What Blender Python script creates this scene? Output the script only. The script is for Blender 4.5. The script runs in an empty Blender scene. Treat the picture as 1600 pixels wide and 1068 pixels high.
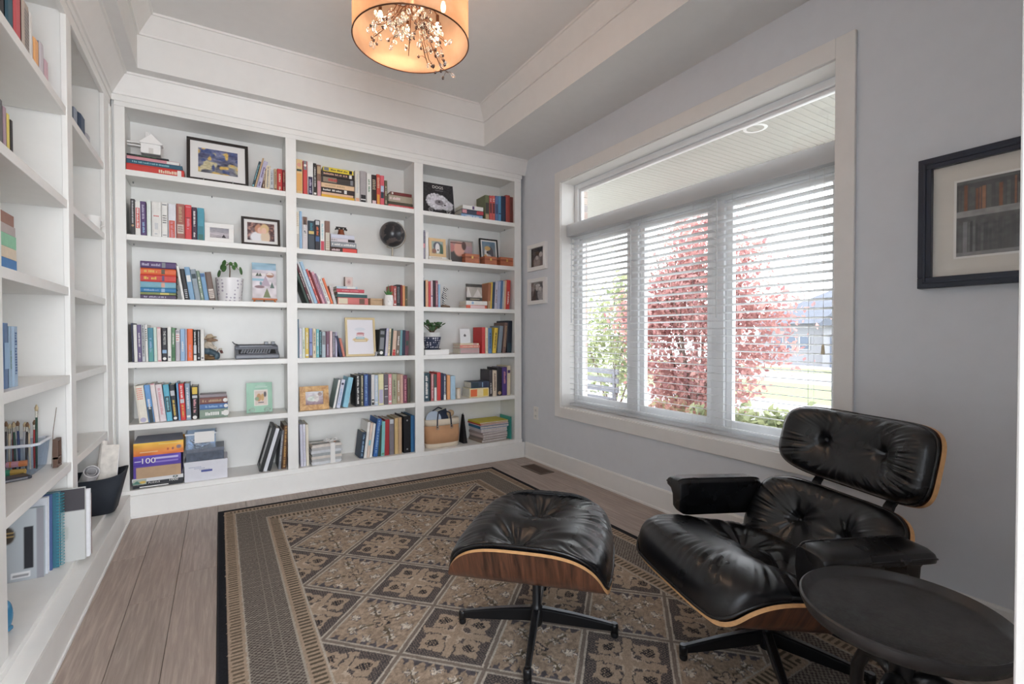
import bpy, bmesh, math, random
import numpy as np
from mathutils import Vector, Matrix
random.seed(7)
R = math.radians
COL = bpy.context.scene.collection
sc = bpy.context.scene

# ---------------------------------------------------------------- camera, world, lights, exposure
F_PX, YAW, PITCH, ROLL, EYE = 753.83, 0.5449, -0.0151, -0.0018, 1.15
_f = Vector((math.sin(YAW)*math.cos(PITCH), math.cos(YAW)*math.cos(PITCH), math.sin(PITCH)))
_r = Vector((math.cos(YAW), -math.sin(YAW), 0)); _u = _r.cross(_f)
_c, _s = math.cos(ROLL), math.sin(ROLL)
RIGHT, UP = _c*_r + _s*_u, -_s*_r + _c*_u
cam = bpy.data.cameras.new('camera'); cam_ob = bpy.data.objects.new('camera', cam); COL.objects.link(cam_ob)
cam.sensor_width = 36.0; cam.lens = 36.0*F_PX/1600; cam.clip_start = 0.02; cam.clip_end = 300
_m = Matrix((RIGHT, UP, -_f)).transposed().to_4x4(); _m.translation = (0, 0, EYE); cam_ob.matrix_world = _m
sc.camera = cam_ob
sc.view_settings.view_transform = 'Standard'; sc.view_settings.look = 'None'
sc.view_settings.gamma = 1; sc.view_settings.use_curve_mapping = False
sc.view_settings.exposure = 0.34

world = bpy.data.worlds.new('overcast_sky'); sc.world = world; world.use_nodes = True
bg = world.node_tree.nodes['Background']; bg.inputs[0].default_value = (0.90, 0.95, 1.0, 1); bg.inputs[1].default_value = 5.0

def area(name, loc, rot, sx, sy, power, color):
    l = bpy.data.lights.new(name, 'AREA'); l.shape = 'RECTANGLE'; l.size = sx; l.size_y = sy
    l.energy = power; l.color = color
    o = bpy.data.objects.new(name, l); COL.objects.link(o); o.location = loc; o.rotation_euler = rot
    return o
# fill light added behind the camera to brighten the room through the doorway
area('hall_fill_light', (0.05, -1.9, 1.5), (R(116), 0, R(-16)), 1.5, 1.8, 70, (0.93, 0.96, 1.0))

sc.cycles.max_bounces = 8; sc.cycles.diffuse_bounces = 5; sc.cycles.transparent_max_bounces = 24
sc.cycles.use_denoising = True
sc.cycles.sample_clamp_indirect = 6

# ---------------------------------------------------------------- pixel -> place on a known plane of the room
def ray(px, py):
    return RIGHT*((px-800)/F_PX) - UP*((py-534)/F_PX) + _f
def on(px, py, axis, val):
    d = ray(px, py); c = Vector((0, 0, EYE)); return c + d*((val-c[axis])/d[axis])
def pix(p):
    d = Vector(p) - Vector((0, 0, EYE)); z = d.dot(_f)
    return 800+F_PX*d.dot(RIGHT)/z, 534-F_PX*d.dot(UP)/z
def x_at(px, z, y):              # x of image column px at height z on the plane y
    py = 500.0
    for _ in range(4):
        x = on(px, py, 1, y).x; py = pix((x, y, z))[1]
    return x
def y_at(px, z, x):
    py = 500.0
    for _ in range(4):
        y = on(px, py, 0, x).y; py = pix((x, y, z))[1]
    return y

# ---------------------------------------------------------------- materials
def lin(c):
    c = [v/255.0 for v in c]
    return tuple((v/12.92 if v <= 0.04045 else ((v+0.055)/1.055)**2.4) for v in c) + (1.0,)
_mats = {}
def mat(name, rgb, rough=0.55, metal=0.0, var=0.06, scale=14.0, bump=0.0, bscale=120.0, spec=0.5, emit=0.0, coat=0.0, trans=0.0, stretch=None):
    key = (name, tuple(rgb), rough, metal)
    if key in _mats: return _mats[key]
    m = bpy.data.materials.new(name); m.use_nodes = True; nt = m.node_tree; N, L = nt.nodes, nt.links
    p = N['Principled BSDF']; c = lin(rgb)
    p.inputs['Roughness'].default_value = rough; p.inputs['Metallic'].default_value = metal
    p.inputs['Specular IOR Level'].default_value = spec; p.inputs['Coat Weight'].default_value = coat
    p.inputs['Coat Roughness'].default_value = 0.15
    tc = N.new('ShaderNodeTexCoord'); mp = N.new('ShaderNodeMapping'); L.new(tc.outputs['Object'], mp.inputs[0])
    if stretch: mp.inputs['Scale'].default_value = stretch
    if var > 0:
        n = N.new('ShaderNodeTexNoise'); n.inputs['Scale'].default_value = scale; n.inputs['Detail'].default_value = 3
        L.new(mp.outputs[0], n.inputs['Vector'])
        r = N.new('ShaderNodeValToRGB'); L.new(n.outputs['Fac'], r.inputs[0])
        r.color_ramp.elements[0].position = 0.3; r.color_ramp.elements[1].position = 0.7
        r.color_ramp.elements[0].color = tuple(v*(1-var) for v in c[:3])+(1,)
        r.color_ramp.elements[1].color = tuple(min(1, v*(1+var)) for v in c[:3])+(1,)
        L.new(r.outputs[0], p.inputs['Base Color'])
    else:
        p.inputs['Base Color'].default_value = c
    if bump > 0:
        n2 = N.new('ShaderNodeTexNoise'); n2.inputs['Scale'].default_value = bscale; n2.inputs['Detail'].default_value = 4
        L.new(mp.outputs[0], n2.inputs['Vector'])
        b = N.new('ShaderNodeBump'); b.inputs['Strength'].default_value = bump; b.inputs['Distance'].default_value = 0.002
        L.new(n2.outputs['Fac'], b.inputs['Height']); L.new(b.outputs[0], p.inputs['Normal'])
    if emit:
        p.inputs['Emission Color'].default_value = c; p.inputs['Emission Strength'].default_value = emit
    if trans:
        p.inputs['Transmission Weight'].default_value = trans
    _mats[key] = m
    return m
def wood(name, dark, light, axis=0, freq=60.0, rough=0.35, coat=0.2, long=0.06):
    m = bpy.data.materials.new(name); m.use_nodes = True; nt = m.node_tree; N, L = nt.nodes, nt.links
    p = N['Principled BSDF']; p.inputs['Roughness'].default_value = rough; p.inputs['Coat Weight'].default_value = coat; p.inputs['Coat Roughness'].default_value = 0.2
    tc = N.new('ShaderNodeTexCoord'); mp = N.new('ShaderNodeMapping'); L.new(tc.outputs['Object'], mp.inputs[0])
    s = [long, long, long]; s[axis] = 1.0; mp.inputs['Scale'].default_value = s
    n = N.new('ShaderNodeTexNoise'); n.inputs['Scale'].default_value = freq; n.inputs['Detail'].default_value = 5; n.inputs['Roughness'].default_value = 0.65; n.inputs['Distortion'].default_value = 0.6
    L.new(mp.outputs[0], n.inputs['Vector'])
    r = N.new('ShaderNodeValToRGB'); e = r.color_ramp.elements
    e[0].position = 0.36; e[0].color = lin(dark); e[1].position = 0.66; e[1].color = lin(light)
    k = r.color_ramp.elements.new(0.5); k.color = tuple((a+b)/2*0.95 for a, b in zip(lin(dark), lin(light)))[:3]+(1,)
    L.new(n.outputs['Fac'], r.inputs[0]); L.new(r.outputs[0], p.inputs['Base Color'])
    b = N.new('ShaderNodeBump'); b.inputs['Strength'].default_value = 0.12; b.inputs['Distance'].default_value = 0.001
    L.new(n.outputs['Fac'], b.inputs['Height']); L.new(b.outputs[0], p.inputs['Normal'])
    return m
def glassy(name, tint=(1, 1, 1), gloss=0.08, rough=0.02):
    m = bpy.data.materials.new(name); m.use_nodes = True; nt = m.node_tree; N, L = nt.nodes, nt.links
    for n in list(N): N.remove(n)
    o = N.new('ShaderNodeOutputMaterial'); t = N.new('ShaderNodeBsdfTransparent'); g = N.new('ShaderNodeBsdfGlossy'); x = N.new('ShaderNodeMixShader')
    t.inputs[0].default_value = tint + (1,); g.inputs['Roughness'].default_value = rough
    lw = N.new('ShaderNodeLayerWeight'); lw.inputs[0].default_value = 0.5; pw = N.new('ShaderNodeMath'); pw.operation = 'POWER'; pw.inputs[1].default_value = 5.0
    mul = N.new('ShaderNodeMath'); mul.operation = 'MULTIPLY_ADD'; mul.inputs[1].default_value = 0.7; mul.inputs[2].default_value = gloss*0.5; mul.use_clamp = True
    L.new(lw.outputs['Facing'], pw.inputs[0]); L.new(pw.outputs[0], mul.inputs[0]); L.new(mul.outputs[0], x.inputs[0]); L.new(t.outputs[0], x.inputs[1]); L.new(g.outputs[0], x.inputs[2]); L.new(x.outputs[0], o.inputs[0])
    return m
def print_mat(name='printed_paper', rough=0.5):
    if name in _mats: return _mats[name]
    m = bpy.data.materials.new(name); m.use_nodes = True; nt = m.node_tree
    a = nt.nodes.new('ShaderNodeVertexColor'); a.layer_name = 'Col'
    p = nt.nodes['Principled BSDF']; p.inputs['Roughness'].default_value = rough
    nt.links.new(a.outputs[0], p.inputs['Base Color'])
    _mats[name] = m
    return m

# ---------------------------------------------------------------- objects
def ob(name, data, parent=None, kind=None, label=None):
    o = bpy.data.objects.new(name, data); COL.objects.link(o)
    if parent: o.parent = parent
    if kind: o['kind'] = kind
    if label: o['label'] = label
    return o
def thing(name, label, cat, loc=(0, 0, 0), rotz=0.0, group=None, data=None):
    o = ob(name, data); o.location = loc; o.rotation_euler = (0, 0, rotz)
    o['label'] = label; o['category'] = cat
    if group: o['group'] = group
    if data is None: o.empty_display_size = 0.05
    return o
class MB:
    def __init__(s): s.v, s.f, s.m = [], [], []
    def add(s, v, f, mi=0, M=None):
        b = len(s.v); s.v += [tuple(M @ Vector(p)) if M else tuple(p) for p in v]
        s.f += [tuple(b+i for i in q) for q in f]; s.m += [mi]*len(f); return s
    def box(s, x0, x1, y0, y1, z0, z1, mi=0, M=None):
        v = [(x0,y0,z0),(x1,y0,z0),(x1,y1,z0),(x0,y1,z0),(x0,y0,z1),(x1,y0,z1),(x1,y1,z1),(x0,y1,z1)]
        return s.add(v, [(0,3,2,1),(4,5,6,7),(0,1,5,4),(1,2,6,5),(2,3,7,6),(3,0,4,7)], mi, M)
    def prism(s, poly, a0, a1, axis=1, mi=0, M=None):   # poly in the two other axes, extruded along axis
        n = len(poly)
        def P(p, a):
            q = [p[0], p[1]]; q.insert(axis, a); return tuple(q)
        v = [P(p, a0) for p in poly] + [P(p, a1) for p in poly]
        f = [tuple(range(n))[::-1], tuple(range(n, 2*n))] + [(i, (i+1) % n, n+(i+1) % n, n+i) for i in range(n)]
        return s.add(v, f, mi, M)
    def lathe(s, prof, n=24, mi=0, M=None, caps=True):
        v, f = [], []
        for r, z in prof:
            for k in range(n):
                a = 2*math.pi*k/n; v.append((r*math.cos(a), r*math.sin(a), z))
        for i in range(len(prof)-1):
            for k in range(n):
                f.append((i*n+k, i*n+(k+1) % n, (i+1)*n+(k+1) % n, (i+1)*n+k))
        if caps:
            f.append(tuple(range(n))[::-1]); f.append(tuple((len(prof)-1)*n+k for k in range(n)))
        return s.add(v, f, mi, M)
    def tube(s, pts, r, n=8, mi=0, M=None, closed=False):
        pts = [Vector(p) for p in pts]; k = len(pts); v, f = [], []
        rr = r if isinstance(r, (list, tuple)) else [r]*k
        nv = None
        for i, p in enumerate(pts):
            a = pts[(i-1) % k] if (closed or i > 0) else p; b = pts[(i+1) % k] if (closed or i < k-1) else p
            t = (b-a).normalized()
            if nv is None: nv = t.orthogonal().normalized()
            nv = (nv - t*nv.dot(t)); nv = nv.normalized() if nv.length > 1e-6 else t.orthogonal().normalized()
            w = t.cross(nv)
            for j in range(n):
                q = 2*math.pi*j/n; v.append(tuple(p + (nv*math.cos(q)+w*math.sin(q))*rr[i]))
        for i in range(k if closed else k-1):
            for j in range(n):
                i2 = (i+1) % k; f.append((i*n+j, i*n+(j+1) % n, i2*n+(j+1) % n, i2*n+j))
        if not closed:
            f.append(tuple(range(n))[::-1]); f.append(tuple((k-1)*n+j for j in range(n)))
        return s.add(v, f, mi, M)
    def ball(s, c, rx, ry=None, rz=None, n=12, mi=0, M=None, rot=None):
        ry = ry or rx; rz = rz or rx; h = max(6, n//2+2)
        v, f = [], []
        for i in range(1, h):
            t = math.pi*i/h
            for k in range(n):
                a = 2*math.pi*k/n; p = Vector((rx*math.sin(t)*math.cos(a), ry*math.sin(t)*math.sin(a), rz*math.cos(t)))
                if rot: p = rot @ p
                v.append((c[0]+p.x, c[1]+p.y, c[2]+p.z))
        for i in range(h-2):
            for k in range(n): f.append((i*n+k, (i+1)*n+k, (i+1)*n+(k+1) % n, i*n+(k+1) % n))
        t = Vector((0, 0, rz)); t = rot @ t if rot else t
        v.append((c[0]+t.x, c[1]+t.y, c[2]+t.z)); v.append((c[0]-t.x, c[1]-t.y, c[2]-t.z))
        for k in range(n):
            f.append((len(v)-2, k, (k+1) % n)); f.append((len(v)-1, (h-2)*n+(k+1) % n, (h-2)*n+k))
        return s.add(v, f, mi, M)
    def mesh(s, name, mats, smooth=False):
        me = bpy.data.meshes.new(name); me.from_pydata(s.v, [], s.f)
        for m in (mats if isinstance(mats, (list, tuple)) else [mats]): me.materials.append(m)
        if any(s.m): me.polygons.foreach_set('material_index', s.m)
        if smooth: me.polygons.foreach_set('use_smooth', [True]*len(s.f))
        me.update(); return me
    def build(s, name, mats, parent=None, smooth=False, bevel=0.0, kind=None, label=None, seg=2, angle=35):
        o = ob(name, s.mesh(name, mats, smooth), parent, kind, label)
        if smooth == 'auto':
            o.data.polygons.foreach_set('use_smooth', [True]*len(s.f)); e = o.modifiers.new('edges', 'EDGE_SPLIT'); e.split_angle = R(angle)
        if bevel:
            b = o.modifiers.new('bevel', 'BEVEL'); b.width = bevel; b.segments = seg; b.limit_method = 'ANGLE'; b.angle_limit = R(40)
        return o
def struct(name, mb, mats, bevel=0.0, parent=None, smooth=False):
    return mb.build(name, mats, parent, smooth, bevel, kind='structure' if parent is None else None)
def grid_mesh(name, P, mats, smooth=True, closed_u=False, flip=False):   # P: (n, m, 3)
    n, m = P.shape[:2]; idx = np.arange(n*m).reshape(n, m)
    a = idx if not closed_u else np.vstack([idx, idx[:1]])
    q = np.stack([a[:-1, :-1], a[1:, :-1], a[1:, 1:], a[:-1, 1:]], -1).reshape(-1, 4)
    if flip: q = q[:, ::-1]
    me = bpy.data.meshes.new(name); k = len(q)
    me.vertices.add(n*m); me.vertices.foreach_set('co', P.reshape(-1).astype(np.float32))
    me.loops.add(4*k); me.loops.foreach_set('vertex_index', np.ascontiguousarray(q).reshape(-1).astype(np.int32))
    me.polygons.add(k); me.polygons.foreach_set('loop_start', np.arange(0, 4*k, 4, dtype=np.int32)); 
    me.polygons.foreach_set('use_smooth', np.full(k, smooth))
    for mt in (mats if isinstance(mats, (list, tuple)) else [mats]): me.materials.append(mt)
    me.update(calc_edges=True); me.validate(); return me
def vcol(me, rgb_srgb):           # one colour per vertex, sRGB 0..1
    a = me.color_attributes.new('Col', 'FLOAT_COLOR', 'POINT')
    c = np.clip(rgb_srgb, 0, 1); c = np.where(c <= 0.04045, c/12.92, ((c+0.055)/1.055)**2.4)
    a.data.foreach_set('color', np.concatenate([c, np.ones((len(c), 1))], 1).astype(np.float32).reshape(-1))

# flat prints: a fine coloured mesh lying in its own x (right) / z (up) plane
def hashn(x, y, s=0):
    v = np.sin(x*127.1+y*311.7+s*74.7)*43758.5453; return v-np.floor(v)
def noise2(x, y, s=0):
    xi, yi = np.floor(x), np.floor(y); fx, fy = x-xi, y-yi; fx = fx*fx*(3-2*fx); fy = fy*fy*(3-2*fy)
    return (hashn(xi, yi, s)*(1-fx)+hashn(xi+1, yi, s)*fx)*(1-fy)+(hashn(xi, yi+1, s)*(1-fx)+hashn(xi+1, yi+1, s)*fx)*fy
def painted(layers):
    def f(u, v):
        c = np.zeros(u.shape+(3,))
        for L in layers:
            k = L[0]
            if k == 'bg': c[:] = (np.array(L[1])[None]*(1-v[..., None])+np.array(L[2] if len(L) > 2 else L[1])[None]*v[..., None])/255.0
            elif k == 'e':
                _, cx, cy, rx, ry, col = L[:6]; a = np.clip((1.12-np.sqrt(((u-cx)/rx)**2+((v-cy)/ry)**2))/0.22, 0, 1)[..., None]; c = c*(1-a)+np.array(col)/255.0*a
            elif k == 'r':
                _, x0, y0, x1, y1, col = L; a = ((u >= x0)&(u <= x1)&(v >= y0)&(v <= y1))[..., None]; c = np.where(a, np.array(col)/255.0, c)
            elif k == 't':      # triangle, apex up
                _, cx, y0, w, h, col = L; a = ((v >= y0)&(np.abs(u-cx) <= w*(1-(v-y0)/h))&(v <= y0+h))[..., None]; c = np.where(a, np.array(col)/255.0, c)
            elif k == 'n': c = c+(noise2(u*L[1], v*L[1]*(L[3] if len(L) > 3 else 1), 3)-0.5)[..., None]*L[2]
            elif k == 'mix':    # noise-driven patches of a colour
                a = np.clip((noise2(u*L[1], v*L[1], L[4] if len(L) > 4 else 1)-L[2])/0.12, 0, 1)[..., None]; c = c*(1-a)+np.array(L[3])/255.0*a
        return c
    return f
def print_sheet(name, w, h, layers, parent, nx=44, mtx=None, material=None, centre=True):
    ny = max(4, int(nx*h/w)); u, v = np.meshgrid(np.linspace(0, 1, nx+1), np.linspace(0, 1, ny+1), indexing='ij')
    P = np.stack([(u-(0.5 if centre else 0))*w, 0*u, v*h], -1)
    me = grid_mesh(name, P, material or print_mat(), smooth=False); vcol(me, painted(layers)(u, v).reshape(-1, 3))
    o = ob(name, me, parent)
    if mtx is not None: o.matrix_local = mtx
    return o
def text(body, size, material, parent, mtx, name='lettering', align='CENTER', ext=0.0004, sx=1.0):
    c = bpy.data.curves.new(name, 'FONT'); c.body = body; c.size = size; c.extrude = ext; c.align_x = align; c.align_y = 'CENTER'
    tmp = bpy.data.objects.new('tmp_text', c); COL.objects.link(tmp); dg = bpy.context.evaluated_depsgraph_get()
    me = bpy.data.meshes.new_from_object(tmp.evaluated_get(dg)); bpy.data.objects.remove(tmp); me.materials.clear(); me.materials.append(material)
    o = ob(name, me, parent); o.matrix_local = mtx @ Matrix.Diagonal((sx, 1, 1, 1)); return o
def T(x, y, z): return Matrix.Translation((x, y, z))
def RX(a): return Matrix.Rotation(R(a), 4, 'X')
def RY(a): return Matrix.Rotation(R(a), 4, 'Y')
def RZ(a): return Matrix.Rotation(R(a), 4, 'Z')

WHITE = mat('white_painted_wood', (236, 235, 232), 0.38, var=0.015)
TRIM = mat('white_trim_paint', (233, 231, 228), 0.4, var=0.015)
WALLP = mat('pale_grey_wall_paint', (219, 222, 227), 0.75, var=0.015, bump=0.05, bscale=400)
CEILP = mat('white_ceiling_paint', (232, 231, 229), 0.85, var=0.012)
PAPER = mat('book_paper', (226, 220, 205), 0.8, var=0.08, scale=60, stretch=(1, 1, 1))
BLACKP = mat('black_satin', (22, 22, 24), 0.4)
# ---------------------------------------------------------------- room shell
XW, YB = 2.4624, 4.14            # window wall face, wall behind the bookcase
FACE_Y, FACE_X = 3.83, -0.56     # front faces of the two bookcases
W0, W1, WZ0, WZ1 = 1.141, 3.264, 0.536, 2.4287
ZS, ZC = 2.767, 3.08             # soffit and tray ceiling heights

def floor_mat():
    m = wood('oak_plank_floor', (146, 130, 120), (174, 157, 146), axis=0, freq=70, rough=0.42, coat=0.05, long=0.05)
    nt = m.node_tree; N, L = nt.nodes, nt.links
    oi = N.new('ShaderNodeObjectInfo'); mp = [n for n in N if n.type == 'MAPPING'][0]
    cx = N.new('ShaderNodeCombineXYZ'); ml = N.new('ShaderNodeMath'); ml.operation = 'MULTIPLY'; ml.inputs[1].default_value = 37.0
    L.new(oi.outputs['Random'], ml.inputs[0]); L.new(ml.outputs[0], cx.inputs[0]); L.new(ml.outputs[0], cx.inputs[1]); L.new(cx.outputs[0], mp.inputs['Location'])
    p = N['Principled BSDF']; src = p.inputs['Base Color'].links[0].from_socket
    hsv = N.new('ShaderNodeHueSaturation'); ma = N.new('ShaderNodeMath'); ma.operation = 'MULTIPLY_ADD'; ma.inputs[1].default_value = 0.16; ma.inputs[2].default_value = 0.95
    L.new(oi.outputs['Random'], ma.inputs[0]); L.new(ma.outputs[0], hsv.inputs['Value']); L.new(src, hsv.inputs['Color']); L.new(hsv.outputs[0], p.inputs['Base Color'])
    return m
FLOORM = floor_mat()
fl = struct('floor', MB().box(-1.9, 2.7, -2.65, 4.2, -0.12, -0.012), mat('subfloor', (70, 60, 54), 0.9))
rng = random.Random(3); x = -0.506
while x < 2.46:
    y = -2.0 - rng.random()*1.5
    while y < 3.86:
        ln = rng.choice([1.1, 1.5, 1.9, 2.1]); y1 = min(y+ln, 3.9)
        if y1 > -0.2:
            w = min(0.162, XW-x)
            o = MB().box(0.0008, w-0.0008, 0.0008, y1-y-0.0008, -0.012, 0).build('plank', FLOORM, fl, bevel=0.0012, seg=1); o.location = (x, y, 0)
        y = y1
    x += 0.162
# window wall with its opening, wall behind the bookcases, wall with the doorway
w = MB(); a, b = XW, XW+0.2
w.box(a, b, -0.02, W0, 0, 3.2).box(a, b, W1, YB+0.1, 0, 3.2).box(a, b, W0, W1, 0, WZ0).box(a, b, W0, W1, WZ1, 3.2)
struct('wall_right', w, WALLP)
struct('wall_back', MB().box(-0.96, XW, YB, YB+0.1, 0, 3.2), WALLP)
struct('wall_left', MB().box(-0.98, -0.88, -0.02, YB+0.1, 0, 3.2), WALLP)
struct('wall_front', MB().box(0.76, XW, 0.0, 0.15, 0, 3.2).box(-0.9, 0.76, 0.0, 0.15, 2.35, 3.2), WALLP)
struct('trim_1', MB().box(0.68, 0.765, -0.02, 0.15, 0, 2.43).box(0.70, 0.80, -0.04, -0.005, 0, 2.43), mat('shade_darkened_casing', (198, 194, 189), 0.5, var=0.01), bevel=0.002)  # casing colour darkened to stand in for shade on the jamb
struct('hall_light_shield', MB().box(-1.12, -1.0, -2.3, -0.02, 0, 2.75).box(-1.12, 2.7, -2.3, -0.02, 2.75, 2.85), WALLP)  # unseen hall side and ceiling, added to keep sky light off the jamb
# ceiling: soffit ring, tray sides, raised tray
tx0, tx1, ty0, ty1 = -0.41, 1.96, 0.55, 3.69
c = MB(); z2 = 3.2
c.box(-0.98, tx0, -0.02, YB+0.1, ZS, z2).box(tx1, XW+0.1, -0.02, YB+0.1, ZS, z2).box(tx0, tx1, -0.02, ty0, ZS, z2).box(tx0, tx1, ty1, YB+0.1, ZS, z2).box(tx0, tx1, ty0, ty1, ZC, z2)
struct('ceiling', c, CEILP)
def ring(prof, x0, x1, y0, y1):   # prof: (inset, z) mitred round a rectangle
    mb = MB(); n = len(prof); v = []
    for cx, cy, sx, sy in ((x0, y0, 1, 1), (x1, y0, -1, 1), (x1, y1, -1, -1), (x0, y1, 1, -1)):
        v += [(cx+sx*d, cy+sy*d, z) for d, z in prof]
    f = []
    for k in range(4):
        for i in range(n-1):
            A, B = k*n, ((k+1) % 4)*n; f.append((A+i, B+i, B+i+1, A+i+1))
    return mb.add(v, f)
struct('trim_2', ring([(0.0, 2.967), (0.012, 2.967), (0.014, 2.978), (0.075, 3.062), (0.078, 3.066), (0.086, 3.068), (0.088, 3.08)], tx0, tx1, ty0, ty1), TRIM)
# crown over the bookcases (left run and back run, mitred in the corner)
def crown(prof_l, prof_b, x_end, y_end):
    v, f = [], []; n = len(prof_l)
    for i in range(n):
        (dl, z), (db, _) = prof_l[i], prof_b[i]; cx, cy = FACE_X+dl, FACE_Y-db
        v += [(cx, y_end, z), (cx, cy, z), (x_end, cy, z)]
    for i in range(n-1):
        for k in range(2): f.append((3*i+k, 3*i+k+1, 3*i+k+4, 3*i+k+3))
    return MB().add(v, f)
zz = [2.636, 2.64, 2.652, 2.752, 2.756, 2.767]
struct('trim_3', crown(list(zip([0.004, 0.014, 0.018, 0.078, 0.088, 0.09], zz)), list(zip([0.004, 0.012, 0.015, 0.054, 0.06, 0.062], zz)), XW, 0.17), TRIM)
# baseboard along the window wall
struct('baseboard_right', MB().prism([(XW, 0), (XW-0.018, 0), (XW-0.018, 0.012), (XW-0.013, 0.018), (XW-0.013, 0.134), (XW-0.008, 0.143), (XW, 0.143)], 0.17, 3.81, axis=1), TRIM)
struct('baseboard_front', MB().box(0.80, XW-0.02, 0.15, 0.164, 0, 0.14), TRIM, bevel=0.002)

# ---------------------------------------------------------------- window
VINYL = mat('white_vinyl', (240, 241, 242), 0.3, var=0.01)
PANE = glassy('window_glass', gloss=0.05)
win = struct('window_1', MB().box(XW-0.018, XW, 1.0643, 1.147, 0.4552, 2.5149).box(XW-0.018, XW, 3.258, 3.3317, 0.4552, 2.5149)
             .box(XW-0.018, XW, 1.147, 3.258, 2.4227, 2.5149).box(XW-0.018, XW, 1.147, 3.258, 0.4552, 0.542), TRIM, bevel=0.003)
win['label'] = 'wide white cased window with a transom over three blinded lights'
XF = XW+0.135
MB().box(XW-0.004, XF, W1-0.012, W1+0.004, WZ0, WZ1).box(XW-0.004, XF, W0-0.004, W0+0.012, WZ0, WZ1).box(XW-0.004, XF, W0, W1, WZ1-0.012, WZ1+0.004).box(XW-0.006, XF, W0, W1, WZ0-0.004, WZ0+0.012).build('jamb', TRIM, win)
TZ0, TZ1 = 1.955, 2.055
fr = MB(); y0, y1, z0, z1 = W0+0.012, W1-0.012, WZ0+0.012, WZ1-0.012
fr.box(XF, XF+0.06, y0, y0+0.04, z0, z1).box(XF, XF+0.06, y1-0.04, y1, z0, z1).box(XF, XF+0.06, y0+0.04, y1-0.04, z0, z0+0.04).box(XF, XF+0.06, y0+0.04, y1-0.04, z1-0.04, z1).box(XF, XF+0.06, y0+0.04, y1-0.04, TZ0, TZ1)
fr.build('window_frame', VINYL, win, bevel=0.004)
MUL = (2.565, 1.868)
for my in MUL: MB().box(XF-0.002, XF+0.06, my-0.045, my+0.045, z0+0.04, TZ0).build('mullion', VINYL, win, bevel=0.004)
def sash(ya, yb, za, zb, st):
    s = MB(); xa, xb = XF+0.018, XF+0.052
    s.box(xa, xb, ya, ya+st, za, zb).box(xa, xb, yb-st, yb, za, zb).box(xa, xb, ya+st, yb-st, za, za+st).box(xa, xb, ya+st, yb-st, zb-st, zb)
    s = s.build('sash', VINYL, win, bevel=0.005)
    MB().box(XF+0.034, XF+0.038, ya+st-0.004, yb-st+0.004, za+st-0.004, zb-st+0.004).build('pane', PANE, s)
sash(y0+0.041, y1-0.041, TZ1+0.001, z1-0.041, 0.022)
edges = [y1-0.041, MUL[0]+0.046, MUL[0]-0.046, MUL[1]+0.046, MUL[1]-0.046, y0+0.041]
for k in range(3): sash(edges[2*k+1], edges[2*k], z0+0.041, TZ0-0.001, 0.042)
# blinds: three, side by side, slats level
BLINDM = mat('white_faux_wood_slat', (240, 241, 242), 0.4, var=0.0)
_nt = BLINDM.node_tree; _t = _nt.nodes.new('ShaderNodeBsdfTranslucent'); _t.inputs[0].default_value = lin((240, 241, 242)); _x = _nt.nodes.new('ShaderNodeMixShader'); _x.inputs[0].default_value = 0.62
_nt.links.new(_nt.nodes['Principled BSDF'].outputs[0], _x.inputs[1]); _nt.links.new(_t.outputs[0], _x.inputs[2]); _nt.links.new(_x.outputs[0], _nt.nodes['Material Output'].inputs[0])
CORD = mat('white_cord', (228, 228, 226), 0.8, var=0)
bx = XW+0.093
spans = [(3.233, 2.562), (2.556, 1.862), (1.856, 1.170)]
sl = MB().prism([(-0.025, -0.0012), (-0.012, 0.0004), (0, 0.001), (0.012, 0.0004), (0.025, -0.0012), (0.025, 0.0012), (0.012, 0.0028), (0, 0.0034), (-0.012, 0.0028), (-0.025, 0.0012)], -0.5, 0.5, axis=1).mesh('slat', BLINDM)
names = ['leftmost white slatted blind, beside the small photo frames', 'middle white slatted blind, in front of the red maple', 'rightmost white slatted blind, nearest the lounge chair']
for k, (ya, yb) in enumerate(spans):
    t = thing('window_blind', names[k], 'blind', (0, (ya+yb)/2, 0), group='slatted blinds in the window')
    hw = (ya-yb)/2
    MB().box(bx-0.026, bx+0.026, -hw, hw, 1.978, 2.02).build('head_rail', BLINDM, t)
    MB().box(bx-0.026, bx+0.026, -hw+0.002, hw-0.002, 0.556, 0.574).build('bottom_rail', BLINDM, t, bevel=0.004)
    n = 31
    for i in range(n):
        s = ob('slat', sl, t); s.location = (bx, 0, 0.60+i*(1.955-0.60)/(n-1)); s.scale = (1, 2*hw-0.006, 1); s.rotation_euler = (0, R(8), 0)
    for yy in (-hw*0.62, hw*0.62):
        for dx in (-0.0265, 0.0265): MB().tube([(bx+dx, yy, 0.574), (bx+dx, yy, 1.966)], 0.0009, 5).build('ladder_cord', CORD, t)
    MB().tube([(bx-0.034, hw-0.035, 1.95), (bx-0.036, hw-0.036, 1.25)], [0.003, 0.004], 8).build('tilt_wand', mat('clear_wand', (214, 216, 218), 0.2, var=0), t)
    if k == 2:
        MB().tube([(bx-0.03, -hw+0.06, 1.96), (bx-0.03, -hw+0.06, 1.10)], 0.0012, 5).build('lift_cord', CORD, t)
        MB().lathe([(0.002, 1.10), (0.006, 1.09), (0.009, 1.055), (0.007, 1.05)], 10, M=T(bx-0.03, -hw+0.06, 0)).build('cord_tassel', mat('beige_tassel', (214, 200, 170), 0.5, var=0), t)
v = MB().box(bx-0.045, bx-0.031, -1.05, 1.048, 1.972, 2.073).box(bx-0.031, bx+0.026, 1.034, 1.048, 1.972, 2.073).box(bx-0.031, bx+0.026, -1.05, -1.036, 1.972, 2.073)
vt = thing('blind_valance', 'long white valance board across the tops of the three blinds', 'valance', (0, 2.202, 0), data=v.mesh('blind_valance', BLINDM))
vb = vt.modifiers.new('bevel', 'BEVEL'); vb.width = 0.004; vb.segments = 2

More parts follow.
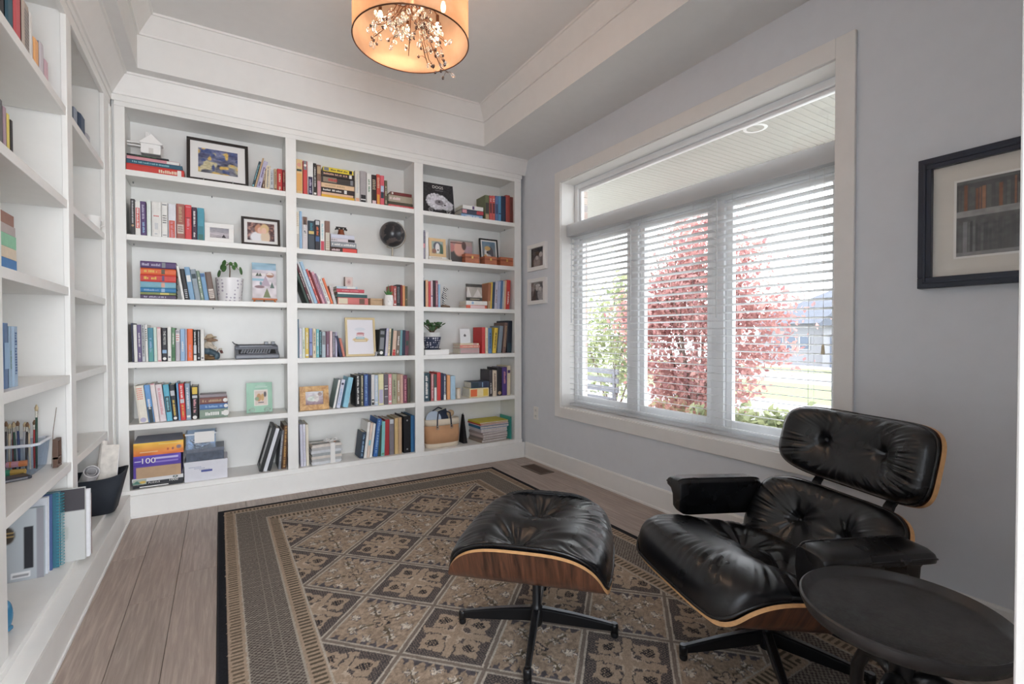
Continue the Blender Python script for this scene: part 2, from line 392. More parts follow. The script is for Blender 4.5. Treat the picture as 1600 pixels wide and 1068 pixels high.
# ---------------------------------------------------------------- outside: porch, ground, tree, shrubs, house
porch = struct('porch', MB().box(2.68, 4.55, -0.5, 5.6, -0.25, -0.12), mat('porch_concrete', (176, 172, 166), 0.85))
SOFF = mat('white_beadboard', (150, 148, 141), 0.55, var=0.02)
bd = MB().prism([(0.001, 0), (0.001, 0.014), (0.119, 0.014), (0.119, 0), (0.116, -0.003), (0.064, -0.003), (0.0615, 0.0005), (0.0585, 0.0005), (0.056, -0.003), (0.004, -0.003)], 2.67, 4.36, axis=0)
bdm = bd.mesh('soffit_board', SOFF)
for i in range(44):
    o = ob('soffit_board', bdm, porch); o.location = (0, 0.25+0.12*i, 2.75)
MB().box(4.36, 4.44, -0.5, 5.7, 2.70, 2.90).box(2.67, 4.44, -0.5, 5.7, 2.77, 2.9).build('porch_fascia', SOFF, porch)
lt = thing('soffit_light', 'round white recessed light lit in the porch soffit', 'light', (3.573, 2.245, 2.75))
MB().lathe([(0.062, -0.004), (0.085, -0.004), (0.09, 0.0), (0.062, 0.0)], 32, caps=False).build('trim_ring', mat('satin_ring', (196, 196, 194), 0.35, var=0), lt, smooth=True)
MB().lathe([(0.0, 0.001), (0.063, 0.001)], 32, caps=False).build('lens', mat('lit_lens', (255, 248, 226), 0.5, var=0, emit=1.6), lt)
# brick pier at the porch end, brick by brick
BR = [mat('brick_%s' % n, c, 0.85, var=0.12, scale=30) for n, c in (('rose', (190, 170, 162)), ('buff', (204, 190, 180)), ('grey', (176, 168, 166)))]
pier = thing('brick_pier', 'pale brick pier at the far end of the porch', 'pier', (0, 0, 0))
MB().box(2.71, 3.05, 3.62, 3.93, -0.12, 2.75).build('mortar_core', mat('mortar', (206, 202, 196), 0.95), pier)
bm_ = [MB().box(0, 0.19, 0, 0.012, 0, 0.056).mesh('brick', m) for m in BR]; be_ = [MB().box(0, 0.012, 0, 0.15, 0, 0.056).mesh('brick', m) for m in BR]
for row in range(42):
    z = -0.11+row*0.066; off = 0.1 if row % 2 else 0
    for q in range(2):
        o = ob('brick', bm_[rng.randrange(3)], pier); o.location = (2.71+0.17*q+(0 if not off else -0.0), 3.61, z); o.scale = (0.85, 1, 1)
        o = ob('brick', be_[rng.randrange(3)], pier); o.location = (2.70, 3.62+0.155*q, z)
lawn = MB(); Y0, Y1 = -12, 60
def strip(x0, x1, za, zb): return [(x0, Y0, za), (x1, Y0, za), (x1, Y1, zb if False else zb), (x0, Y1, za)]
gz = lambda x: -0.35-0.026*max(0, x-4)
for nm, x0, x1, col in (('planting_bed', 4.55, 5.6, (150, 140, 124)), ('driveway', 5.6, 12.5, (158, 158, 157)), ('lawn', 12.5, 19.0, (108, 122, 76)), ('street', 19.0, 27.0, (160, 160, 162)), ('far_lawn', 27.0, 33.0, (108, 122, 80)), ('far_driveway', 33.0, 60.0, (200, 200, 200))):
    struct(nm, MB().add([(x0, Y0, gz(x0)), (x1, Y0, gz(x1)), (x1, Y1, gz(x1)), (x0, Y1, gz(x0))], [(0, 1, 2, 3)]), mat(nm+'_ground', col, 0.9, var=0.12, scale=3))
def leaves(n, centre, rad, size, seed, shell=0.45, flat=1.0, lobes=7):
    g = np.random.default_rng(seed)
    cs = g.normal(size=(lobes*4, 3)); cs /= np.linalg.norm(cs, axis=1)[:, None]; cs *= (0.35+0.6*g.random((lobes*4, 1)))
    k = g.integers(0, len(cs), n); p = cs[k]+g.normal(size=(n, 3))*0.17*np.array([1, 1, flat]); p = p*np.array(rad)+np.array(centre)
    a = g.normal(size=(n, 3)); a /= np.linalg.norm(a, axis=1)[:, None]; b = np.cross(a, g.normal(size=(n, 3))); b /= np.linalg.norm(b, axis=1)[:, None]
    s = size*(0.6+0.8*g.random((n, 1))); a = a*s; b = b*s*0.62
    P = np.stack([p-a, p-b*0.9+a*0.1, p+a, p+b*0.9+a*0.1], 1).reshape(-1, 3)
    me = bpy.data.meshes.new('leaves'); me.vertices.add(4*n); me.vertices.foreach_set('co', P.reshape(-1).astype(np.float32))
    me.loops.add(4*n); me.loops.foreach_set('vertex_index', np.arange(4*n, dtype=np.int32)); me.polygons.add(n); me.polygons.foreach_set('loop_start', np.arange(0, 4*n, 4, dtype=np.int32))
    return me
def leafm(name, c1, c2, c3):
    m = bpy.data.materials.new(name); m.use_nodes = True; N, L = m.node_tree.nodes, m.node_tree.links; p = N['Principled BSDF']; p.inputs['Roughness'].default_value = 0.6
    g = N.new('ShaderNodeNewGeometry'); r = N.new('ShaderNodeValToRGB'); L.new(g.outputs['Random Per Island'], r.inputs[0])
    r.color_ramp.elements[0].color = lin(c1); r.color_ramp.elements[1].color = lin(c3); e = r.color_ramp.elements.new(0.5); e.color = lin(c2)
    L.new(r.outputs[0], p.inputs['Base Color'])
    t = N.new('ShaderNodeBsdfTranslucent'); x = N.new('ShaderNodeMixShader'); x.inputs[0].default_value = 0.45; o = N['Material Output']
    L.new(r.outputs[0], t.inputs[0]); L.new(p.outputs[0], x.inputs[1]); L.new(t.outputs[0], x.inputs[2]); L.new(x.outputs[0], o.inputs[0]); return m
BARK = mat('bark', (110, 96, 88), 0.9, var=0.25, scale=20)
def plant(name, label, cat, base, centre, rad, n, size, lm, seed, stems=5, group=None, trunk=0.045, flat=1.0, lobes=7):
    t = thing(name, label, cat, base, group=group); g = random.Random(seed)
    c = Vector(centre)-Vector(base)
    mb = MB()
    for i in range(stems):
        e = c+Vector((g.uniform(-.7, .7)*rad[0], g.uniform(-.7, .7)*rad[1], g.uniform(0, .8)*rad[2])); m1 = e*0.45+Vector((g.uniform(-.1, .1), g.uniform(-.1, .1), 0)); 
        mb.tube([(0, 0, 0), m1*0.4, m1, e], [trunk, trunk*0.8, trunk*0.5, trunk*0.15], 7)
    mb.build('branches', BARK, t, smooth=True)
    me = leaves(n, tuple(c), rad, size, seed, flat=flat, lobes=lobes); me.materials.append(lm); ob('foliage', me, t, kind='stuff')
RED = leafm('maple_leaf', (182, 134, 132), (204, 160, 152), (156, 110, 114))
plant('red_maple', 'red-leaved maple standing outside the middle and right lights of the window', 'tree', (5.5, 4.3, -0.4), (5.5, 4.3, 1.42), (0.7, 1.08, 1.50), 15000, 0.037, RED, 4, stems=9, flat=0.55, lobes=13)
GRN = leafm('shrub_leaf', (142, 150, 112), (172, 176, 134), (116, 130, 96))
plant('garden_shrub', 'tall green shrub outside the left light of the window', 'shrub', (5.7, 6.1, -0.4), (5.7, 6.1, 1.1), (0.6, 0.85, 1.25), 3000, 0.045, GRN, 8, stems=7, trunk=0.025)
plant('garden_shrub', 'low bright green bush outside the right light, below the maple', 'shrub', (4.95, 3.0, -0.37), (4.95, 3.0, 0.02), (0.4, 0.8, 0.42), 2400, 0.05, GRN, 11, stems=5, trunk=0.015)
plant('barberry_bush', 'low reddish bush in front of the maple trunk', 'shrub', (4.85, 3.95, -0.37), (4.85, 3.95, 0.0), (0.35, 0.5, 0.36), 1300, 0.045, leafm('barberry_leaf', (168, 120, 114), (184, 142, 126), (156, 160, 120)), 15, stems=5, trunk=0.012)
# bench by the planting bed (dark slatted shape seen low in the left light)
bn = thing('garden_bench', 'dark slatted garden bench below the green shrub', 'bench', (4.5, 5.35, -0.12))
DK = mat('weathered_dark_wood', (112, 112, 118), 0.8, var=0.15)
for z in (0.50, 0.62, 0.74): MB().box(-0.03, 0.0, -0.65, 0.65, z, z+0.07).build('slat', DK, bn)
for q in range(3): MB().box(-0.42+0.13*q, -0.31+0.13*q, -0.65, 0.65, 0.41, 0.435).build('slat', DK, bn)
for yy in (-0.6, 0.56): 
    MB().box(-0.04, 0.0, yy, yy+0.04, 0, 0.81).build('leg', DK, bn); MB().box(-0.42, -0.38, yy, yy+0.04, 0, 0.41).build('leg', DK, bn)
# house across the street
hs = thing('house', 'pale house with a grey hipped roof and dark garage door across the street', 'house', (38, 0, -1.25))
HW = mat('house_stucco', (128, 128, 132), 0.85, var=0.03); RF = mat('slate_roof', (88, 92, 102), 0.85, var=0.1, scale=2)
MB().box(0, 9, 13.5, 23.5, 0, 3.2).build('wall', HW, hs)
MB().add([(-0.7, 12.8, 3.2), (-0.7, 24.2, 3.2), (9.7, 24.2, 3.2), (9.7, 12.8, 3.2), (4.5, 17.5, 6.2), (4.5, 19.5, 6.2)], [(0, 1, 5, 4), (1, 2, 5), (2, 3, 4, 5), (3, 0, 4), (0, 3, 2, 1)]).build('roof', RF, hs)
MB().add([(-1.6, 13.2, 2.9), (-1.6, 18.3, 2.9), (-1.6, 15.7, 5.2), (4, 13.2, 2.9), (4, 18.3, 2.9), (4, 15.7, 5.2)], [(0, 1, 2), (0, 2, 5, 3), (1, 4, 5, 2), (3, 5, 4)]).build('gable', RF, hs)
MB().box(-1.3, 0, 13.6, 17.9, 0, 2.9).build('garage_wall', HW, hs)
gd = MB().box(-1.34, -1.3, 14.0, 17.4, 0, 2.3).build('garage_door', mat('garage_door_grey', (74, 80, 94), 0.6), hs)
for z in range(4): MB().box(-1.37, -1.34, 14.05, 17.35, 0.04+0.57*z, 0.56+0.57*z).build('panel', mat('garage_door_grey', (74, 80, 94), 0.6), gd)
for yy in (19.4, 20.4, 21.4):
    f = MB().box(-0.06, 0, yy, yy+0.8, 1.2, 2.4).build('window', mat('house_window_frame', (150, 150, 152), 0.5, var=0), hs)
    MB().box(-0.07, -0.055, yy+0.08, yy+0.72, 1.28, 2.32).build('pane', mat('house_window_glass', (80, 90, 106), 0.1, var=0), f)
# ---------------------------------------------------------------- built-in bookcases
SH_B = (2.187, 1.784, 1.385, 0.980, 0.586); BOT = 0.172
SH_L = (2.146, 1.742, 1.362, 0.976, 0.592)
PIN = mat('steel_shelf_pin', (150, 150, 152), 0.35, metal=0.8, var=0)
BAYS_X = ((-0.492, 0.418), (0.488, 1.383), (1.460, 2.352))
bc = thing('bookcase', 'white built-in bookcase of three bays filling the far wall', 'bookcase', (0, 0, 0))
def cpart(name, mb, bevel=0.0015): return mb.build(name, WHITE, bc, bevel=bevel)
cpart('back_panel', MB().box(-0.56, XW-0.004, 4.12, 4.138, 0.0, 2.72), 0)
for a, b in ((-0.545, -0.492), (0.418, 0.488), (1.383, 1.460), (2.352, 2.4245)):
    cpart('stile', MB().box(a, b, FACE_Y, FACE_Y+0.02, 0.172, 2.57))
for a, b in ((-0.56, -0.500), (0.426, 0.480), (1.391, 1.452), (2.360, 2.42)):
    cpart('side_panel', MB().box(a, b, FACE_Y+0.0195, 4.121, 0.14, 2.60))
cpart('header', MB().box(-0.545, 2.4245, FACE_Y, FACE_Y+0.02, 2.5705, 2.64).box(-0.56, 2.43, FACE_Y-0.006, FACE_Y+0.001, 2.60, 2.636).box(-0.56, 2.425, FACE_Y+0.02, 4.12, 2.585, 2.61))
cpart('base_board', MB().box(-0.489, 2.4474, 3.8124, 3.832, 0.0, 0.139).box(-0.489, 2.4474, 3.806, 3.832, 0.0, 0.014))
cpart('bottom_shelf', MB().box(-0.545, 2.43, FACE_Y-0.004, 4.12, 0.139, BOT))
for a, b in BAYS_X:
    for z in SH_B:
        cpart('shelf', MB().box(a-0.007, b+0.007, FACE_Y+0.004, 4.119, z-0.036, z), 0.002)
        p = MB()
        for q in (a+0.02, (a+b)/2, b-0.02): p.lathe([(0.004, z-0.048), (0.004, z-0.036)], 8, M=T(q, 4.10 if q == (a+b)/2 else 3.98, 0))
        p.build('shelf_pin', PIN, bc, kind='stuff')
BAYS_L = ((0.24, 2.02), (2.05, 2.822), (2.905, 3.625))
bl = thing('bookcase', 'white built-in bookcase along the left wall, joined at the corner', 'bookcase', (0, 0, 0))
def lpart(name, mb, bevel=0.0015): return mb.build(name, WHITE, bl, bevel=bevel)
lpart('back_panel', MB().box(-0.878, -0.862, 0.16, 4.12, 0.0, 2.72), 0)
for a, b in ((0.16, 0.24), (1.965, 2.045), (2.822, 2.905), (3.625, 3.8295)):
    lpart('stile', MB().box(FACE_X-0.02, FACE_X, a, b, 0.172, 2.55))
lpart('stile_bead', MB().box(FACE_X-0.001, FACE_X+0.005, 3.77, 3.785, 0.172, 2.55).box(FACE_X-0.001, FACE_X+0.005, 3.81, 3.829, 0.172, 2.55))
for a, b in ((0.17, 0.23), (1.975, 2.037), (2.834, 2.893), (3.637, 3.70)):
    lpart('side_panel', MB().box(-0.8625, FACE_X-0.0195, a, b, 0.14, 2.60))
lpart('header', MB().box(FACE_X-0.02, FACE_X, 0.16, 3.83, 2.5505, 2.64).box(FACE_X-0.001, FACE_X+0.006, 0.16, 3.83, 2.60, 2.636).box(-0.862, FACE_X-0.02, 0.16, 3.83, 2.565, 2.59))
lpart('base_board', MB().box(-0.509, -0.489, 0.16, 3.8124, 0.0, 0.139).box(-0.509, -0.483, 0.16, 3.806, 0.0, 0.014))
lpart('bottom_shelf', MB().box(-0.862, -0.489, 0.16, 3.825, 0.1392, 0.150).box(-0.862, FACE_X+0.012, 0.16, 3.825, 0.150, BOT))
for a, b in ((0.24, 1.965), (2.045, 2.822), (2.905, 3.625)):
    for z in SH_L:
        lpart('shelf', MB().box(-0.861, FACE_X-0.004, a-0.008, b+0.008, z-0.036, z), 0.002)
        MB().lathe([(0.004, z-0.048), (0.004, z-0.036)], 8, M=T(-0.78, b-0.012, 0)).build('shelf_pin', PIN, bl)

# ---------------------------------------------------------------- rug (woven print on a slab, black binding)
RX0, RX1, RY0, RY1 = -0.02, 2.01, 0.62, 3.64
def rug_cols(X, Y):
    x, y = X-RX0, Y-RY0; W, H = RX1-RX0, RY1-RY0
    d = np.minimum(np.minimum(x, W-x), np.minimum(y, H-y)); d = d+(noise2(X*160, Y*160, 5)-0.5)*0.002
    along = np.where((np.minimum(x, W-x) < np.minimum(y, H-y)), y, x)
    def C(r, g, b): return np.array([r, g, b])/255.0
    tan, beige, dark, mid, olive, cream, blk, rust = C(174,153,133), C(182,164,146), C(72,68,70), C(132,119,110), C(136,122,102), C(208,196,180), C(38,38,42), C(150,116,84)
    col = np.zeros(X.shape+(3,))
    wv = lambda s: (np.sin(along*2*np.pi/s) > 0)
    # field: diagonal lattice of alternating medallion and stepped diamonds
    u = (X-0.54)/0.4435+(Y-1.90)/0.457; v = (X-0.54)/0.4435-(Y-1.90)/0.457
    iu, iv = np.round(u), np.round(v); gu, gv = u-iu, v-iv
    fu, fv = gu+(noise2(X*75, Y*75, 11)-0.5)*0.055, gv+(noise2(X*75, Y*75, 17)-0.5)*0.055
    kind = ((iu+iv) % 2) != 0
    m = np.maximum(np.abs(fu), np.abs(fv)); rad = np.sqrt(fu**2+fv**2); ang = np.arctan2(fv, fu)
    spk = np.sin((X+Y)*2*np.pi/0.019)*np.sin((X-Y)*2*np.pi/0.019)
    A = np.where((spk > 0.05)[..., None], mid*0.95, dark)                                         # patterned ground
    n1 = np.abs(np.abs(fu)-0.2)+np.abs(np.abs(fv)-0.2)
    hook = ((np.maximum(np.abs(fu), np.abs(fv)) < 0.34) & (np.abs(np.abs(fu)-np.abs(fv)) < 0.30) & (np.minimum(np.abs(fu), np.abs(fv)) > 0.07)) & (m > 0.14)
    A = np.where(hook[..., None], tan, A)
    A = np.where(((np.hypot(np.abs(fu)-0.22, np.abs(fv)-0.22) < 0.07) & (spk > -0.4))[..., None], dark*0.8, A)
    A = np.where((rad < 0.17+0.05*np.cos(4*ang))[..., None], beige*1.08, A)
    A = np.where((np.minimum(np.abs(fu), np.abs(fv)) < 0.05)[..., None] & (m < 0.42)[..., None], tan, A)
    B = np.ones_like(A)*(tan*0.95)                                                                # floral medallion
    for r0, k, ph, s in ((0.36, 8, 0.0, 0.055), (0.22, 4, np.pi/4, 0.05)):
        a2 = (ang-ph+np.pi/k) % (2*np.pi/k)-np.pi/k; px_, py_ = rad*np.cos(a2)-r0, rad*np.sin(a2)
        rr = np.hypot(px_, py_); an = np.arctan2(py_, px_)
        B = np.where((rr < s*(1.15+0.42*np.cos(6*an)))[..., None], dark*1.5, B)
        B = np.where((rr < s*(0.9+0.42*np.cos(6*an)))[..., None], cream, B)
    B = np.where((np.abs(np.abs(fu)-np.abs(fv)) < 0.018)[..., None] & (rad > 0.1)[..., None] & (rad < 0.42)[..., None], olive*0.8, B)
    B = np.where((rad < 0.085+0.03*np.cos(4*ang))[..., None], dark, B); B = np.where((rad < 0.06+0.03*np.cos(4*ang))[..., None], tan, B)
    cn = np.hypot(0.5-np.abs(fu), np.minimum(np.abs(fv), 9)); B = np.where(((np.abs(fu)+0.25*np.abs(fv*8 % 1-0.5) > 0.47))[..., None], dark*1.3, B)
    mot = noise2(X*90, Y*90, 2)[..., None]; B = B*(0.86+0.28*mot)
    fld = np.where(kind[..., None], A, B)
    m = np.maximum(np.abs(gu), np.abs(gv)); fld = np.where((m > 0.455)[..., None], cream*0.92, fld); fld = np.where(((m > 0.478))[..., None], mid, fld)
    col = fld
    b3 = (d < 0.335); col = np.where(b3[..., None], np.where((np.abs((d-0.300)/0.035) < 0.62)[..., None] & wv(0.024)[..., None], olive*0.72, tan), col)
    col = np.where(((d > 0.328) & (d < 0.335))[..., None], cream*0.9, col)
    b2 = d < 0.262
    ch = ((np.sin(X*2*np.pi/0.021)*np.sin(Y*2*np.pi/0.017)) > -0.05)
    col = np.where(b2[..., None], np.where(ch[..., None], cream*0.70, C(90, 79, 76)), col)
    col = np.where(((d > 0.258) & (d < 0.265))[..., None], cream*0.85, col)
    b1 = d < 0.098; col = np.where(b1[..., None], np.where((np.abs((d-0.064)/0.032) < 0.6)[..., None] & wv(0.022)[..., None], C(112, 98, 82), tan), col)
    col = np.where(((d > 0.092) & (d < 0.099))[..., None], cream*0.9, col)
    col = np.where((d < 0.034)[..., None], blk, col)
    fib = noise2(X*420, Y*420, 7)[..., None]
    return col*(0.86+0.24*fib)*0.97
nx_, ny_ = 520, 780
gx, gy = np.meshgrid(np.linspace(RX0+0.002, RX1-0.002, nx_), np.linspace(RY0+0.002, RY1-0.002, ny_), indexing='ij')
rg = thing('area_rug', 'brown and beige oriental rug with a lattice field and black edge, on the planks', 'rug', (0, 0, 0))
RUGM = print_mat('rug_pile', 0.95); N_ = RUGM.node_tree.nodes
_n = N_.new('ShaderNodeTexNoise'); _n.inputs['Scale'].default_value = 900; _b = N_.new('ShaderNodeBump'); _b.inputs['Strength'].default_value = 0.5; _b.inputs['Distance'].default_value = 0.003
_tc = N_.new('ShaderNodeTexCoord'); RUGM.node_tree.links.new(_tc.outputs['Object'], _n.inputs['Vector'])
RUGM.node_tree.links.new(_n.outputs['Fac'], _b.inputs['Height']); RUGM.node_tree.links.new(_b.outputs[0], N_['Principled BSDF'].inputs['Normal'])
N_['Principled BSDF'].inputs['Specular IOR Level'].default_value = 0.1
rm = grid_mesh('pile', np.stack([gx, gy, 0*gx+0.0085], -1), RUGM, smooth=False); vcol(rm, rug_cols(gx, gy).reshape(-1, 3)); ob('pile', rm, rg)
MB().box(RX0+0.002, RX1-0.002, RY0+0.002, RY1-0.002, 0.0006, 0.008).build('backing', mat('rug_backing', (96, 84, 70), 0.95), rg)
mb = MB(); e = 0.004
mb.tube([(RX0+e, RY0+e, 0.005), (RX1-e, RY0+e, 0.005), (RX1-e, RY1-e, 0.005), (RX0+e, RY1-e, 0.005)], 0.0043, 8, closed=True)
mb.build('edge_binding', mat('black_binding', (30, 30, 33), 0.9), rg)

# ---------------------------------------------------------------- leather, plywood, aluminium
def leather():
    m = bpy.data.materials.new('black_leather'); m.use_nodes = True; N, L = m.node_tree.nodes, m.node_tree.links; p = N['Principled BSDF']
    tc = N.new('ShaderNodeTexCoord')
    n = N.new('ShaderNodeTexNoise'); n.inputs['Scale'].default_value = 7; n.inputs['Detail'].default_value = 3; L.new(tc.outputs['Object'], n.inputs['Vector'])
    r = N.new('ShaderNodeValToRGB'); r.color_ramp.elements[0].color = lin((15, 16, 19)); r.color_ramp.elements[0].position = 0.58; r.color_ramp.elements[1].color = lin((29, 26, 26)); r.color_ramp.elements[1].position = 0.8
    L.new(n.outputs['Fac'], r.inputs[0]); L.new(r.outputs[0], p.inputs['Base Color'])
    rr = N.new('ShaderNodeMapRange'); rr.inputs['To Min'].default_value = 0.20; rr.inputs['To Max'].default_value = 0.36; L.new(n.outputs['Fac'], rr.inputs['Value']); L.new(rr.outputs[0], p.inputs['Roughness'])
    v = N.new('ShaderNodeTexVoronoi'); v.inputs['Scale'].default_value = 380; L.new(tc.outputs['Object'], v.inputs['Vector'])
    n3 = N.new('ShaderNodeTexNoise'); n3.inputs['Scale'].default_value = 26; n3.inputs['Detail'].default_value = 4; n3.inputs['Distortion'].default_value = 1.2; L.new(tc.outputs['Object'], n3.inputs['Vector'])
    b1 = N.new('ShaderNodeBump'); b1.inputs['Strength'].default_value = 0.10; b1.inputs['Distance'].default_value = 0.0012; L.new(v.outputs['Distance'], b1.inputs['Height'])
    b2 = N.new('ShaderNodeBump'); b2.inputs['Strength'].default_value = 0.02; b2.inputs['Distance'].default_value = 0.008; L.new(n3.outputs['Fac'], b2.inputs['Height']); L.new(b1.outputs[0], b2.inputs['Normal']); L.new(b2.outputs[0], p.inputs['Normal'])
    p.inputs['Specular IOR Level'].default_value = 0.55
    return m
LEATHER = leather()
ROSE_X = wood('rosewood_veneer', (46, 27, 20), (108, 68, 48), axis=0, freq=42, rough=0.32, coat=0.3, long=0.07)
ROSE_Y = wood('rosewood_veneer_cross', (46, 27, 20), (108, 68, 48), axis=1, freq=42, rough=0.32, coat=0.3, long=0.07)
ROSE_Z = wood('rosewood_veneer_long', (46, 27, 20), (108, 68, 48), axis=2, freq=42, rough=0.32, coat=0.3, long=0.07)
PLY = mat('plywood_edge_maple', (206, 158, 108), 0.45, var=0.12, scale=60)
ALU = mat('black_aluminium', (24, 25, 28), 0.38, metal=0.35, var=0)
POLISH = mat('polished_aluminium', (120, 122, 126), 0.25, metal=0.95, var=0)
def outline(th, n):
    c, s = np.cos(th), np.sin(th); return 1/(np.abs(c)**n+np.abs(s)**n)**(1/n)
def cushion(parent, a, b, n, Tk, buttons, mapf, seed, pucker=0.0022, name='cushion', edge=0.5, Nr=58, Nt=240, crease=0.010, aniso=1.5):
    g = np.random.default_rng(seed)
    r = np.concatenate([np.linspace(0, 0.80, Nr-18), 1-(np.linspace(1, 0, 19)[1:])**2*0.2]); th = np.linspace(0, 2*np.pi, Nt+1)[:-1]
    rr, tt = np.meshgrid(r, th, indexing='ij'); ro = rr*outline(tt, n); x = ro*np.cos(tt)*a; y = ro*np.sin(tt)*b
    z = Tk*(np.clip(1-rr**5, 0, 1)**edge)
    for bx_, by_ in buttons:
        dx, dy = x-bx_, y-by_; d = np.hypot(dx, dy); ph = np.arctan2(dy, dx)
        z -= 0.026*np.exp(-(d/0.020)**2)+0.034*np.exp(-(d/0.085)**2)*(Tk/0.09)
        w = 0*d
        for k in (3, 5, 8): w += np.cos(k*ph+g.uniform(0, 6.28)+1.1*np.sin(2*ph+g.uniform(0, 6))+d*g.uniform(-5, 5))/(k**0.5)
        w = 0.45-np.sqrt(w*w+0.02)
        de = np.hypot(dx/aniso, dy*aniso**0.5)
        z += crease*w*np.exp(-(de/0.115)**2)*(1-np.exp(-(d/0.03)**2))*np.clip(1-rr**6, 0, 1)
    per = (np.abs(np.cos(tt))*b+np.abs(np.sin(tt))*a)
    q = tt*1.0
    w = 0*q
    for k in (31, 47, 68, 23): w += np.cos(k*q+g.uniform(0, 6.28)+1.5*np.sin(5*q+g.uniform(0, 6.28)))
    amp = 0.5+0.5*np.sin(3*q+g.uniform(0, 6.28))*np.sin(2*q+g.uniform(0, 6.28))
    z += pucker*w*amp*np.exp(-((rr-0.80)/0.16)**2)
    z += 0.0015*(noise2(x*9+seed, y*14, seed)-0.5)*np.clip(1-rr**6, 0, 1)
    top = mapf(x, y, z); bot = mapf(x[::-1], y[::-1], 0*z-0.004)
    P = np.stack(np.concatenate([np.stack(top, -1), np.stack(bot, -1)], 0), 0)           # rings: top centre -> edge -> under side
    P = np.transpose(P, (1, 0, 2))
    o = ob(name, grid_mesh(name, P, LEATHER, closed_u=True), parent)
    ed = np.linspace(0, 2*np.pi, 121)[:-1]; ro = outline(ed, n); px, py, pz = mapf(ro*np.cos(ed)*a*1.004, ro*np.sin(ed)*b*1.004, 0*ed-0.001)
    MB().tube(list(zip(px, py, pz)), 0.0048, 8, closed=True).build('piping', LEATHER, o, smooth=True)
    bm = MB()
    for bx_, by_ in buttons:
        i = int(np.argmin((x-bx_)**2+(y-by_)**2)); c = Vector((top[0].reshape(-1)[i], top[1].reshape(-1)[i], top[2].reshape(-1)[i])); bm2 = MB().ball((0, 0, 0), 0.010, 0.010, 0.010, 12, M=T(*c)); bm2.build('button', LEATHER, o, smooth=True)
    return o
def shell(parent, a, b, n, mapf, wood_m, off=-0.008, th=0.0125, Nr=22, Nt=200, name='plywood_shell'):
    r = 1-(1-np.linspace(0, 1, Nr))**1.4; t = np.linspace(0, 2*np.pi, Nt+1)[:-1]; rr, tt = np.meshgrid(r, t, indexing='ij'); ro = rr*outline(tt, n); x, y = ro*np.cos(tt)*a, ro*np.sin(tt)*b
    f = np.stack(mapf(x, y, 0*x+off), -1); k = np.stack(mapf(x[::-1], y[::-1], 0*x+off-th), -1)
    P = np.transpose(np.concatenate([f], 0), (1, 0, 2)); Q = np.transpose(k, (1, 0, 2))
    me = grid_mesh(name, Q, wood_m, closed_u=True); o = ob(name, me, parent)
    ob('inner_ply', grid_mesh('inner_ply', P, wood_m, closed_u=True), o)
    e0 = f[-1]; e1 = k[0]; mid = (e0+e1)/2; rim = np.transpose(np.stack([e0, e1], 0), (1, 0, 2))
    ob('plywood_edge', grid_mesh('plywood_edge', rim, PLY, closed_u=True), o, label='pale laminated edge of the shell')
    return o
def bend(w0, Rb, al):           # cross-section: flat to +-w0, then an arc of radius Rb through al, then straight
    def f(s):
        q = np.abs(s)-w0; sg = np.sign(s); a = np.clip(q/Rb, 0, al); st = np.clip(q-Rb*al, 0, None)
        p = np.minimum(np.abs(s), w0)+Rb*np.sin(a)+st*np.cos(al); h = Rb*(1-np.cos(a))+st*np.sin(al)
        return sg*p, h, -sg*np.sin(a), np.cos(a)
    return f
def star_base(parent, n, r, a0, ztop, hub_z, legw=0.016, mtl=ALU, tip=0.05, part='base_leg', Mo=Matrix.Identity(4)):
    for k in range(n):
        a = a0+2*math.pi*k/n; M = Mo @ Matrix.Rotation(a, 4, 'Z')
        mb = MB(); sec = []
        for t in np.linspace(0, 1, 7):
            xx = 0.012+t*(r-0.012); top = ztop+(tip-ztop)*t+0.004*math.sin(t*3.14); bot = (ztop-0.075)*(1-t)**1.2+0.022; hw = legw*(1-0.35*t); sec.append((xx, top, min(bot, top-0.012), hw))
        v, f = [], []
        for xx, tp, bt, hw in sec: v += [(xx, -hw, tp-0.004), (xx, -hw*0.5, tp), (xx, hw*0.5, tp), (xx, hw, tp-0.004), (xx, hw*0.55, bt), (xx, -hw*0.55, bt)]
        for i in range(len(sec)-1):
            for j in range(6): f.append((6*i+j, 6*i+(j+1) % 6, 6*i+6+(j+1) % 6, 6*i+6+j))
        f += [tuple(range(6))[::-1], tuple(range(6*len(sec)-6, 6*len(sec)))]
        mb.add(v, f, 0, M); lg = mb.build(part, mtl, parent, bevel=0.0015)
        tv = []
        for xx, tp, bt, hw in sec: tv += [(xx, -hw*0.62, tp+0.0006), (xx, hw*0.62, tp+0.0006)]
        MB().add(tv, [(2*i, 2*i+2, 2*i+3, 2*i+1) for i in range(len(sec)-1)], 0, M).build('polished_top', POLISH, lg, label='polished grey top edge of the leg')
        MB().lathe([(0.0, tip+0.0036), (0.0105, tip+0.003), (0.012, tip+0.0022)], 20, M=M @ T(r, 0, 0), caps=False).build('glide_cap', POLISH, lg)
        MB().lathe([(0.012, 0.0), (0.014, 0.004), (0.014, 0.016), (0.012, 0.020), (0.0145, 0.021), (0.0145, tip-0.006), (0.012, tip+0.002), (0.0, tip+0.003)], 20, M=M @ T(r, 0, 0)).build('glide', mtl, lg, smooth=True)
    MB().lathe([(0.020, ztop-0.07), (0.026, ztop-0.05), (0.027, ztop-0.006), (0.020, ztop+0.004), (0.0165, ztop+0.012), (0.0165, hub_z), (0.0, hub_z)], 28, M=Mo).build('column', mtl, parent, smooth='auto')

RUGZ = 0.0088
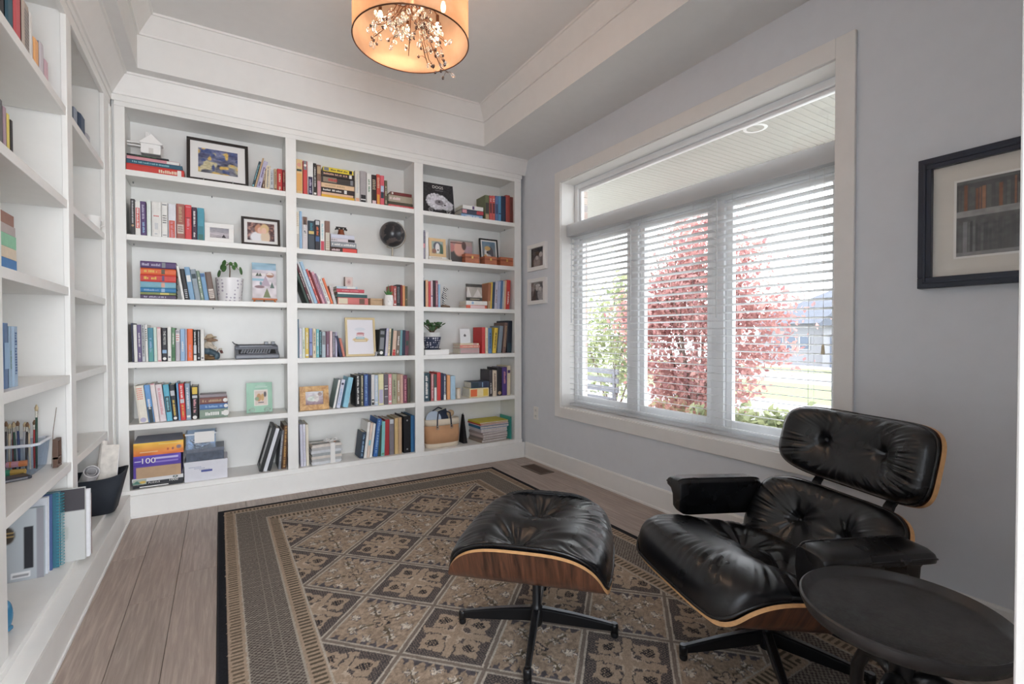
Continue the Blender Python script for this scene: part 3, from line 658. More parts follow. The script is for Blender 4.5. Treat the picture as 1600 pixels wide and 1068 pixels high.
# ottoman
ot = thing('ottoman', 'black leather ottoman with rosewood shell and four-star base on the rug', 'ottoman', (1.04, 1.535, RUGZ), R(-45))
star_base(ot, 4, 0.295, R(5), 0.092, 0.285)
bo = bend(0.165, 0.075, R(66))
def map_ot(x, y, z, z0=0.292):
    p, h, nx, nz = bo(y); return x, p+z*nx, z0+h+z*nz
sh = shell(ot, 0.292, 0.356, 3.4, map_ot, ROSE_X)
def map_oc(x, y, z):
    p, h, nx, nz = bo(y); q = np.clip(h/0.115, 0, 1); return x*(1+0.02*np.clip(z, 0, 1)/0.1), p*(1+0.05*np.clip(z, 0, 1)/0.1), 0.292+h+z*(1-0.72*q)
cushion(ot, 0.288, 0.366, 3.4, 0.142, [(-0.045, -0.125), (-0.02, 0.14)], map_oc, 3, pucker=0.0030, edge=0.40, crease=0.017, aniso=1.7)
MB().box(-0.11, 0.11, -0.045, 0.045, 0.262, 0.276).build('mounting_plate', ALU, ot, bevel=0.004)

# lounge chair; its own frame: x to the sitter's left side .. -x is the near side, +y is forward
PHI = 2.819
ch = thing('lounge_chair', 'black leather lounge chair with rosewood shells and swivel base beside the window', 'chair', (1.575, 0.994, RUGZ), PHI-math.pi/2)
# in this frame +x points to the window side (far), -x towards the camera
hb = Vector((1.650, 0.985, 0))-Vector((1.575, 0.994, 0)); cR = Matrix.Rotation(-(PHI-math.pi/2), 3, 'Z'); hb = cR @ hb
star_base(ch, 5, 0.30, R(152), 0.10, 0.27, Mo=Matrix.Translation((hb.x, hb.y, 0)) @ Matrix.Rotation(-(PHI-math.pi/2), 4, 'Z'))
TILT = R(11)
bseat = bend(0.205, 0.085, R(63))
def map_seat(x, y, z):
    p, h, nx, nz = bseat(x); X, Y, Z = p+z*nx, y, h+z*nz
    c, s = math.cos(TILT), math.sin(TILT); Y2 = Y*c-Z*s; Z2 = Y*s+Z*c
    return X, Y2+0.02, Z2+0.268
shell(ch, 0.372, 0.300, 3.6, map_seat, ROSE_Y)
def map_sc(x, y, z):
    p, h, nx, nz = bseat(x); q = np.clip(h/0.115, 0, 1); X, Y, Z = p, y+0.012*np.clip(z, 0, 1)/0.1*np.sign(y), h+z*(1-0.72*q)
    c, s = math.cos(TILT), math.sin(TILT); return X, Y*c-Z*s+0.02, Y*s+Z*c+0.268
cushion(ch, 0.362, 0.312, 3.8, 0.152, [(-0.10, -0.04), (0.10, -0.04)], map_sc, 11, pucker=0.0032, name='seat_cushion', edge=0.42, crease=0.015, aniso=1.4)
def panel_map(yb, zb, yt, zt, Rc, xw):
    e = Vector((0, yt-yb, zt-zb)); H = e.length; e.normalize(); nrm = Vector((0, e.z, -e.y)); c0 = Vector((0, (yb+yt)/2, (zb+zt)/2))
    sag = Rc*(1-math.cos(xw/Rc))
    def f(x, y, z):
        a = x/Rc; px = (Rc-z)*np.sin(a); pn = Rc-(Rc-z)*np.cos(a)-sag+0*0
        return px, c0.y+e.y*y+nrm.y*pn, c0.z+e.z*y+nrm.z*pn
    return f, H
fb, Hb = panel_map(-0.165, 0.285, -0.330, 0.590, 0.62, 0.315)
shell(ch, 0.322, Hb/2+0.006, 3.6, fb, ROSE_X, name='back_shell')
cushion(ch, 0.316, Hb/2, 3.6, 0.078, [(-0.105, 0.02), (0.105, 0.02)], fb, 21, pucker=0.0022, name='back_cushion', edge=0.42, crease=0.006)
fh, Hh = panel_map(-0.362, 0.596, -0.430, 0.856, 0.62, 0.31)
shell(ch, 0.318, Hh/2+0.006, 4.2, fh, ROSE_X, name='headrest_shell')
cushion(ch, 0.312, Hh/2, 4.2, 0.072, [(-0.125, 0.012), (0.125, 0.012)], fh, 31, pucker=0.0026, name='headrest_cushion', edge=0.40, crease=0.005)
for sx in (-0.14, 0.14):
    pts = [fb(np.array([sx]), np.array([-0.10]), np.array([-0.032])), fb(np.array([sx]), np.array([0.10]), np.array([-0.032])), fb(np.array([sx]), np.array([0.19]), np.array([-0.028])), fh(np.array([sx]), np.array([-0.10]), np.array([-0.032])), fh(np.array([sx]), np.array([0.06]), np.array([-0.032]))]
    pts = [tuple(float(q[0]) for q in p) for p in pts]
    v, f = [], []
    for p in pts: v += [(p[0]-0.017, p[1]+0.008, p[2]), (p[0]+0.017, p[1]+0.008, p[2]), (p[0]+0.017, p[1]-0.008, p[2]), (p[0]-0.017, p[1]-0.008, p[2])]
    for i in range(len(pts)-1):
        for j in range(4): f.append((4*i+j, 4*i+(j+1) % 4, 4*i+4+(j+1) % 4, 4*i+4+j))
    f += [(3, 2, 1, 0), tuple(range(len(v)-4, len(v)))]
    MB().add(v, f).build('back_brace', ALU, ch, bevel=0.003)
# arm pads: tall inner face, sloping top, thin outer lip
for s in (-1, 1):
    prof = [(0.294, 0.404), (0.284, 0.470), (0.288, 0.535), (0.304, 0.549), (0.372, 0.545), (0.392, 0.536), (0.399, 0.522), (0.396, 0.506), (0.366, 0.497), (0.350, 0.470), (0.346, 0.414), (0.328, 0.404)]
    mb = MB(); y0, y1 = -0.285, 0.095; secs = []
    for t in (1-np.cos(np.linspace(0, np.pi, 23)))/2:
        k = (1-abs(2*t-1)**16*0.20); kk = (1-abs(2*t-1)**16*0.12)
        yy = y0+(y1-y0)*t; cz = 0.495; cx = 0.335
        secs.append([(s*(cx+(px-cx)*kk), yy, cz+(pz-cz)*k+0.018*(t-0.5)) for px, pz in prof])
    P = np.array(secs); n = len(prof); v = [tuple(q) for sct in secs for q in sct]; f = []
    for i in range(len(secs)-1):
        for j in range(n): f.append((n*i+j, n*i+(j+1) % n, n*i+n+(j+1) % n, n*i+n+j))
    f += [tuple(range(n))[::-1], tuple(range(len(v)-n, len(v)))]
    ar = mb.add(v, f).build('arm_pad', LEATHER, ch)
    b = ar.modifiers.new('bevel', 'BEVEL'); b.width = 0.012; b.segments = 4; b.limit_method = 'ANGLE'; b.angle_limit = R(30); 
    ar.data.polygons.foreach_set('use_smooth', [True]*len(ar.data.polygons))
    for j in (3, 6):
        MB().tube([tuple(sct[j]) for sct in secs], 0.003, 6).build('arm_piping', LEATHER, ar, smooth=True)
MB().box(-0.12, 0.12, -0.10, 0.10, 0.238, 0.250).build('mounting_plate', ALU, ch, bevel=0.003)

# tray table in front of the chair
def tray_mat():
    m = mat('worn_black_tray', (48, 46, 46), 0.42, var=0.25, scale=9); N, L = m.node_tree.nodes, m.node_tree.links
    tc = N.new('ShaderNodeTexCoord'); w = N.new('ShaderNodeTexNoise'); w.inputs['Scale'].default_value = 22; w.inputs['Detail'].default_value = 8; w.inputs['Roughness'].default_value = 0.8
    L.new(tc.outputs['Object'], w.inputs['Vector']); r = N.new('ShaderNodeMapRange'); r.inputs['From Min'].default_value = 0.4; r.inputs['From Max'].default_value = 0.75; r.inputs['To Min'].default_value = 0.30; r.inputs['To Max'].default_value = 0.62
    L.new(w.outputs['Fac'], r.inputs['Value']); L.new(r.outputs[0], N['Principled BSDF'].inputs['Roughness']); 
    wv = N.new('ShaderNodeTexWave'); wv.wave_type = 'RINGS'; wv.rings_direction = 'Z'; wv.inputs['Scale'].default_value = 34; wv.inputs['Distortion'].default_value = 1.5
    L.new(tc.outputs['Object'], wv.inputs['Vector']); bp = N.new('ShaderNodeBump'); bp.inputs['Strength'].default_value = 0.06; bp.inputs['Distance'].default_value = 0.001
    L.new(wv.outputs['Fac'], bp.inputs['Height']); L.new(bp.outputs[0], N['Principled BSDF'].inputs['Normal']); return m
TZ = 0.553
tb = thing('tray_table', 'round black tray table with a raised rim and three curved legs by the chair', 'table', (1.246, 0.445, RUGZ))
MB().lathe([(0.0, TZ-0.034), (0.165, TZ-0.034), (0.180, TZ-0.028), (0.189, TZ-0.008), (0.189, TZ), (0.185, TZ+0.003), (0.180, TZ), (0.176, TZ-0.013), (0.168, TZ-0.0175), (0.0, TZ-0.0175)], 96, caps=False).build('tray', tray_mat(), tb, smooth='auto', angle=50)
MB().lathe([(0.0, 0.36), (0.018, 0.365), (0.022, 0.43), (0.03, TZ-0.06), (0.06, TZ-0.036)], 24).build('column', mat('black_lacquer', (20, 20, 22), 0.3, var=0), tb, smooth=True)
for k in range(3):
    a = R(62+120*k); c, s = math.cos(a), math.sin(a)
    pts = [(0.010, 0.40), (0.05, 0.415), (0.095, 0.40), (0.120, 0.35), (0.128, 0.25), (0.136, 0.12), (0.150, 0.04), (0.165, 0.013)]
    MB().tube([(r*c, r*s, z) for r, z in pts], [0.016, 0.016, 0.015, 0.014, 0.0135, 0.013, 0.0125, 0.0125], 10).build('leg', mat('black_lacquer', (20, 20, 22), 0.3, var=0), tb, smooth=True)

# ---------------------------------------------------------------- chandelier
CX, CY, CZ = 0.772, 2.165, 2.50
cd = thing('chandelier', 'gold sheer drum chandelier with crystal twig sprays hanging from the tray ceiling', 'chandelier', (CX, CY, CZ))
def sheer():
    m = bpy.data.materials.new('gold_organza'); m.use_nodes = True; N, L = m.node_tree.nodes, m.node_tree.links
    for n in list(N): N.remove(n)
    o = N.new('ShaderNodeOutputMaterial'); t = N.new('ShaderNodeBsdfTransparent'); d = N.new('ShaderNodeBsdfDiffuse'); tr = N.new('ShaderNodeBsdfTranslucent'); a = N.new('ShaderNodeAddShader'); g = N.new('ShaderNodeBsdfGlossy')
    tc = N.new('ShaderNodeTexCoord'); nz = N.new('ShaderNodeTexNoise'); nz.inputs['Scale'].default_value = 7; nz.inputs['Detail'].default_value = 4; L.new(tc.outputs['Object'], nz.inputs['Vector'])
    r = N.new('ShaderNodeValToRGB'); r.color_ramp.elements[0].color = lin((200, 158, 126)); r.color_ramp.elements[1].color = lin((220, 188, 158)); r.color_ramp.elements[0].position = 0.3; r.color_ramp.elements[1].position = 0.7; L.new(nz.outputs['Fac'], r.inputs[0])
    for n in (d, tr, g): L.new(r.outputs[0], n.inputs[0])
    t.inputs[0].default_value = lin((246, 226, 202)); g.inputs['Roughness'].default_value = 0.25
    m1 = N.new('ShaderNodeMixShader'); m1.inputs[0].default_value = 0.5; L.new(d.outputs[0], m1.inputs[1]); L.new(tr.outputs[0], m1.inputs[2])
    m3 = N.new('ShaderNodeMixShader'); m3.inputs[0].default_value = 0.08; L.new(m1.outputs[0], m3.inputs[1]); L.new(g.outputs[0], m3.inputs[2])
    m2 = N.new('ShaderNodeMixShader'); m2.inputs[0].default_value = 0.46; L.new(m3.outputs[0], m2.inputs[1]); L.new(t.outputs[0], m2.inputs[2]); L.new(m2.outputs[0], o.inputs[0]); return m
RD, HD = 0.262, 0.33
MB().lathe([(RD, 0.003), (RD, HD)], 96, caps=False).build('drum_shade', sheer(), cd, smooth=True)
BRZ = mat('bronze_wire', (96, 62, 42), 0.35, metal=0.7, var=0)
def hoop(z): return [(RD*math.cos(2*math.pi*k/96), RD*math.sin(2*math.pi*k/96), z) for k in range(96)]
MB().tube(hoop(0.002), 0.0032, 6, closed=True).build('lower_ring', BRZ, cd, smooth=True)
MB().tube(hoop(HD), 0.0032, 6, closed=True).build('upper_ring', BRZ, cd, smooth=True)
MB().tube([(0, 0, 0.14), (0.004, 0.002, 0.36), (0, 0, ZC-CZ-0.02)], 0.006, 8).build('stem', BRZ, cd, smooth=True)
MB().lathe([(0.065, ZC-CZ-0.001), (0.065, ZC-CZ-0.018), (0.05, ZC-CZ-0.026), (0.0, ZC-CZ-0.028)], 32).build('canopy', BRZ, cd, smooth='auto')
sp = MB()
for k in range(3):
    a = 2*math.pi*k/3; sp.tube([(0, 0, HD), (RD*math.cos(a), RD*math.sin(a), HD)], 0.0022, 6)
sp.build('spider', BRZ, cd)
BULB = mat('lit_bulb', (255, 226, 186), 0.4, var=0, emit=14)
for k in range(6):
    a = 2*math.pi*k/6+0.3; x, y = 0.155*math.cos(a), 0.155*math.sin(a)
    s = MB().tube([(0, 0, 0.25), (x*0.6, y*0.6, 0.235), (x, y, 0.20)], 0.003, 6).lathe([(0.008, 0.165), (0.008, 0.20)], 10, M=T(x, y, 0)).build('lamp_arm', BRZ, cd)
    MB().lathe([(0.0, 0.118), (0.008, 0.122), (0.0115, 0.135), (0.0105, 0.150), (0.006, 0.166)], 14, M=T(x, y, 0), caps=False).build('bulb', BULB, s, smooth=True)
    l = bpy.data.lights.new('bulb_light', 'POINT'); l.energy = 1.3; l.color = (1.0, 0.68, 0.46); l.shadow_soft_size = 0.03
    lo = bpy.data.objects.new('bulb_light', l); COL.objects.link(lo); lo.parent = cd; lo.location = (x, y, 0.10)
CRY = mat('clear_crystal', (250, 246, 240), 0.04, var=0, spec=0.9, trans=0.85); DBEAD = mat('smoky_bead', (70, 48, 40), 0.15, var=0, spec=0.8)
cm = MB().ball((0, 0, 0), 0.0085, 0.0085, 0.014, 8).mesh('crystal', CRY, True); dm = MB().ball((0, 0, 0), 0.0062, 0.0062, 0.0085, 8).mesh('bead', DBEAD, True)
g = random.Random(12); tw = MB(); nb = 0
sprays = [(a*math.pi/5.5+0.2, g.uniform(0.13, 0.22), g.uniform(-0.025, 0.07)) for a in range(11)]+[(-0.55, 0.17, -0.14), (-0.15, 0.10, -0.085), (3.6, 0.21, -0.03)]
for a, r, z in sprays:
    ex, ey = r*math.cos(a), r*math.sin(a); s0 = (0, 0, g.uniform(0.14, 0.22)); mid = (ex*0.45, ey*0.45, z*0.5+0.10+g.uniform(-.02, .02))
    tw.tube([s0, (ex*0.2, ey*0.2, s0[2]-0.01), mid, (ex*0.8, ey*0.8, z+0.025), (ex, ey, z)], [0.0032, 0.003, 0.0026, 0.002, 0.0013], 6)
    for q in range(12):
        t = g.uniform(0.35, 1.0); bx_, by_ = ex*t, ey*t; bz = mid[2]+(z-mid[2])*max(0, (t-0.45)/0.55)
        p = (bx_+g.gauss(0, 0.022), by_+g.gauss(0, 0.022), bz+g.gauss(-0.012, 0.02))
        if math.hypot(p[0], p[1]) > RD-0.02: continue
        tw.tube([(bx_, by_, bz), ((bx_+p[0])/2, (by_+p[1])/2, (bz+p[2])/2+0.008), p], 0.0009, 4)
        dk = q % 3 == 0 or z < -0.05 and q % 2
        o = ob('bead' if dk else 'crystal', dm if dk else cm, cd); o.location = p; o.rotation_euler = (g.uniform(-.6, .6), g.uniform(-.6, .6), 0)
tw.build('twigs', BRZ, cd, kind='stuff', smooth=True)

# ---------------------------------------------------------------- on the window wall
def wall_frame(name, label, cat, yc, zc, w, h, fw, depth, fm, layers, mat_w=0.0, glass=True, nx=60, group=None, two=False):
    t = thing(name, label, cat, (XW-0.001, yc, zc), R(-90), group)   # local x runs along the wall, local -y into the room
    f = MB()
    for x0, x1, z0, z1 in ((-w/2, w/2, h/2-fw, h/2), (-w/2, w/2, -h/2, -h/2+fw), (-w/2, -w/2+fw, -h/2+fw, h/2-fw), (w/2-fw, w/2, -h/2+fw, h/2-fw)): f.box(x0, x1, -depth, 0, z0, z1)
    f.build('frame', fm, t, bevel=0.002)
    if two: 
        g = MB(); q = fw*0.42
        for x0, x1, z0, z1 in ((-w/2+q, w/2-q, h/2-fw*0.62, h/2-q), (-w/2+q, w/2-q, -h/2+q, -h/2+fw*0.62), (-w/2+q, -w/2+fw*0.62, -h/2+q, h/2-q), (w/2-fw*0.62, w/2-q, -h/2+q, h/2-q)): g.box(x0, x1, -depth-0.004, -depth+0.001, z0, z1)
        g.build('frame_bead', fm, t, bevel=0.0015)
    iw, ih = w-2*fw, h-2*fw
    if mat_w:
        MB().box(-iw/2, iw/2, -0.012, -0.004, -ih/2, ih/2).build('mat_board', mat('cream_mat_board', (222, 217, 208), 0.8, var=0.02), t)
        pw, ph, dy = iw-2*mat_w, ih-2*mat_w, -0.0125
        MB().box(-pw/2-0.008, pw/2+0.008, -0.0128, -0.012, -ph/2-0.008, ph/2+0.008).build('mat_bevel', mat('white_bevel', (240, 238, 234), 0.6, var=0), t)
        dy = -0.0132
    else: pw, ph, dy = iw, ih, -0.006
    print_sheet('print', pw, ph, layers, t, nx, T(0, dy, -ph/2))
    if glass: MB().box(-iw/2, iw/2, -0.020, -0.018, -ih/2, ih/2).build('glass', PANE, t)
    return t
BWa = [('bg', (70, 62, 60), (60, 56, 58)), ('n', 5, 0.25), ('e', .72, .30, .26, .42, (120, 112, 112)), ('e', .70, .63, .12, .13, (205, 198, 194)), ('e', .40, .22, .24, .34, (150, 142, 140)), ('e', .42, .48, .10, .11, (190, 184, 180)), ('r', 0, 0, .12, 1, (44, 36, 36)), ('n', 14, 0.12)]
BWb = [('bg', (90, 86, 86), (120, 116, 114)), ('n', 7, 0.3), ('e', .38, .25, .22, .42, (48, 46, 48)), ('e', .45, .66, .13, .13, (196, 190, 186)), ('e', .68, .35, .22, .40, (164, 160, 158)), ('e', .65, .62, .10, .11, (206, 200, 196)), ('e', .5, .82, .16, .09, (210, 206, 204)), ('n', 16, 0.12)]
WF = mat('white_frame', (238, 236, 233), 0.4, var=0)
wall_frame('framed_photo', 'upper of two white-framed black and white photos left of the window', 'picture', 3.598, 1.846, 0.285, 0.238, 0.034, 0.03, WF, BWa, group='small white frames beside the window')
wall_frame('framed_photo', 'lower of two white-framed black and white photos left of the window', 'picture', 3.598, 1.540, 0.285, 0.232, 0.034, 0.03, WF, BWb, group='small white frames beside the window')
g = random.Random(5); sh_ = [('bg', (70, 70, 72), (92, 92, 94)), ('r', 0, .52, 1, .60, (150, 150, 150)), ('r', 0, .60, 1, .96, (58, 58, 60)), ('r', 0, 0, 1, .05, (128, 128, 130))]
x = 0.02
while x < 0.98:
    wd = g.uniform(.012, .035); c = g.randint(40, 130); sh_.append(('r', x, .05, x+wd, g.uniform(.33, .47), (c, c, c+3))); x += wd+0.004
x = 0.02
while x < 0.98:
    wd = g.uniform(.012, .03); c = g.randint(44, 104); k = g.random() < .3; sh_.append(('r', x, .60, x+wd, g.uniform(.84, .95), (c+64, c+14, c-16) if k else (c, c, c))); x += wd+0.005
sh_.append(('n', 30, 0.10))
wall_frame('framed_print', 'large navy-framed print of old books on shelves, right of the window', 'picture', 0.52, 1.591, 0.614, 0.516, 0.043, 0.034, mat('navy_frame', (26, 34, 52), 0.35, var=0.1), sh_, mat_w=0.072, nx=150, two=True)
t = thing('wall_outlet', 'white electrical outlet low on the wall left of the window', 'outlet', (XW-0.001, 3.637, 0.436), R(-90))
MB().box(-0.035, 0.035, -0.006, 0, -0.058, 0.058).build('cover_plate', WF, t, bevel=0.002)
for z in (-0.026, 0.026):
    s = MB().box(-0.017, 0.017, -0.0075, -0.005, z-0.014, z+0.014).build('socket', mat('outlet_white', (226, 226, 224), 0.4, var=0), t, bevel=0.002)
    MB().box(-0.007, -0.005, -0.0082, -0.007, z-0.005, z+0.006).box(0.005, 0.007, -0.0082, -0.007, z-0.005, z+0.006).build('slot', BLACKP, s)
VM = mat('brown_vent_metal', (92, 74, 62), 0.5, var=0.08)
t = thing('floor_vent', 'brown metal floor register set in the planks below the window', 'vent', (2.31, 3.40, 0))
f = MB()
for x0, x1, y0, y1 in ((-.07, .07, -.15, -.128), (-.07, .07, .128, .15), (-.07, -.05, -.128, .128), (.05, .07, -.128, .128)): f.box(x0, x1, y0, y1, 0.0004, 0.005)
f.build('frame', VM, t, bevel=0.001)
MB().box(-0.05, 0.05, -0.128, 0.128, 0.0004, 0.0012).build('duct_screen', mat('dark_duct', (28, 24, 22), 0.9, var=0), t)
lv = MB().box(-0.049, 0.049, -0.0025, 0.0025, 0.001, 0.0042).mesh('louvre', VM)
for k in range(19): o = ob('louvre', lv, t); o.location = (0, -0.117+0.013*k, 0)
# ---------------------------------------------------------------- books
ORD = 'first second third fourth fifth sixth seventh eighth ninth tenth eleventh twelfth thirteenth fourteenth fifteenth sixteenth seventeenth eighteenth nineteenth twentieth twenty-first twenty-second twenty-third twenty-fourth twenty-fifth twenty-sixth'.split()
SHN = ('top', 'second', 'third', 'fourth', 'fifth', 'bottom'); BAYN = ('left', 'middle', 'right')
brng = random.Random(21)
K = dict(w=(232,230,226), k=(34,33,36), gy=(128,130,136), lg=(196,198,202), r=(196,62,62), dr=(120,40,48), or_=(232,116,64), y=(226,192,84), g=(98,140,104), dg=(52,72,64), t=(74,140,158), lt=(140,196,206), b=(66,100,150), lb=(150,184,216), n=(44,50,78), p=(92,72,116), lp=(186,180,204), pk=(214,150,158), lpk=(230,204,206), br=(112,84,72), tn=(188,160,126), cr=(226,212,184), mv=(118,82,94), dt=(40,60,70), ol=(92,90,70))
def kc(c): return K[c] if isinstance(c, str) else c
def cloth(c): return mat('book_cover', kc(c), 0.5, var=0.05, scale=40)
def ink(c): return mat('spine_print', kc(c), 0.5, var=0)
def glyph_rows(mb, x0, x1, z0, z1, y, vertical, size):
    # small blocks of type; the lettering is too small to read in the photograph
    if vertical:
        z = z1; cx = (x0+x1)/2; hw = (x1-x0)*0.5*size
        while z > z0:
            ln = brng.uniform(0.5, 1.0)*hw*0.9
            if brng.random() < 0.14: z -= ln*1.2; continue
            k = brng.choice((1.0, 1.0, 0.72)); mb.add([(cx-hw, y, z), (cx-hw+2*hw*k, y, z), (cx-hw+2*hw*k, y, z-ln), (cx-hw, y, z-ln)], [(0, 3, 2, 1)]); z -= ln*1.45
    else:
        n = max(1, int((z1-z0)/0.012)); 
        for i in range(n):
            zz = z1-(i+0.5)*(z1-z0)/n; x = x0
            while x < x1-0.002:
                wd = brng.uniform(0.0025, 0.006); mb.add([(x, y, zz-0.0035), (min(x+wd, x1), y, zz-0.0035), (min(x+wd, x1), y, zz+0.0035), (x, y, zz+0.0035)], [(0, 1, 2, 3)]); x += wd*1.4
def book(w, h, d, col, decor, label, group, loc, rot, cat='book', name='book'):
    t = thing(name, label, cat, loc, 0, group); t.rotation_euler = rot; c = cloth(col); e = min(0.0022, w*0.12)
    rb = w*0.10
    MB().box(0, e, 0.001, d, 0, h).box(w-e, w, 0.001, d, 0, h).prism([(0, 0.001), (rb*2, -rb*0.5), (w-rb*2, -rb*0.5), (w, 0.001), (w, 0.0035), (0, 0.0035)], 0, h, axis=2).build('cover', c, t)
    MB().box(e, w-e, 0.0035, d-0.003, 0.0025, h-0.003).build('pages', PAPER, t)
    yk = -rb*0.5-0.0004; lvl = 0
    for q in decor:
        k, z0, z1 = q[0], q[1]*h, q[2]*h; lvl += 1; y = yk-0.00025*lvl
        if k == 'p':
            MB().add([(rb*1.2, y, z0), (w-rb*1.2, y, z0), (w-rb*1.2, y, z1), (rb*1.2, y, z1)], [(0, 1, 2, 3)]).build('spine_panel', ink(q[3]), t)
        elif k == 'txt':
            text(q[4], q[5]*w, ink(q[3]), t, T(w/2, y-0.0003, (z0+z1)/2) @ RX(90) @ RZ(-90), sx=q[6] if len(q) > 6 else 1)
        elif k == 'o':
            MB().lathe([(0.0, 0), (w*0.33, 0)], 14, M=T(w/2, y, z0) @ RX(90), caps=False).build('spine_emblem', ink(q[3]), t)
        else:
            mb = MB(); glyph_rows(mb, w*0.2, w*0.8, z0, z1, y, k == 't', 0.62 if k == 't' else 1)
            if mb.f: mb.build('lettering', ink(q[3]), t)
    return t
AUTO = {'w': 'gy', 'k': 'w', 'gy': 'w', 'lg': 'gy', 'r': 'cr', 'dr': 'tn', 'or_': 'cr', 'y': 'k', 'g': 'w', 'dg': 'cr', 't': 'w', 'lt': 'w', 'b': 'w', 'lb': 'n', 'n': 'lb', 'p': 'lp', 'lp': 'p', 'pk': 'w', 'lpk': 'r', 'br': 'cr', 'tn': 'br', 'cr': 'br', 'mv': 'lpk', 'dt': 'lt', 'ol': 'cr'}
def auto_decor(col, w):
    a = AUTO.get(col, 'w') if isinstance(col, str) else 'w'; r = brng.random()
    d = [('t', 0.30 if r < .5 else 0.42, 0.88 if r < .7 else 0.78, a)]
    if r > 0.35: d.append(('t', 0.10, 0.24, a))
    else: d.append(('p', 0.06, 0.12, a))
    return d
def row(bay, si, items, y=3.872, zs=None, start=0, dmax=0.235):
    zs = zs if zs is not None else (SH_B[si] if si < 5 else BOT)
    grp = 'upright books on the %s shelf of the %s bay' % (SHN[si], BAYN[bay])
    for i, it in enumerate(items):
        l, r, top, col, desc = it[:5]; lean = it[5] if len(it) > 5 else 0; dec = it[6] if len(it) > 6 else None
        xl, xr = x_at(l, zs, y), x_at(r, zs, y); zt = on((l+r)/2+(top-500)*0, top, 1, y).z; a = R(lean)
        h = max(0.08, (zt-zs)/math.cos(a)-abs(math.sin(a))*(xr-xl)); w = max(0.006, (xr-xl)*math.cos(a)-0.0012)
        if dec is None: dec = auto_decor(col, w)
        x0 = xl+0.0006 if lean <= 0 else xr-0.0006
        # pivot on the lower corner that touches the shelf
        t = book(w, h, min(dmax, 0.66*h+0.02), col, dec, '%s, %s from left on the %s shelf, %s bay' % (desc, ORD[start+i], SHN[si], BAYN[bay]), grp, (x0, y, zs+0.0003), (0, a, 0))
        if lean > 0:
            off = Vector((-w*math.cos(a), 0, w*math.sin(a))); t.location = Vector(t.location)+off
def stack(bay, si, items, y=3.872, zs=None, which='', dmax=0.2):
    zs = zs if zs is not None else (SH_B[si] if si < 5 else BOT); n = len(items); z = zs+0.0003
    nm = ('%s stack' % which).strip()
    for i, it in enumerate(items):          # bottom first: (pxL, pxR, py of its top edge at the left end, colour, desc, decor)
        l, r, top, col, desc = it[:5]; dec = it[5] if len(it) > 5 else None
        zt = on(l+2, top, 1, y).z; xl, xr = x_at(l, z, y), x_at(r, z, y); th = max(0.006, zt-z-0.0003)
        if dec is None: dec = auto_decor(col, th)
        pos = ('bottom book' if i == 0 else 'top book' if i == n-1 else ORD[i]+' book up')
        yy = y+brng.uniform(0, 0.012)
        book(th, xr-xl, min(dmax, (xr-xl)*0.72+0.02), col, dec, '%s, %s of the %s, %s shelf, %s bay' % (desc, pos, nm, SHN[si], BAYN[bay]), 'stacked books on the %s shelf of the %s bay' % (SHN[si], BAYN[bay]), (xr, yy, z), (0, R(-90), 0))
        z += th+0.0003
    return z

# left bay
stack(0, 0, [(197.3, 287.7, 253.8, (204,64,56), 'thick red book', [('t',.1,.45,'cr'),('p',.05,.12,'w')]), (197.5, 284.9, 246.8, (44,86,108), 'teal blue hardback', [('t',.25,.9,'lt')]), (197.5, 280.2, 241.2, 'pk', 'thin pink book', [('p',.0,.25,'w')]), (197.5, 263.4, 238.4, 'k', 'thin black book', [('t',.3,.8,'g')])])
row(0, 0, [(392.6,396.6,250,'dt','dark teal leaning book',14), (396.7,399.6,244.5,'tn','thin tan leaning book',14,[]), (399.8,407.2,249.5,'lp','lavender leaning book',14), (409,413,262,'br','short brown book',6), (413.6,421.2,258.5,'cr','cream book with grey lettering',3,[('t',.1,.95,'gy')]), (421.4,428,264.5,'lg','grey patterned book',0), (428.2,433,264,'tn','tan paperback',0), (433.2,441.4,264,'r','red hardback',0), (441.6,446,265.5,'dr','dark maroon book',0)])
row(0, 1, [(204.2,211,310.6,(66,64,66),'dark grey hardback',0,[('t',.35,.95,'lg'),('o',.27,.3,'tn')]), (211.4,219.8,315,'w','white book with red label',0,[('p',.22,.82,(206,84,80)),('t',.25,.8,'w')]), (220.2,229.4,314.6,'p','purple book',-1,[('t',.5,.9,'lp'),('t',.1,.4,'lb')]), (229.6,236.4,313.4,(224,230,226),'plain white book',0,[]), (237,252.4,315.5,(228,226,222),'wide white book',0,[('h',.57,.63,'r'),('t',.1,.4,'lg')]), (252.7,262.2,316.5,'w','white book with black dots',0,[('h',.40,.66,'k'),('p',.92,.95,'gy'),('h',.06,.10,'gy')]), (262.8,275.3,318.7,(222,222,228),'white book over red lower half',0,[('p',.0,.52,(206,92,76)),('t',.06,.48,'pk')]), (275.6,289,318.7,(164,100,90),'brick brown book',0,[('t',.5,.95,'tn'),('p',.16,.42,(206,186,176)),('h',.2,.38,'br')]), (289.2,299.6,320.2,(214,66,70),'bright red hardback',0,[('p',.62,.64,'dr'),('t',.3,.6,'pk'),('p',.93,.95,'pk')]), (300,308.2,323.8,(74,52,70),'dark purple book',0), (308.4,319.4,325,(78,152,172),'teal book',0,[('p',0,.45,(56,124,138)),('p',0,.2,(60,110,104))])])
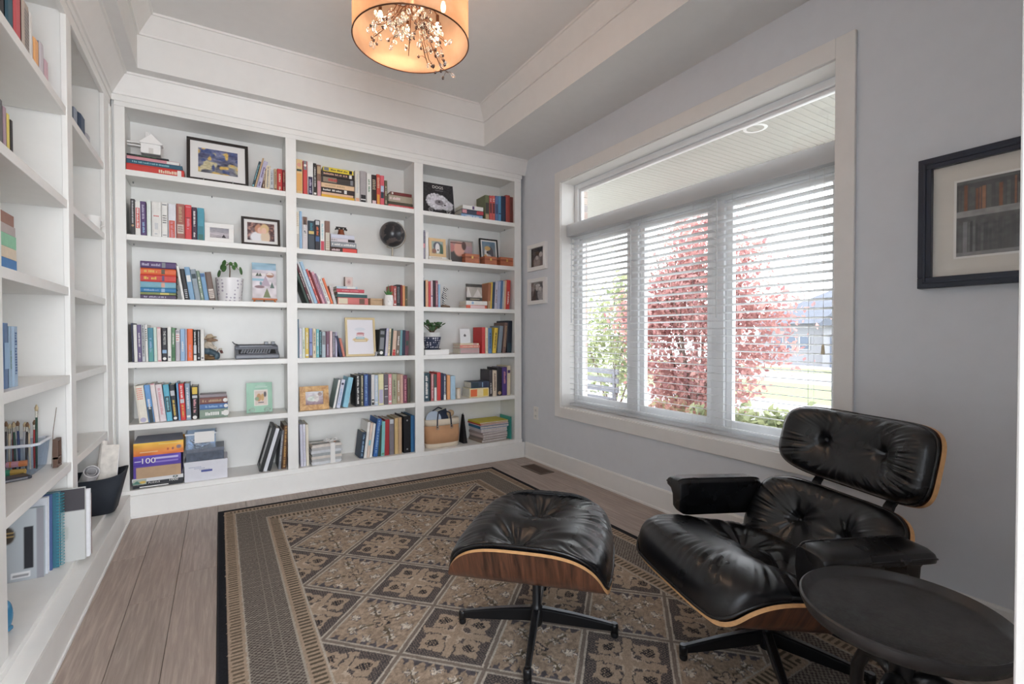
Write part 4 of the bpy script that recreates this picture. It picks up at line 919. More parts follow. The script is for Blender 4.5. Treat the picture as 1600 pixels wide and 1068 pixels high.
stack(0, 2, [(219,275,459.6,(78,62,92),'dark purple book',[('t',.3,.9,'lp')]), (219,275,455.6,(128,140,84),'olive green book',[('p',.2,.45,(206,190,110))]), (219,275,448.4,(48,122,172),'blue book',[('p',.32,.42,'lb'),('t',.5,.9,'lb')]), (219,275,439,(122,172,190),'pale blue book',[('p',.32,.42,(214,160,140))]), (219,275,427.4,(206,66,58),'red book',[('p',.33,.40,'p'),('t',.5,.9,'y')]), (219,275,417.5,(230,108,58),'orange book',[('p',.32,.42,(90,80,60)),('t',.5,.9,'y')]), (219,275,407,(86,62,110),'purple book',[('p',.3,.4,'gy'),('t',.45,.95,'lp')])])
row(0, 2, [(284.6,288.8,415.5,'w','thin white book leaning left',-8,[]), (289.2,296.4,420,'k','black speckled book leaning left',-8,[('h',.05,.35,'lg')]), (296.6,305,417,(130,168,200),'light blue book leaning left',-8,[('p',.55,.75,'w')]), (305.2,314,420.5,(146,158,168),'grey blue book leaning left',-8,[('p',.7,.85,'dt')]), (314.2,319.4,423,(130,150,132),'grey green book leaning left',-8), (319.6,327,426.4,(120,160,196),'blue book leaning left',-8,[('p',.86,.97,'b')]), (327.2,337.5,424.5,(112,92,84),'brown book leaning left',-8,[('p',.08,.4,(214,204,196)),('h',.1,.35,'br')])])
row(0, 3, [(206.4,209.5,504.6,'n','thin navy book',-1,[]), (209.7,215.4,507,'w','plain white book',-1,[]), (215.6,222,507,(110,96,136),'grey purple book',-1), (222.2,227.6,506,'lg','white book with black lettering',-1,[('t',.15,.97,'k')]), (227.8,232,507,'w','white book with black dots',-1,[('h',.55,.9,'k')]), (232.2,240.8,512,(76,140,160),'teal blue book',-1,[('p',0,.4,(86,156,150)),('t',.3,.7,'lb')]), (241,246.2,511,(206,226,216),'pale green book',-1,[]), (246.4,252.6,511,(232,214,212),'pale pink book with red edges',-1,[('p',.96,1,'pk'),('p',0,.04,'pk')]), (252.8,261.8,512,(36,34,44),'black book titled THE MISTER',0,[('txt',.42,.98,'w','THE MISTER',.60,.98),('p',.24,.34,'lb'),('o',.08,.1,'w')]), (262,268,510.5,'w','white book',0,[('o',.12,.14,'gy')]), (268.2,274,512,'g','green book',0,[('t',.5,.85,'w'),('p',.1,.42,(66,112,76))]), (274.4,281.8,515,(190,184,192),'grey book with white label',0,[('p',.62,.88,'w'),('h',.64,.86,'r'),('h',.90,.98,'gy')]), (282,289.4,513.5,(150,178,214),'light blue book',0,[('p',0,1,'lb'),('t',.3,.6,'w')]), (289.6,292.6,514,'lp','thin lilac book',0,[]), (292.8,301.6,513.5,(238,110,60),'bright orange book',0,[('t',.1,.5,'pk')]), (302,308,515,'k','black book with white lower part',0,[('t',.5,.95,'w'),('p',.22,.5,(206,208,214)),('p',.0,.18,'w')]), (308.2,313.4,515,'k','black book with grey lettering',0,[('t',.25,.95,'lg'),('o',.08,.1,'lg')]), (313.6,319.4,514.5,'w','white book with small emblem',0,[('o',.08,.1,'gy')])])
row(0, 4, [(217.6,232.4,601.5,(232,226,212),'wide cream book with red lettering',-6,[('h',.62,.95,(232,140,116)),('o',.08,.1,'lp')]), (232.8,242,600.5,(110,160,214),'blue and navy book',-6,[('p',0,.42,'dt'),('t',.36,.62,'w')]), (242.3,250,598.5,(232,222,220),'white book with pink edge',-6,[('p',.97,1,'pk')]), (250.3,260.6,599.5,(226,212,216),'pale pink book with grey lettering',-6,[('t',.2,.9,'pk')]), (260.9,270,600,(98,180,206),'light blue book with black block',-5,[('p',.25,.68,'dt'),('t',.3,.66,'lt')]), (270.3,279,600.5,(38,46,56),'black book with yellow lettering',-5,[('p',.7,.84,'lg'),('t',.15,.6,'y'),('o',.07,.08,'w')]), (279.2,282.6,597.5,(110,160,206),'thin blue book',-3,[]), (282.8,291,599,(216,58,60),'red book with white lettering',-3,[('t',.62,.95,'w'),('p',.47,.58,'lg'),('t',.08,.42,'y')]), (291.4,299,598.5,(140,158,178),'grey blue book',-2), (299.3,310,603,'k','black book with yellow top',0,[('p',.76,.97,(222,188,70)),('p',.64,.72,'lg'),('t',.2,.6,'pk'),('o',.06,.08,'w')])])
stack(0, 4, [(312,356,640,(134,152,138),'grey green book',[('t',.2,.8,'w'),('o',.07,.1,'w')]), (312,356,631.5,(84,120,172),'blue book',[('t',.2,.8,'lb'),('o',.07,.1,'w')]), (312,355,621.8,(128,84,78),'red brown book',[('t',.2,.9,'tn'),('o',.07,.1,'w')]), (312,354,617,(150,140,146),'mauve grey book',[])], which='low')
# middle bay
row(1, 0, [(462.4,473,249,(222,190,140),'orange book with a face at top',0,[('p',.66,.72,'dg'),('p',.1,.6,(226,170,100)),('o',.84,.9,(222,160,140))]), (473.8,480.4,251.5,(206,76,76),'red book with grey photo at top',0,[('p',.74,1,'gy'),('o',.87,.9,'w')]), (480.7,489.6,252.8,'w','white book over navy lower half',0,[('p',0,.56,(52,46,76)),('t',.1,.5,'lp')]), (489.9,495,255.2,(48,44,42),'black book with white lettering',0), (495.2,502,257.5,(132,100,86),'brown book with pink lower part',0,[('p',0,.5,(206,150,156)),('p',.72,.95,'tn')])])
stack(1, 0, [(502.4,554,302.4,(230,180,64),'yellow orange book',[]), (503,552.5,298.5,(230,190,160),'thin peach book',[]), (502.4,554.4,291,(52,40,40),'black book with white lettering',[('t',.42,.95,'w'),('p',.24,.32,'w')]), (502.4,554,283.8,(228,194,158),'cream tan book',[('t',.3,.9,'tn')]), (502.4,554.4,273.4,(64,58,56),'thick black book',[('p',.55,.95,(140,128,112)),('t',.55,.8,'r'),('p',.05,.13,'gy')]), (503,553.5,266.2,(56,46,46),'black and peach book',[('t',.25,.95,(222,176,150)),('p',.08,.16,'w')]), (505,552,259.6,(232,208,62),'yellow book with black lettering',[('t',.2,.75,'k'),('p',.04,.14,'k'),('p',.82,.98,'gy')])], which='tall')
row(1, 0, [(554.8,562.2,266.5,(222,218,208),'white speckled book',0,[('t',.3,.9,'lg'),('p',.0,.14,(222,170,140))]), (562.6,572.6,267.5,(170,164,164),'grey book with black foot',0,[('p',0,.26,'k'),('p',.10,.13,'w')]), (573,580.6,270.8,(228,226,220),'white book with green lettering',0,[('t',.4,.8,'g')]), (580.9,588.4,273.3,(48,34,34),'black book with cream lettering',0,[('h',.5,.85,'cr'),('p',.02,.14,'lpk')]), (588.6,594,272.5,(206,84,70),'red orange book',0,[('p',0,.35,(226,160,70)),('h',.55,.9,'cr')]), (594.2,600.6,274.3,(214,96,108),'red book with blue and white bands',0,[('p',.25,.45,'dt'),('p',.46,.66,'lb'),('h',.48,.64,'w')]), (601,605.4,282,'ol','short dark olive book',0)], start=5)
stack(1, 0, [(607,646.4,318.4,(206,92,96),'red book',[('t',.2,.9,'pk')]), (608,645.5,313.8,(78,76,62),'dark olive book',[]), (607.5,645,303,(168,158,140),'thick grey cream book',[('t',.5,.95,'lpk')]), (611,644,298.5,(112,52,50),'maroon book',[('t',.1,.5,'dr'),('o',.92,.9,'w')])], which='short')
row(1, 1, [(462.8,468,330,(224,220,208),'tall cream striped book',0,[('h',.6,.97,'tn'),('p',.05,.4,(186,180,170))]), (468.2,472.2,330,'lb','tall light blue book',0,[]), (472.4,481,338.8,(206,200,204),'white book with black top',0,[('p',.76,1,'br'),('t',.4,.9,'k'),('t',.4,.76,'w')]), (481.3,492,345,(50,62,74),'dark teal book with gold band',0,[('p',.55,.65,(214,190,120)),('t',.68,.92,'t'),('p',.05,.5,(70,78,88))]), (492.3,500.2,343.6,(46,44,52),'black book with orange lettering',0,[('t',.5,.8,'or_'),('p',.84,.97,'lg'),('p',.3,.46,'b')]), (500.5,507.4,345,'w','white book with red foot',0,[('p',0,.33,(196,70,86)),('t',.4,.9,'lt')]), (507.7,516,345.2,(138,104,92),'brown and white book',0,[('p',.05,.62,(206,200,186)),('h',.1,.35,'tn')])])
zst = stack(1, 1, [(516.6,558.6,385,(70,50,48),'dark book with red panel',[('p',.02,.55,(220,84,76)),('t',.6,.95,'lpk')]), (517,556.8,376.5,(146,150,156),'grey patterned book',[('t',.05,.95,'w')]), (517,555,371,(214,206,212),'white book with black corner',[('p',.02,.3,'k'),('t',.75,.98,'gy')]), (517,554,364.4,(206,208,222),'pale blue grey book',[])], which='short')
row(1, 2, [(479.6,484,413,'dg','dark green book leaning left',-19,[]), (484.2,488,413.5,(92,40,50),'dark red book leaning left',-19), (488.2,491.4,410.5,'lg','grey magazine leaning left',-19,[]), (491.6,497,409.5,(160,190,216),'light blue book leaning left',-19,[('t',.4,.8,'w')]), (497.3,501,421,(206,96,90),'salmon red book leaning left',-19), (501.2,504,423,'dr','thin dark red book leaning left',-19,[]), (504.2,508.6,425,(216,160,176),'pink book leaning left',-19,[('t',.3,.9,'p')]), (508.8,511.6,427.5,(160,128,150),'thin mauve book leaning left',-19,[]), (511.8,517.2,430.5,'w','white book leaning left',-19), (517.6,521.4,434.5,(232,124,84),'orange book leaning left',-19,[]), (521.7,526.4,445.5,(206,206,204),'short white patterned book leaning left',-14,[('h',.5,.9,'pk')])])
zcard = stack(1, 2, [(528,575.6,463.8,(206,120,116),'thick red and cream book',[('p',.68,.98,(220,208,184)),('p',.12,.3,'br')]), (527,574.3,458.6,(52,96,98),'dark teal book',[]), (528,569,456,'w','thin white book',[]), (526,569.4,450.4,(200,84,96),'rose red book',[('t',.2,.8,'pk')]), (526,558.6,446.4,(186,204,216),'pale blue book',[('p',.1,.5,'w')])], which='short')
row(1, 2, [(611,614.8,446,(170,74,62),'brick red book',0,[]), (615,619.6,447,(176,84,80),'red brown book',0), (619.8,625.6,444.5,'k','black book with grey emblems',0,[('h',.15,.9,'gy')]), (625.8,628.8,445,'dr','thin dark red book',0,[]), (629,633,446,(216,150,102),'orange tan book',0,[]), (633.2,637,447.2,'ol','dark olive book',0,[('h',.3,.4,'tn')])], start=11, dmax=0.15)
row(1, 3, [(464.6,467.6,498.3,(110,130,146),'tall thin blue grey book',0,[]), (467.8,472,512.5,(216,214,228),'lilac white book',0), (472.2,477,512,(218,224,212),'white book with green lettering',0,[('t',.3,.6,'g')]), (477.2,482.8,512,(220,192,92),'yellow book',0), (483.2,488.4,513,(140,150,196),'lilac blue book',0,[('p',.5,.53,'n'),('p',0,.08,'br')]), (488.7,494,513,'cr','cream book',0), (494.2,499,514,(120,190,196),'turquoise book',0), (499.2,502.8,515.5,'dt','dark teal patterned book',0,[('h',.1,.95,'lt')]), (503,509,518,(180,194,202),'pale grey blue book',0,[('p',.5,.85,'gy')]), (509.6,515,517.5,(124,88,106),'mauve book',0,[('t',.1,.5,'lp')]), (515.4,519.6,517,'lpk','pinkish white book',0,[]), (519.8,523.8,518.5,(110,104,120),'grey purple book',0,[('h',.1,.95,'lg')]), (524,527.2,518.5,'lp','thin lilac book',0,[]), (530.8,535.6,524,'n','navy book leaning left',-12,[]), (535.9,540,528,(200,124,110),'salmon book leaning left',-12,[])], dmax=0.2)
row(1, 3, [(591.2,599.4,514.5,(48,52,52),'black and grey book',4,[('p',.25,.7,'gy'),('p',.82,.95,'gy'),('o',.12,.1,'w')]), (599.6,601,513,'n','thin navy book',4,[]), (601.2,605.4,512.5,(190,186,212),'lilac book with cream pattern',4,[('h',.1,.9,'cr')]), (605.6,609,513,'cr','cream and brown book',4), (609.2,612.2,513,'dg','thin dark green book',4,[]), (612.4,618,516,(216,186,166),'beige book with red emblem',4,[('o',.2,.3,'r'),('p',.0,.15,'r')]), (618.2,624,516.2,(120,104,92),'grey brown book',4), (624.2,628.2,515.5,(110,156,164),'teal blue book',2,[]), (628.4,632.6,515.5,(36,50,74),'navy book',2,[]), (632.8,638.2,516.5,(110,64,78),'maroon book',2,[('p',.4,.6,'dg')])], start=15)
row(1, 4, [(519.6,524,593,(110,134,132),'grey green book leaning right',11,[('p',0,1,'w')]), (525,531.3,592.6,(206,210,226),'white book with navy emblem leaning right',11,[('o',.85,.9,'n'),('t',.1,.7,'lb')]), (535.2,543.6,589,(146,200,220),'light blue book leaning right',11,[]), (556,563,586,'k','black book with white lettering',0,[('t',.1,.97,'w')]), (563.2,568.6,585.4,(60,64,52),'dark green book with cream lettering',0,[('t',.05,.97,'cr')]), (569,575.6,584.5,(60,84,146),'blue book',0,[('t',.1,.95,'lb')]), (575.8,580,585.2,(40,52,80),'dark navy book',0,[]), (580.3,585.3,585,(220,216,214),'white book with black foot',0,[('p',.02,.2,'k'),('o',.13,.1,'w')]), (585.5,591,586,(190,204,220),'pale blue book',0), (591.4,599.7,584.4,(226,220,178),'cream yellow book',0,[('p',.05,.5,'lp')]), (600.2,606.8,584.4,(104,94,102),'grey book with white bands',0,[('p',.60,.62,'w'),('p',.50,.53,'w'),('p',.25,.27,'lg')]), (607,612.2,584.4,(222,146,156),'pink book',0), (612.6,620,584,(170,170,140),'khaki book',0,[('t',.2,.8,'ol')]), (620.3,625.5,584.4,(176,150,124),'tan book',0), (625.7,630,584.6,(206,168,152),'pinkish beige book',0,[]), (630.2,636.4,586,(122,62,84),'maroon book',0,[('t',.1,.85,'pk')]), (636.7,641.4,590.5,(86,82,66),'dark olive book',0,[])])
row(1, 5, [(470,474.4,662.5,(206,206,220),'white lavender magazine',-1,[]), (474.6,478.6,662,(216,216,228),'pale magazine',-1,[('t',.1,.8,'lp')]), (478.8,483.4,662.5,(224,216,200),'cream magazine',-1,[]), (561.4,568,675,(40,58,78),'navy book with grey cover leaning right',7,[('t',.1,.9,'lb')]), (568.3,572.6,659.5,'w','white book leaning right',7,[]), (572.8,577,660.5,(224,204,190),'cream pink book leaning right',7,[('p',.35,.5,'lt')]), (577.2,581.4,662,'w','plain white book leaning right',7,[]), (583,590,654,(48,100,168),'royal blue binder leaning right',7,[('t',.1,.95,'lb')]), (590.4,595,664,'dg','dark green book',3,[]), (595.3,600.8,658,(130,196,196),'turquoise book',2,[('p',.03,.08,'g')]), (601,608,655,(166,48,54),'dark red book',1,[]), (608.6,616,655,(122,116,122),'grey book',0,[('p',.88,1,'lg')]), (616.8,622.6,653,(206,176,124),'yellow tan book',0,[]), (622.8,628,652,(188,158,126),'tan book',0,[])], dmax=0.225)
# right bay
stack(2, 0, [(721.5,755,332.6,(140,170,206),'blue and white book',[('t',.2,.8,'w')]), (722,755.6,325.6,(62,66,84),'dark book with red ends',[('p',.0,.32,(176,60,70)),('p',.78,.98,'pk')]), (723,755,319.4,'w','white book with purple mark',[('p',.44,.54,'p')])], which='short')
row(2, 0, [(757.8,764.4,305,(110,116,84),'olive green book',0,[('p',.28,.7,(70,66,60)),('p',.05,.24,'tn')]), (764.6,769,305.6,(206,92,90),'first red paperback',0,[('p',.3,.7,(110,58,60)),('h',.75,.9,'w')]), (769.2,773.6,305.8,(214,104,96),'second red paperback',0,[('p',.3,.7,(110,58,60)),('h',.75,.9,'w')]), (773.8,778.4,306,(96,120,166),'blue paperback',0,[('p',.3,.68,(64,80,112))]), (778.6,783.2,306.4,(92,146,186),'light blue paperback',0,[('p',.3,.34,'n')]), (783.5,790.2,306.6,(44,56,82),'navy hardback',0,[]), (790.4,797,305,(164,72,64),'red brown hardback',0,[]), (797.2,802.6,308,(106,52,46),'dark maroon hardback',0,[])], dmax=0.19)
row(2, 1, [(660.6,664.8,359.5,(150,146,158),'grey book with pink band',0,[('h',.55,.95,'n'),('p',.4,.55,'pk')]), (665,669.6,362.5,'w','plain white book',0,[])], dmax=0.17)
row(2, 2, [(660.7,662.6,433.5,'b','thin blue book',0,[]), (662.8,665,438.5,'k','thin black book',0,[]), (665.2,669.4,437.5,(226,176,140),'peach book',0,[]), (669.6,673,439.5,(206,72,78),'red book',0,[]), (673.2,676.5,438.5,(222,196,204),'pinkish white book',0,[('p',.4,.44,'p')]), (676.7,680.6,438,(52,34,42),'black book',0,[]), (680.8,684.6,438.2,(150,90,106),'pink and black book',0,[('h',.1,.9,'lpk')]), (684.8,688,444,'lb','thin light blue book',0,[])], dmax=0.2)
zfr = stack(2, 2, [(729,761.2,476,(226,110,84),'orange and white book',[('p',.1,.8,'lpk')]), (728.6,761.4,469.3,'w','white book with small emblem',[('o',.7,.7,'lb')])], which='short', dmax=0.15)
row(2, 2, [(761.6,766,442,(164,104,72),'brown book',3,[('p',0,.3,'tn')]), (766.2,768.4,440.5,'y','thin yellow book',3,[]), (768.6,772.2,440.5,(44,66,92),'navy book',3,[]), (772.4,776.6,439.5,(196,194,212),'lilac white book',3,[('t',.2,.7,'br')]), (776.8,781,439,(170,176,204),'lilac blue book',3,[]), (781.2,784.4,438,(90,120,160),'blue book',3,[]), (784.6,787.2,438.5,'lg','pale grey book',3,[]), (787.4,790,438,(230,186,150),'peach book',3,[]), (790.2,796,437,(200,66,60),'red book',3,[('t',.2,.6,'w')])], start=8, dmax=0.2)
zcd = stack(2, 3, [(718.9,749,543.6,(176,166,164),'mixed grey pink book',[('h',.05,.95,'pk')]), (718.9,749.4,539,(224,140,128),'peach red book',[('t',.1,.9,'cr')]), (718.9,748.6,536.2,'cr','thin cream book',[('p',.1,.3,'pk')])], which='short', dmax=0.15)
row(2, 3, [(753,758.2,511,(204,58,60),'big red hardback',0,[]), (758.5,762.8,511.5,'cr','cream book',0,[('h',.1,.6,'tn')]), (763,768.8,512,(88,132,178),'blue book',0,[('t',.2,.8,'n')]), (769.2,775,511.5,(224,190,70),'yellow book leaning right',6,[('t',.2,.8,'k')]), (777,783.2,508.5,(128,140,150),'grey green book leaning right',6,[]), (785.2,790.2,503.5,(122,96,88),'brown patterned book leaning right',5,[('h',.2,.9,'tn')]), (791.6,799.2,500.6,(34,40,54),'tall black book leaning right',2,[('p',.02,.3,'dt')])], dmax=0.21)
row(2, 4, [(661.7,671.4,582.5,(56,80,92),'dark teal book with white lettering',0,[('t',.1,.9,'w')]), (671.6,673.4,584,'k','thin black book',0,[]), (673.6,677.8,583.5,(190,110,112),'dusty red patterned book',0,[('t',.1,.95,'lpk')]), (678,682.8,584.5,(70,84,80),'dark book with white lower half',0,[('p',0,.5,'w')]), (683,688.8,581.5,(212,70,68),'red hardback',0,[]), (689,692.6,582.5,'n','dark navy book',0,[]), (692.8,697.2,584,(70,80,110),'navy and white book',0,[('t',.1,.95,'w'),('p',.0,.2,'w')]), (698.6,703.6,586,(232,164,110),'orange tan book',0,[]), (704,711.6,587,(170,200,220),'light blue book',0,[])], dmax=0.2)
zb5 = stack(2, 4, [(734,764,606.8,(232,216,170),'white and yellow book',[('p',.62,.95,(226,110,60)),('p',.05,.3,'y')]), (736.6,764.4,596.6,(58,72,92),'dark blue book',[('p',.1,.3,'n'),('p',.36,.4,'lb'),('p',.6,.95,'dt')])], which='short', dmax=0.15)
row(2, 4, [(764.8,769.6,577.5,(58,52,56),'dark grey book',0,[('t',.1,.5,'w')]), (769.8,776.4,578.5,(220,204,182),'cream book',0,[('t',.2,.9,'br')]), (776.6,784.2,574,(40,38,44),'black book',0,[('o',.1,.1,'tn')]), (784.6,792.2,573.4,(84,60,130),'purple book',0,[('t',.4,.85,'pk')]), (792.5,797.6,571,'cr','cream white book',0,[('p',.75,.85,'p')])], start=9, dmax=0.2)
# ---------------------------------------------------------------- frames, ornaments and boxes on the shelves
def zs_(si): return SH_B[si] if si < 5 else BOT
def zh(px, py, y): return on(px, py, 1, y).z
def shelf_frame(name, label, cat, pl, pr, top, si, y, tilt, fm, fw, layers, matw=0.0, thick=0.014, nx=44, zs=None, rz=0, glass=True, group=None):
    z = (zs_(si) if zs is None else zs)+0.0004; xl, xr = x_at(pl, z, y), x_at(pr, z, y); w = xr-xl; a = R(tilt)
    h = (zh((pl+pr)/2, top, y)-z)/math.cos(a)
    t = thing(name, label, cat, ((xl+xr)/2, y, z+math.sin(a)*thick), 0, group); t.rotation_euler = (-a, 0, R(rz))
    if fw:
        f = MB()
        for x0, x1, z0, z1 in ((-w/2, w/2, h-fw, h), (-w/2, w/2, 0, fw), (-w/2, -w/2+fw, fw, h-fw), (w/2-fw, w/2, fw, h-fw)): f.box(x0, x1, 0, thick, z0, z1)
        f.build('frame', fm, t, bevel=0.0015)
    MB().box(-w/2+fw*0.8, w/2-fw*0.8, thick*0.55, thick*0.95, fw*0.8, h-fw*0.8).build('backing', mat('frame_backing', (70, 62, 56), 0.9, var=0), t)
    iw, ih = w-2*fw, h-2*fw
    if matw:
        MB().box(-iw/2, iw/2, thick*0.40, thick*0.54, fw, h-fw).build('mat_board', mat('white_mat_board', (228, 226, 224), 0.8, var=0), t)
    print_sheet('print', iw-2*matw, ih-2*matw, layers, t, nx, T(0, thick*0.36, fw+matw))
    if fw > 0.004:
        MB().add([(-0.02, thick, h*0.6), (0.02, thick, h*0.6), (0.02, thick+math.sin(a)*h*0.6+0.02, 0.004), (-0.02, thick+math.sin(a)*h*0.6+0.02, 0.004)], [(0, 1, 2, 3), (3, 2, 1, 0)]).build('strut', mat('frame_backing', (70, 62, 56), 0.9, var=0), t)
    return t, w, h
DKF = mat('black_brown_frame', (40, 33, 30), 0.4, var=0.05); WHF = mat('white_frame', (238, 236, 233), 0.4, var=0)
WIRE = mat('silver_wire', (190, 190, 190), 0.3, metal=0.7, var=0)
# abstract blue and yellow picture (top shelf): a plain generic painting
t, w, h = shelf_frame('framed_art', 'black-framed abstract painting in blue, grey and yellow on the top shelf', 'picture', 291.5, 388.6, 217, 0, 3.872, 10, DKF, 0.020, [('bg', (104, 104, 112), (92, 98, 138)), ('n', 6, 0.30, 2.0), ('mix', 5, .60, (196, 186, 150), 2), ('mix', 8, .66, (70, 84, 130), 5), ('mix', 7, .72, (214, 178, 100), 9), ('n', 22, .16, 2)], matw=0.045, nx=60)
e = thing('plate_stand', 'wire easel stand holding the abstract painting', 'stand', (t.location.x, 3.872, SH_B[0]+0.0004))
for s in (-0.085, 0.085): MB().tube([(s, -0.018, 0.004), (s, -0.018, 0.022)], 0.0016, 6).build('hook', WIRE, e)
MB().tube([(-0.085, -0.018, 0.002), (-0.085, 0.09, 0.002), (0.085, 0.09, 0.002), (0.085, -0.018, 0.002)], 0.0016, 6).build('base_wire', WIRE, e)
shelf_frame('framed_photo', 'white frame with a grey beach photo, right of the teal book', 'picture', 319.8, 365.6, 349, 1, 3.868, 6, WHF, 0.030, [('bg', (176, 168, 172), (150, 148, 156)), ('r', 0, .28, 1, .55, (190, 182, 188)), ('n', 9, .10, 3), ('t', .73, .06, .12, .34, (60, 54, 58)), ('r', .32, .04, .6, .09, (84, 78, 82))])
shelf_frame('framed_photo', 'dark-framed photo of two smiling people with pale hair, second shelf, left bay', 'picture', 377.4, 438.2, 339.5, 1, 3.866, 8, DKF, 0.017, [('bg', (88, 70, 74), (112, 84, 82)), ('mix', 12, .6, (160, 120, 110)), ('n', 16, .25), ('e', .44, .18, .34, .34, (226, 226, 230)), ('e', .66, .22, .17, .40, (218, 196, 172)), ('e', .42, .66, .15, .24, (196, 140, 112)), ('e', .47, .58, .10, .18, (226, 182, 166)), ('e', .64, .70, .16, .26, (216, 186, 140)), ('e', .61, .58, .095, .17, (230, 190, 172))], matw=0.02)
# white ornament on the red book stack
zt = zh(230, 238.5, 3.88); MW = mat('white_ceramic', (240, 238, 236), 0.35, var=0)
t = thing('house_ornament', 'white ceramic house ornament on the book stack, top shelf', 'ornament', (x_at(237, zt, 3.92), 3.92, zt+0.001))
MB().box(-0.055, 0.05, -0.03, 0.03, 0, 0.062).build('body', MW, t, bevel=0.003)
MB().prism([(-0.062, 0.062), (0.058, 0.062), (0.062, 0.07), (0.0, 0.125), (-0.06, 0.07)], -0.036, 0.036, axis=1).build('roof', MW, t, bevel=0.002)
MB().box(-0.012, 0.012, -0.032, -0.029, 0.0, 0.035).build('door', mat('ceramic_shade', (214, 210, 206), 0.5, var=0), t)
for z in (0.058, 0.038): MB().box(-0.125, -0.05, -0.02, 0.02, z, z+0.008).build('side_shelf', MW, t, bevel=0.002)
MB().box(-0.032, -0.012, -0.01, 0.012, 0.1, 0.142).build('chimney', MW, t, bevel=0.002)
# potted plant, third shelf
def pot_mat(name, base, fig, scale, thr):
    m = mat(name, base, 0.35, var=0); N, L = m.node_tree.nodes, m.node_tree.links; tc = N.new('ShaderNodeTexCoord'); v = N.new('ShaderNodeTexVoronoi'); v.inputs['Scale'].default_value = scale; v.inputs['Randomness'].default_value = 0.25
    L.new(tc.outputs['Object'], v.inputs['Vector']); r = N.new('ShaderNodeValToRGB'); r.color_ramp.interpolation = 'CONSTANT'; r.color_ramp.elements[0].color = lin(fig); r.color_ramp.elements[1].color = lin(base); r.color_ramp.elements[1].position = thr
    L.new(v.outputs['Distance'], r.inputs[0]); L.new(r.outputs[0], N['Principled BSDF'].inputs['Base Color']); return m
SOIL = mat('potting_soil', (72, 56, 46), 0.95, var=0.3, scale=80); STEM = mat('plant_stem', (110, 88, 68), 0.8, var=0); LEAF = mat('plant_leaf', (74, 116, 60), 0.4, var=0.2, scale=20)
yp = 3.955; xl, xr = x_at(336.5, SH_B[2]+.1, yp), x_at(380.6, SH_B[2]+.1, yp); rp = (xr-xl)/2; hp = zh(358, 435, yp)-SH_B[2]
t = thing('potted_plant', 'round-leaved plant in a white patterned pot, third shelf', 'plant', ((xl+xr)/2, yp, SH_B[2]+0.0005))
MB().lathe([(rp*0.82, 0), (rp*0.84, 0.003), (rp, hp-0.004), (rp, hp), (rp*0.93, hp), (rp*0.90, hp-0.02)], 48).build('pot', pot_mat('white_trellis_pot', (234, 232, 234), (176, 170, 184), 42, 0.30), t, smooth='auto')
MB().lathe([(0, hp-0.018), (rp*0.9, hp-0.018)], 32, caps=False).build('soil', SOIL, t)
sm = MB(); top = Vector((0.0, 0, hp+0.105)); sm.tube([(0, 0, hp-0.02), (0.003, 0, hp+0.05), tuple(top)], [0.0042, 0.0038, 0.003], 8)
lm_ = MB().lathe([(0, 0.0), (0.5, 0.02), (0.85, 0.06), (1.0, 0.10), (0.98, 0.12), (0.6, 0.06), (0, 0.03)], 18, caps=False).mesh('leaf', LEAF, True)
for px, py, dy, s in ((350.5, 410.5, .01, .020), (360.6, 412, -.01, .014), (368, 413.5, .0, .020), (365, 418, -.03, .017), (350.5, 419.5, -.02, .024), (347, 417, .03, .02), (342.8, 427.5, -.02, .025), (375.7, 423, -.02, .027)):
    p = on(px, py, 1, yp+dy); q = Vector((p.x-t.location.x, dy, p.z-t.location.z)); sm.tube([tuple(top), tuple((top+q)/2+Vector((0, 0, 0.008))), tuple(q)], 0.0013, 5)
    o = ob('leaf', lm_, t); o.location = q; d = Vector((q.x*3, -0.10, 0.03)).normalized(); o.rotation_euler = d.to_track_quat('Z', 'Y').to_euler(); o.scale = (s*0.85, s*1.05, s)
sm.build('stem', STEM, t, smooth=True)
# winter painting on an orange easel
OR_ = mat('orange_stained_wood', (206, 122, 70), 0.5, var=0.1)
t, w, h = shelf_frame('canvas_painting', 'small winter landscape canvas with snowy hill and green tree', 'painting', 394.6, 432.4, 410, 2, 3.885, 9, WHF, 0.0, [('bg', (226, 220, 224), (206, 200, 210)), ('r', 0, .80, 1, 1, (150, 184, 204)), ('n', 4, .18, 3), ('r', 0, .62, .55, .70, (232, 226, 226)), ('r', 0, .48, .5, .56, (156, 196, 214)), ('e', .74, .66, .16, .07, (176, 130, 110)), ('t', .72, .66, .17, .10, (236, 228, 226)), ('t', .22, .62, .08, .11, (84, 96, 84)), ('t', .33, .62, .08, .10, (84, 96, 84)), ('t', .82, .30, .09, .18, (96, 116, 110)), ('t', .55, .35, .2, .3, (190, 174, 190)), ('e', .30, .32, .2, .04, (150, 124, 130)), ('t', .60, .02, .16, .28, (128, 140, 104)), ('e', .35, .42, .05, .05, (120, 150, 160))], thick=0.012, zs=SH_B[2]+0.028)
e = thing('table_easel', 'small orange wooden easel under the winter canvas', 'easel', (t.location.x, 3.885, SH_B[2]+0.0004))
MB().box(-w*0.52, w*0.52, -0.016, 0.006, 0.016, 0.027).build('ledge', OR_, e, bevel=0.002)
for s in (-1, 1): MB().tube([(s*w*0.45, -0.008, 0.0), (s*w*0.40, -0.002, 0.016)], 0.006, 6).build('leg', OR_, e)
MB().tube([(0, 0.075, 0.0), (0, 0.05, 0.10), (0, 0.035, 0.17)], 0.005, 6).build('rear_leg', OR_, e)
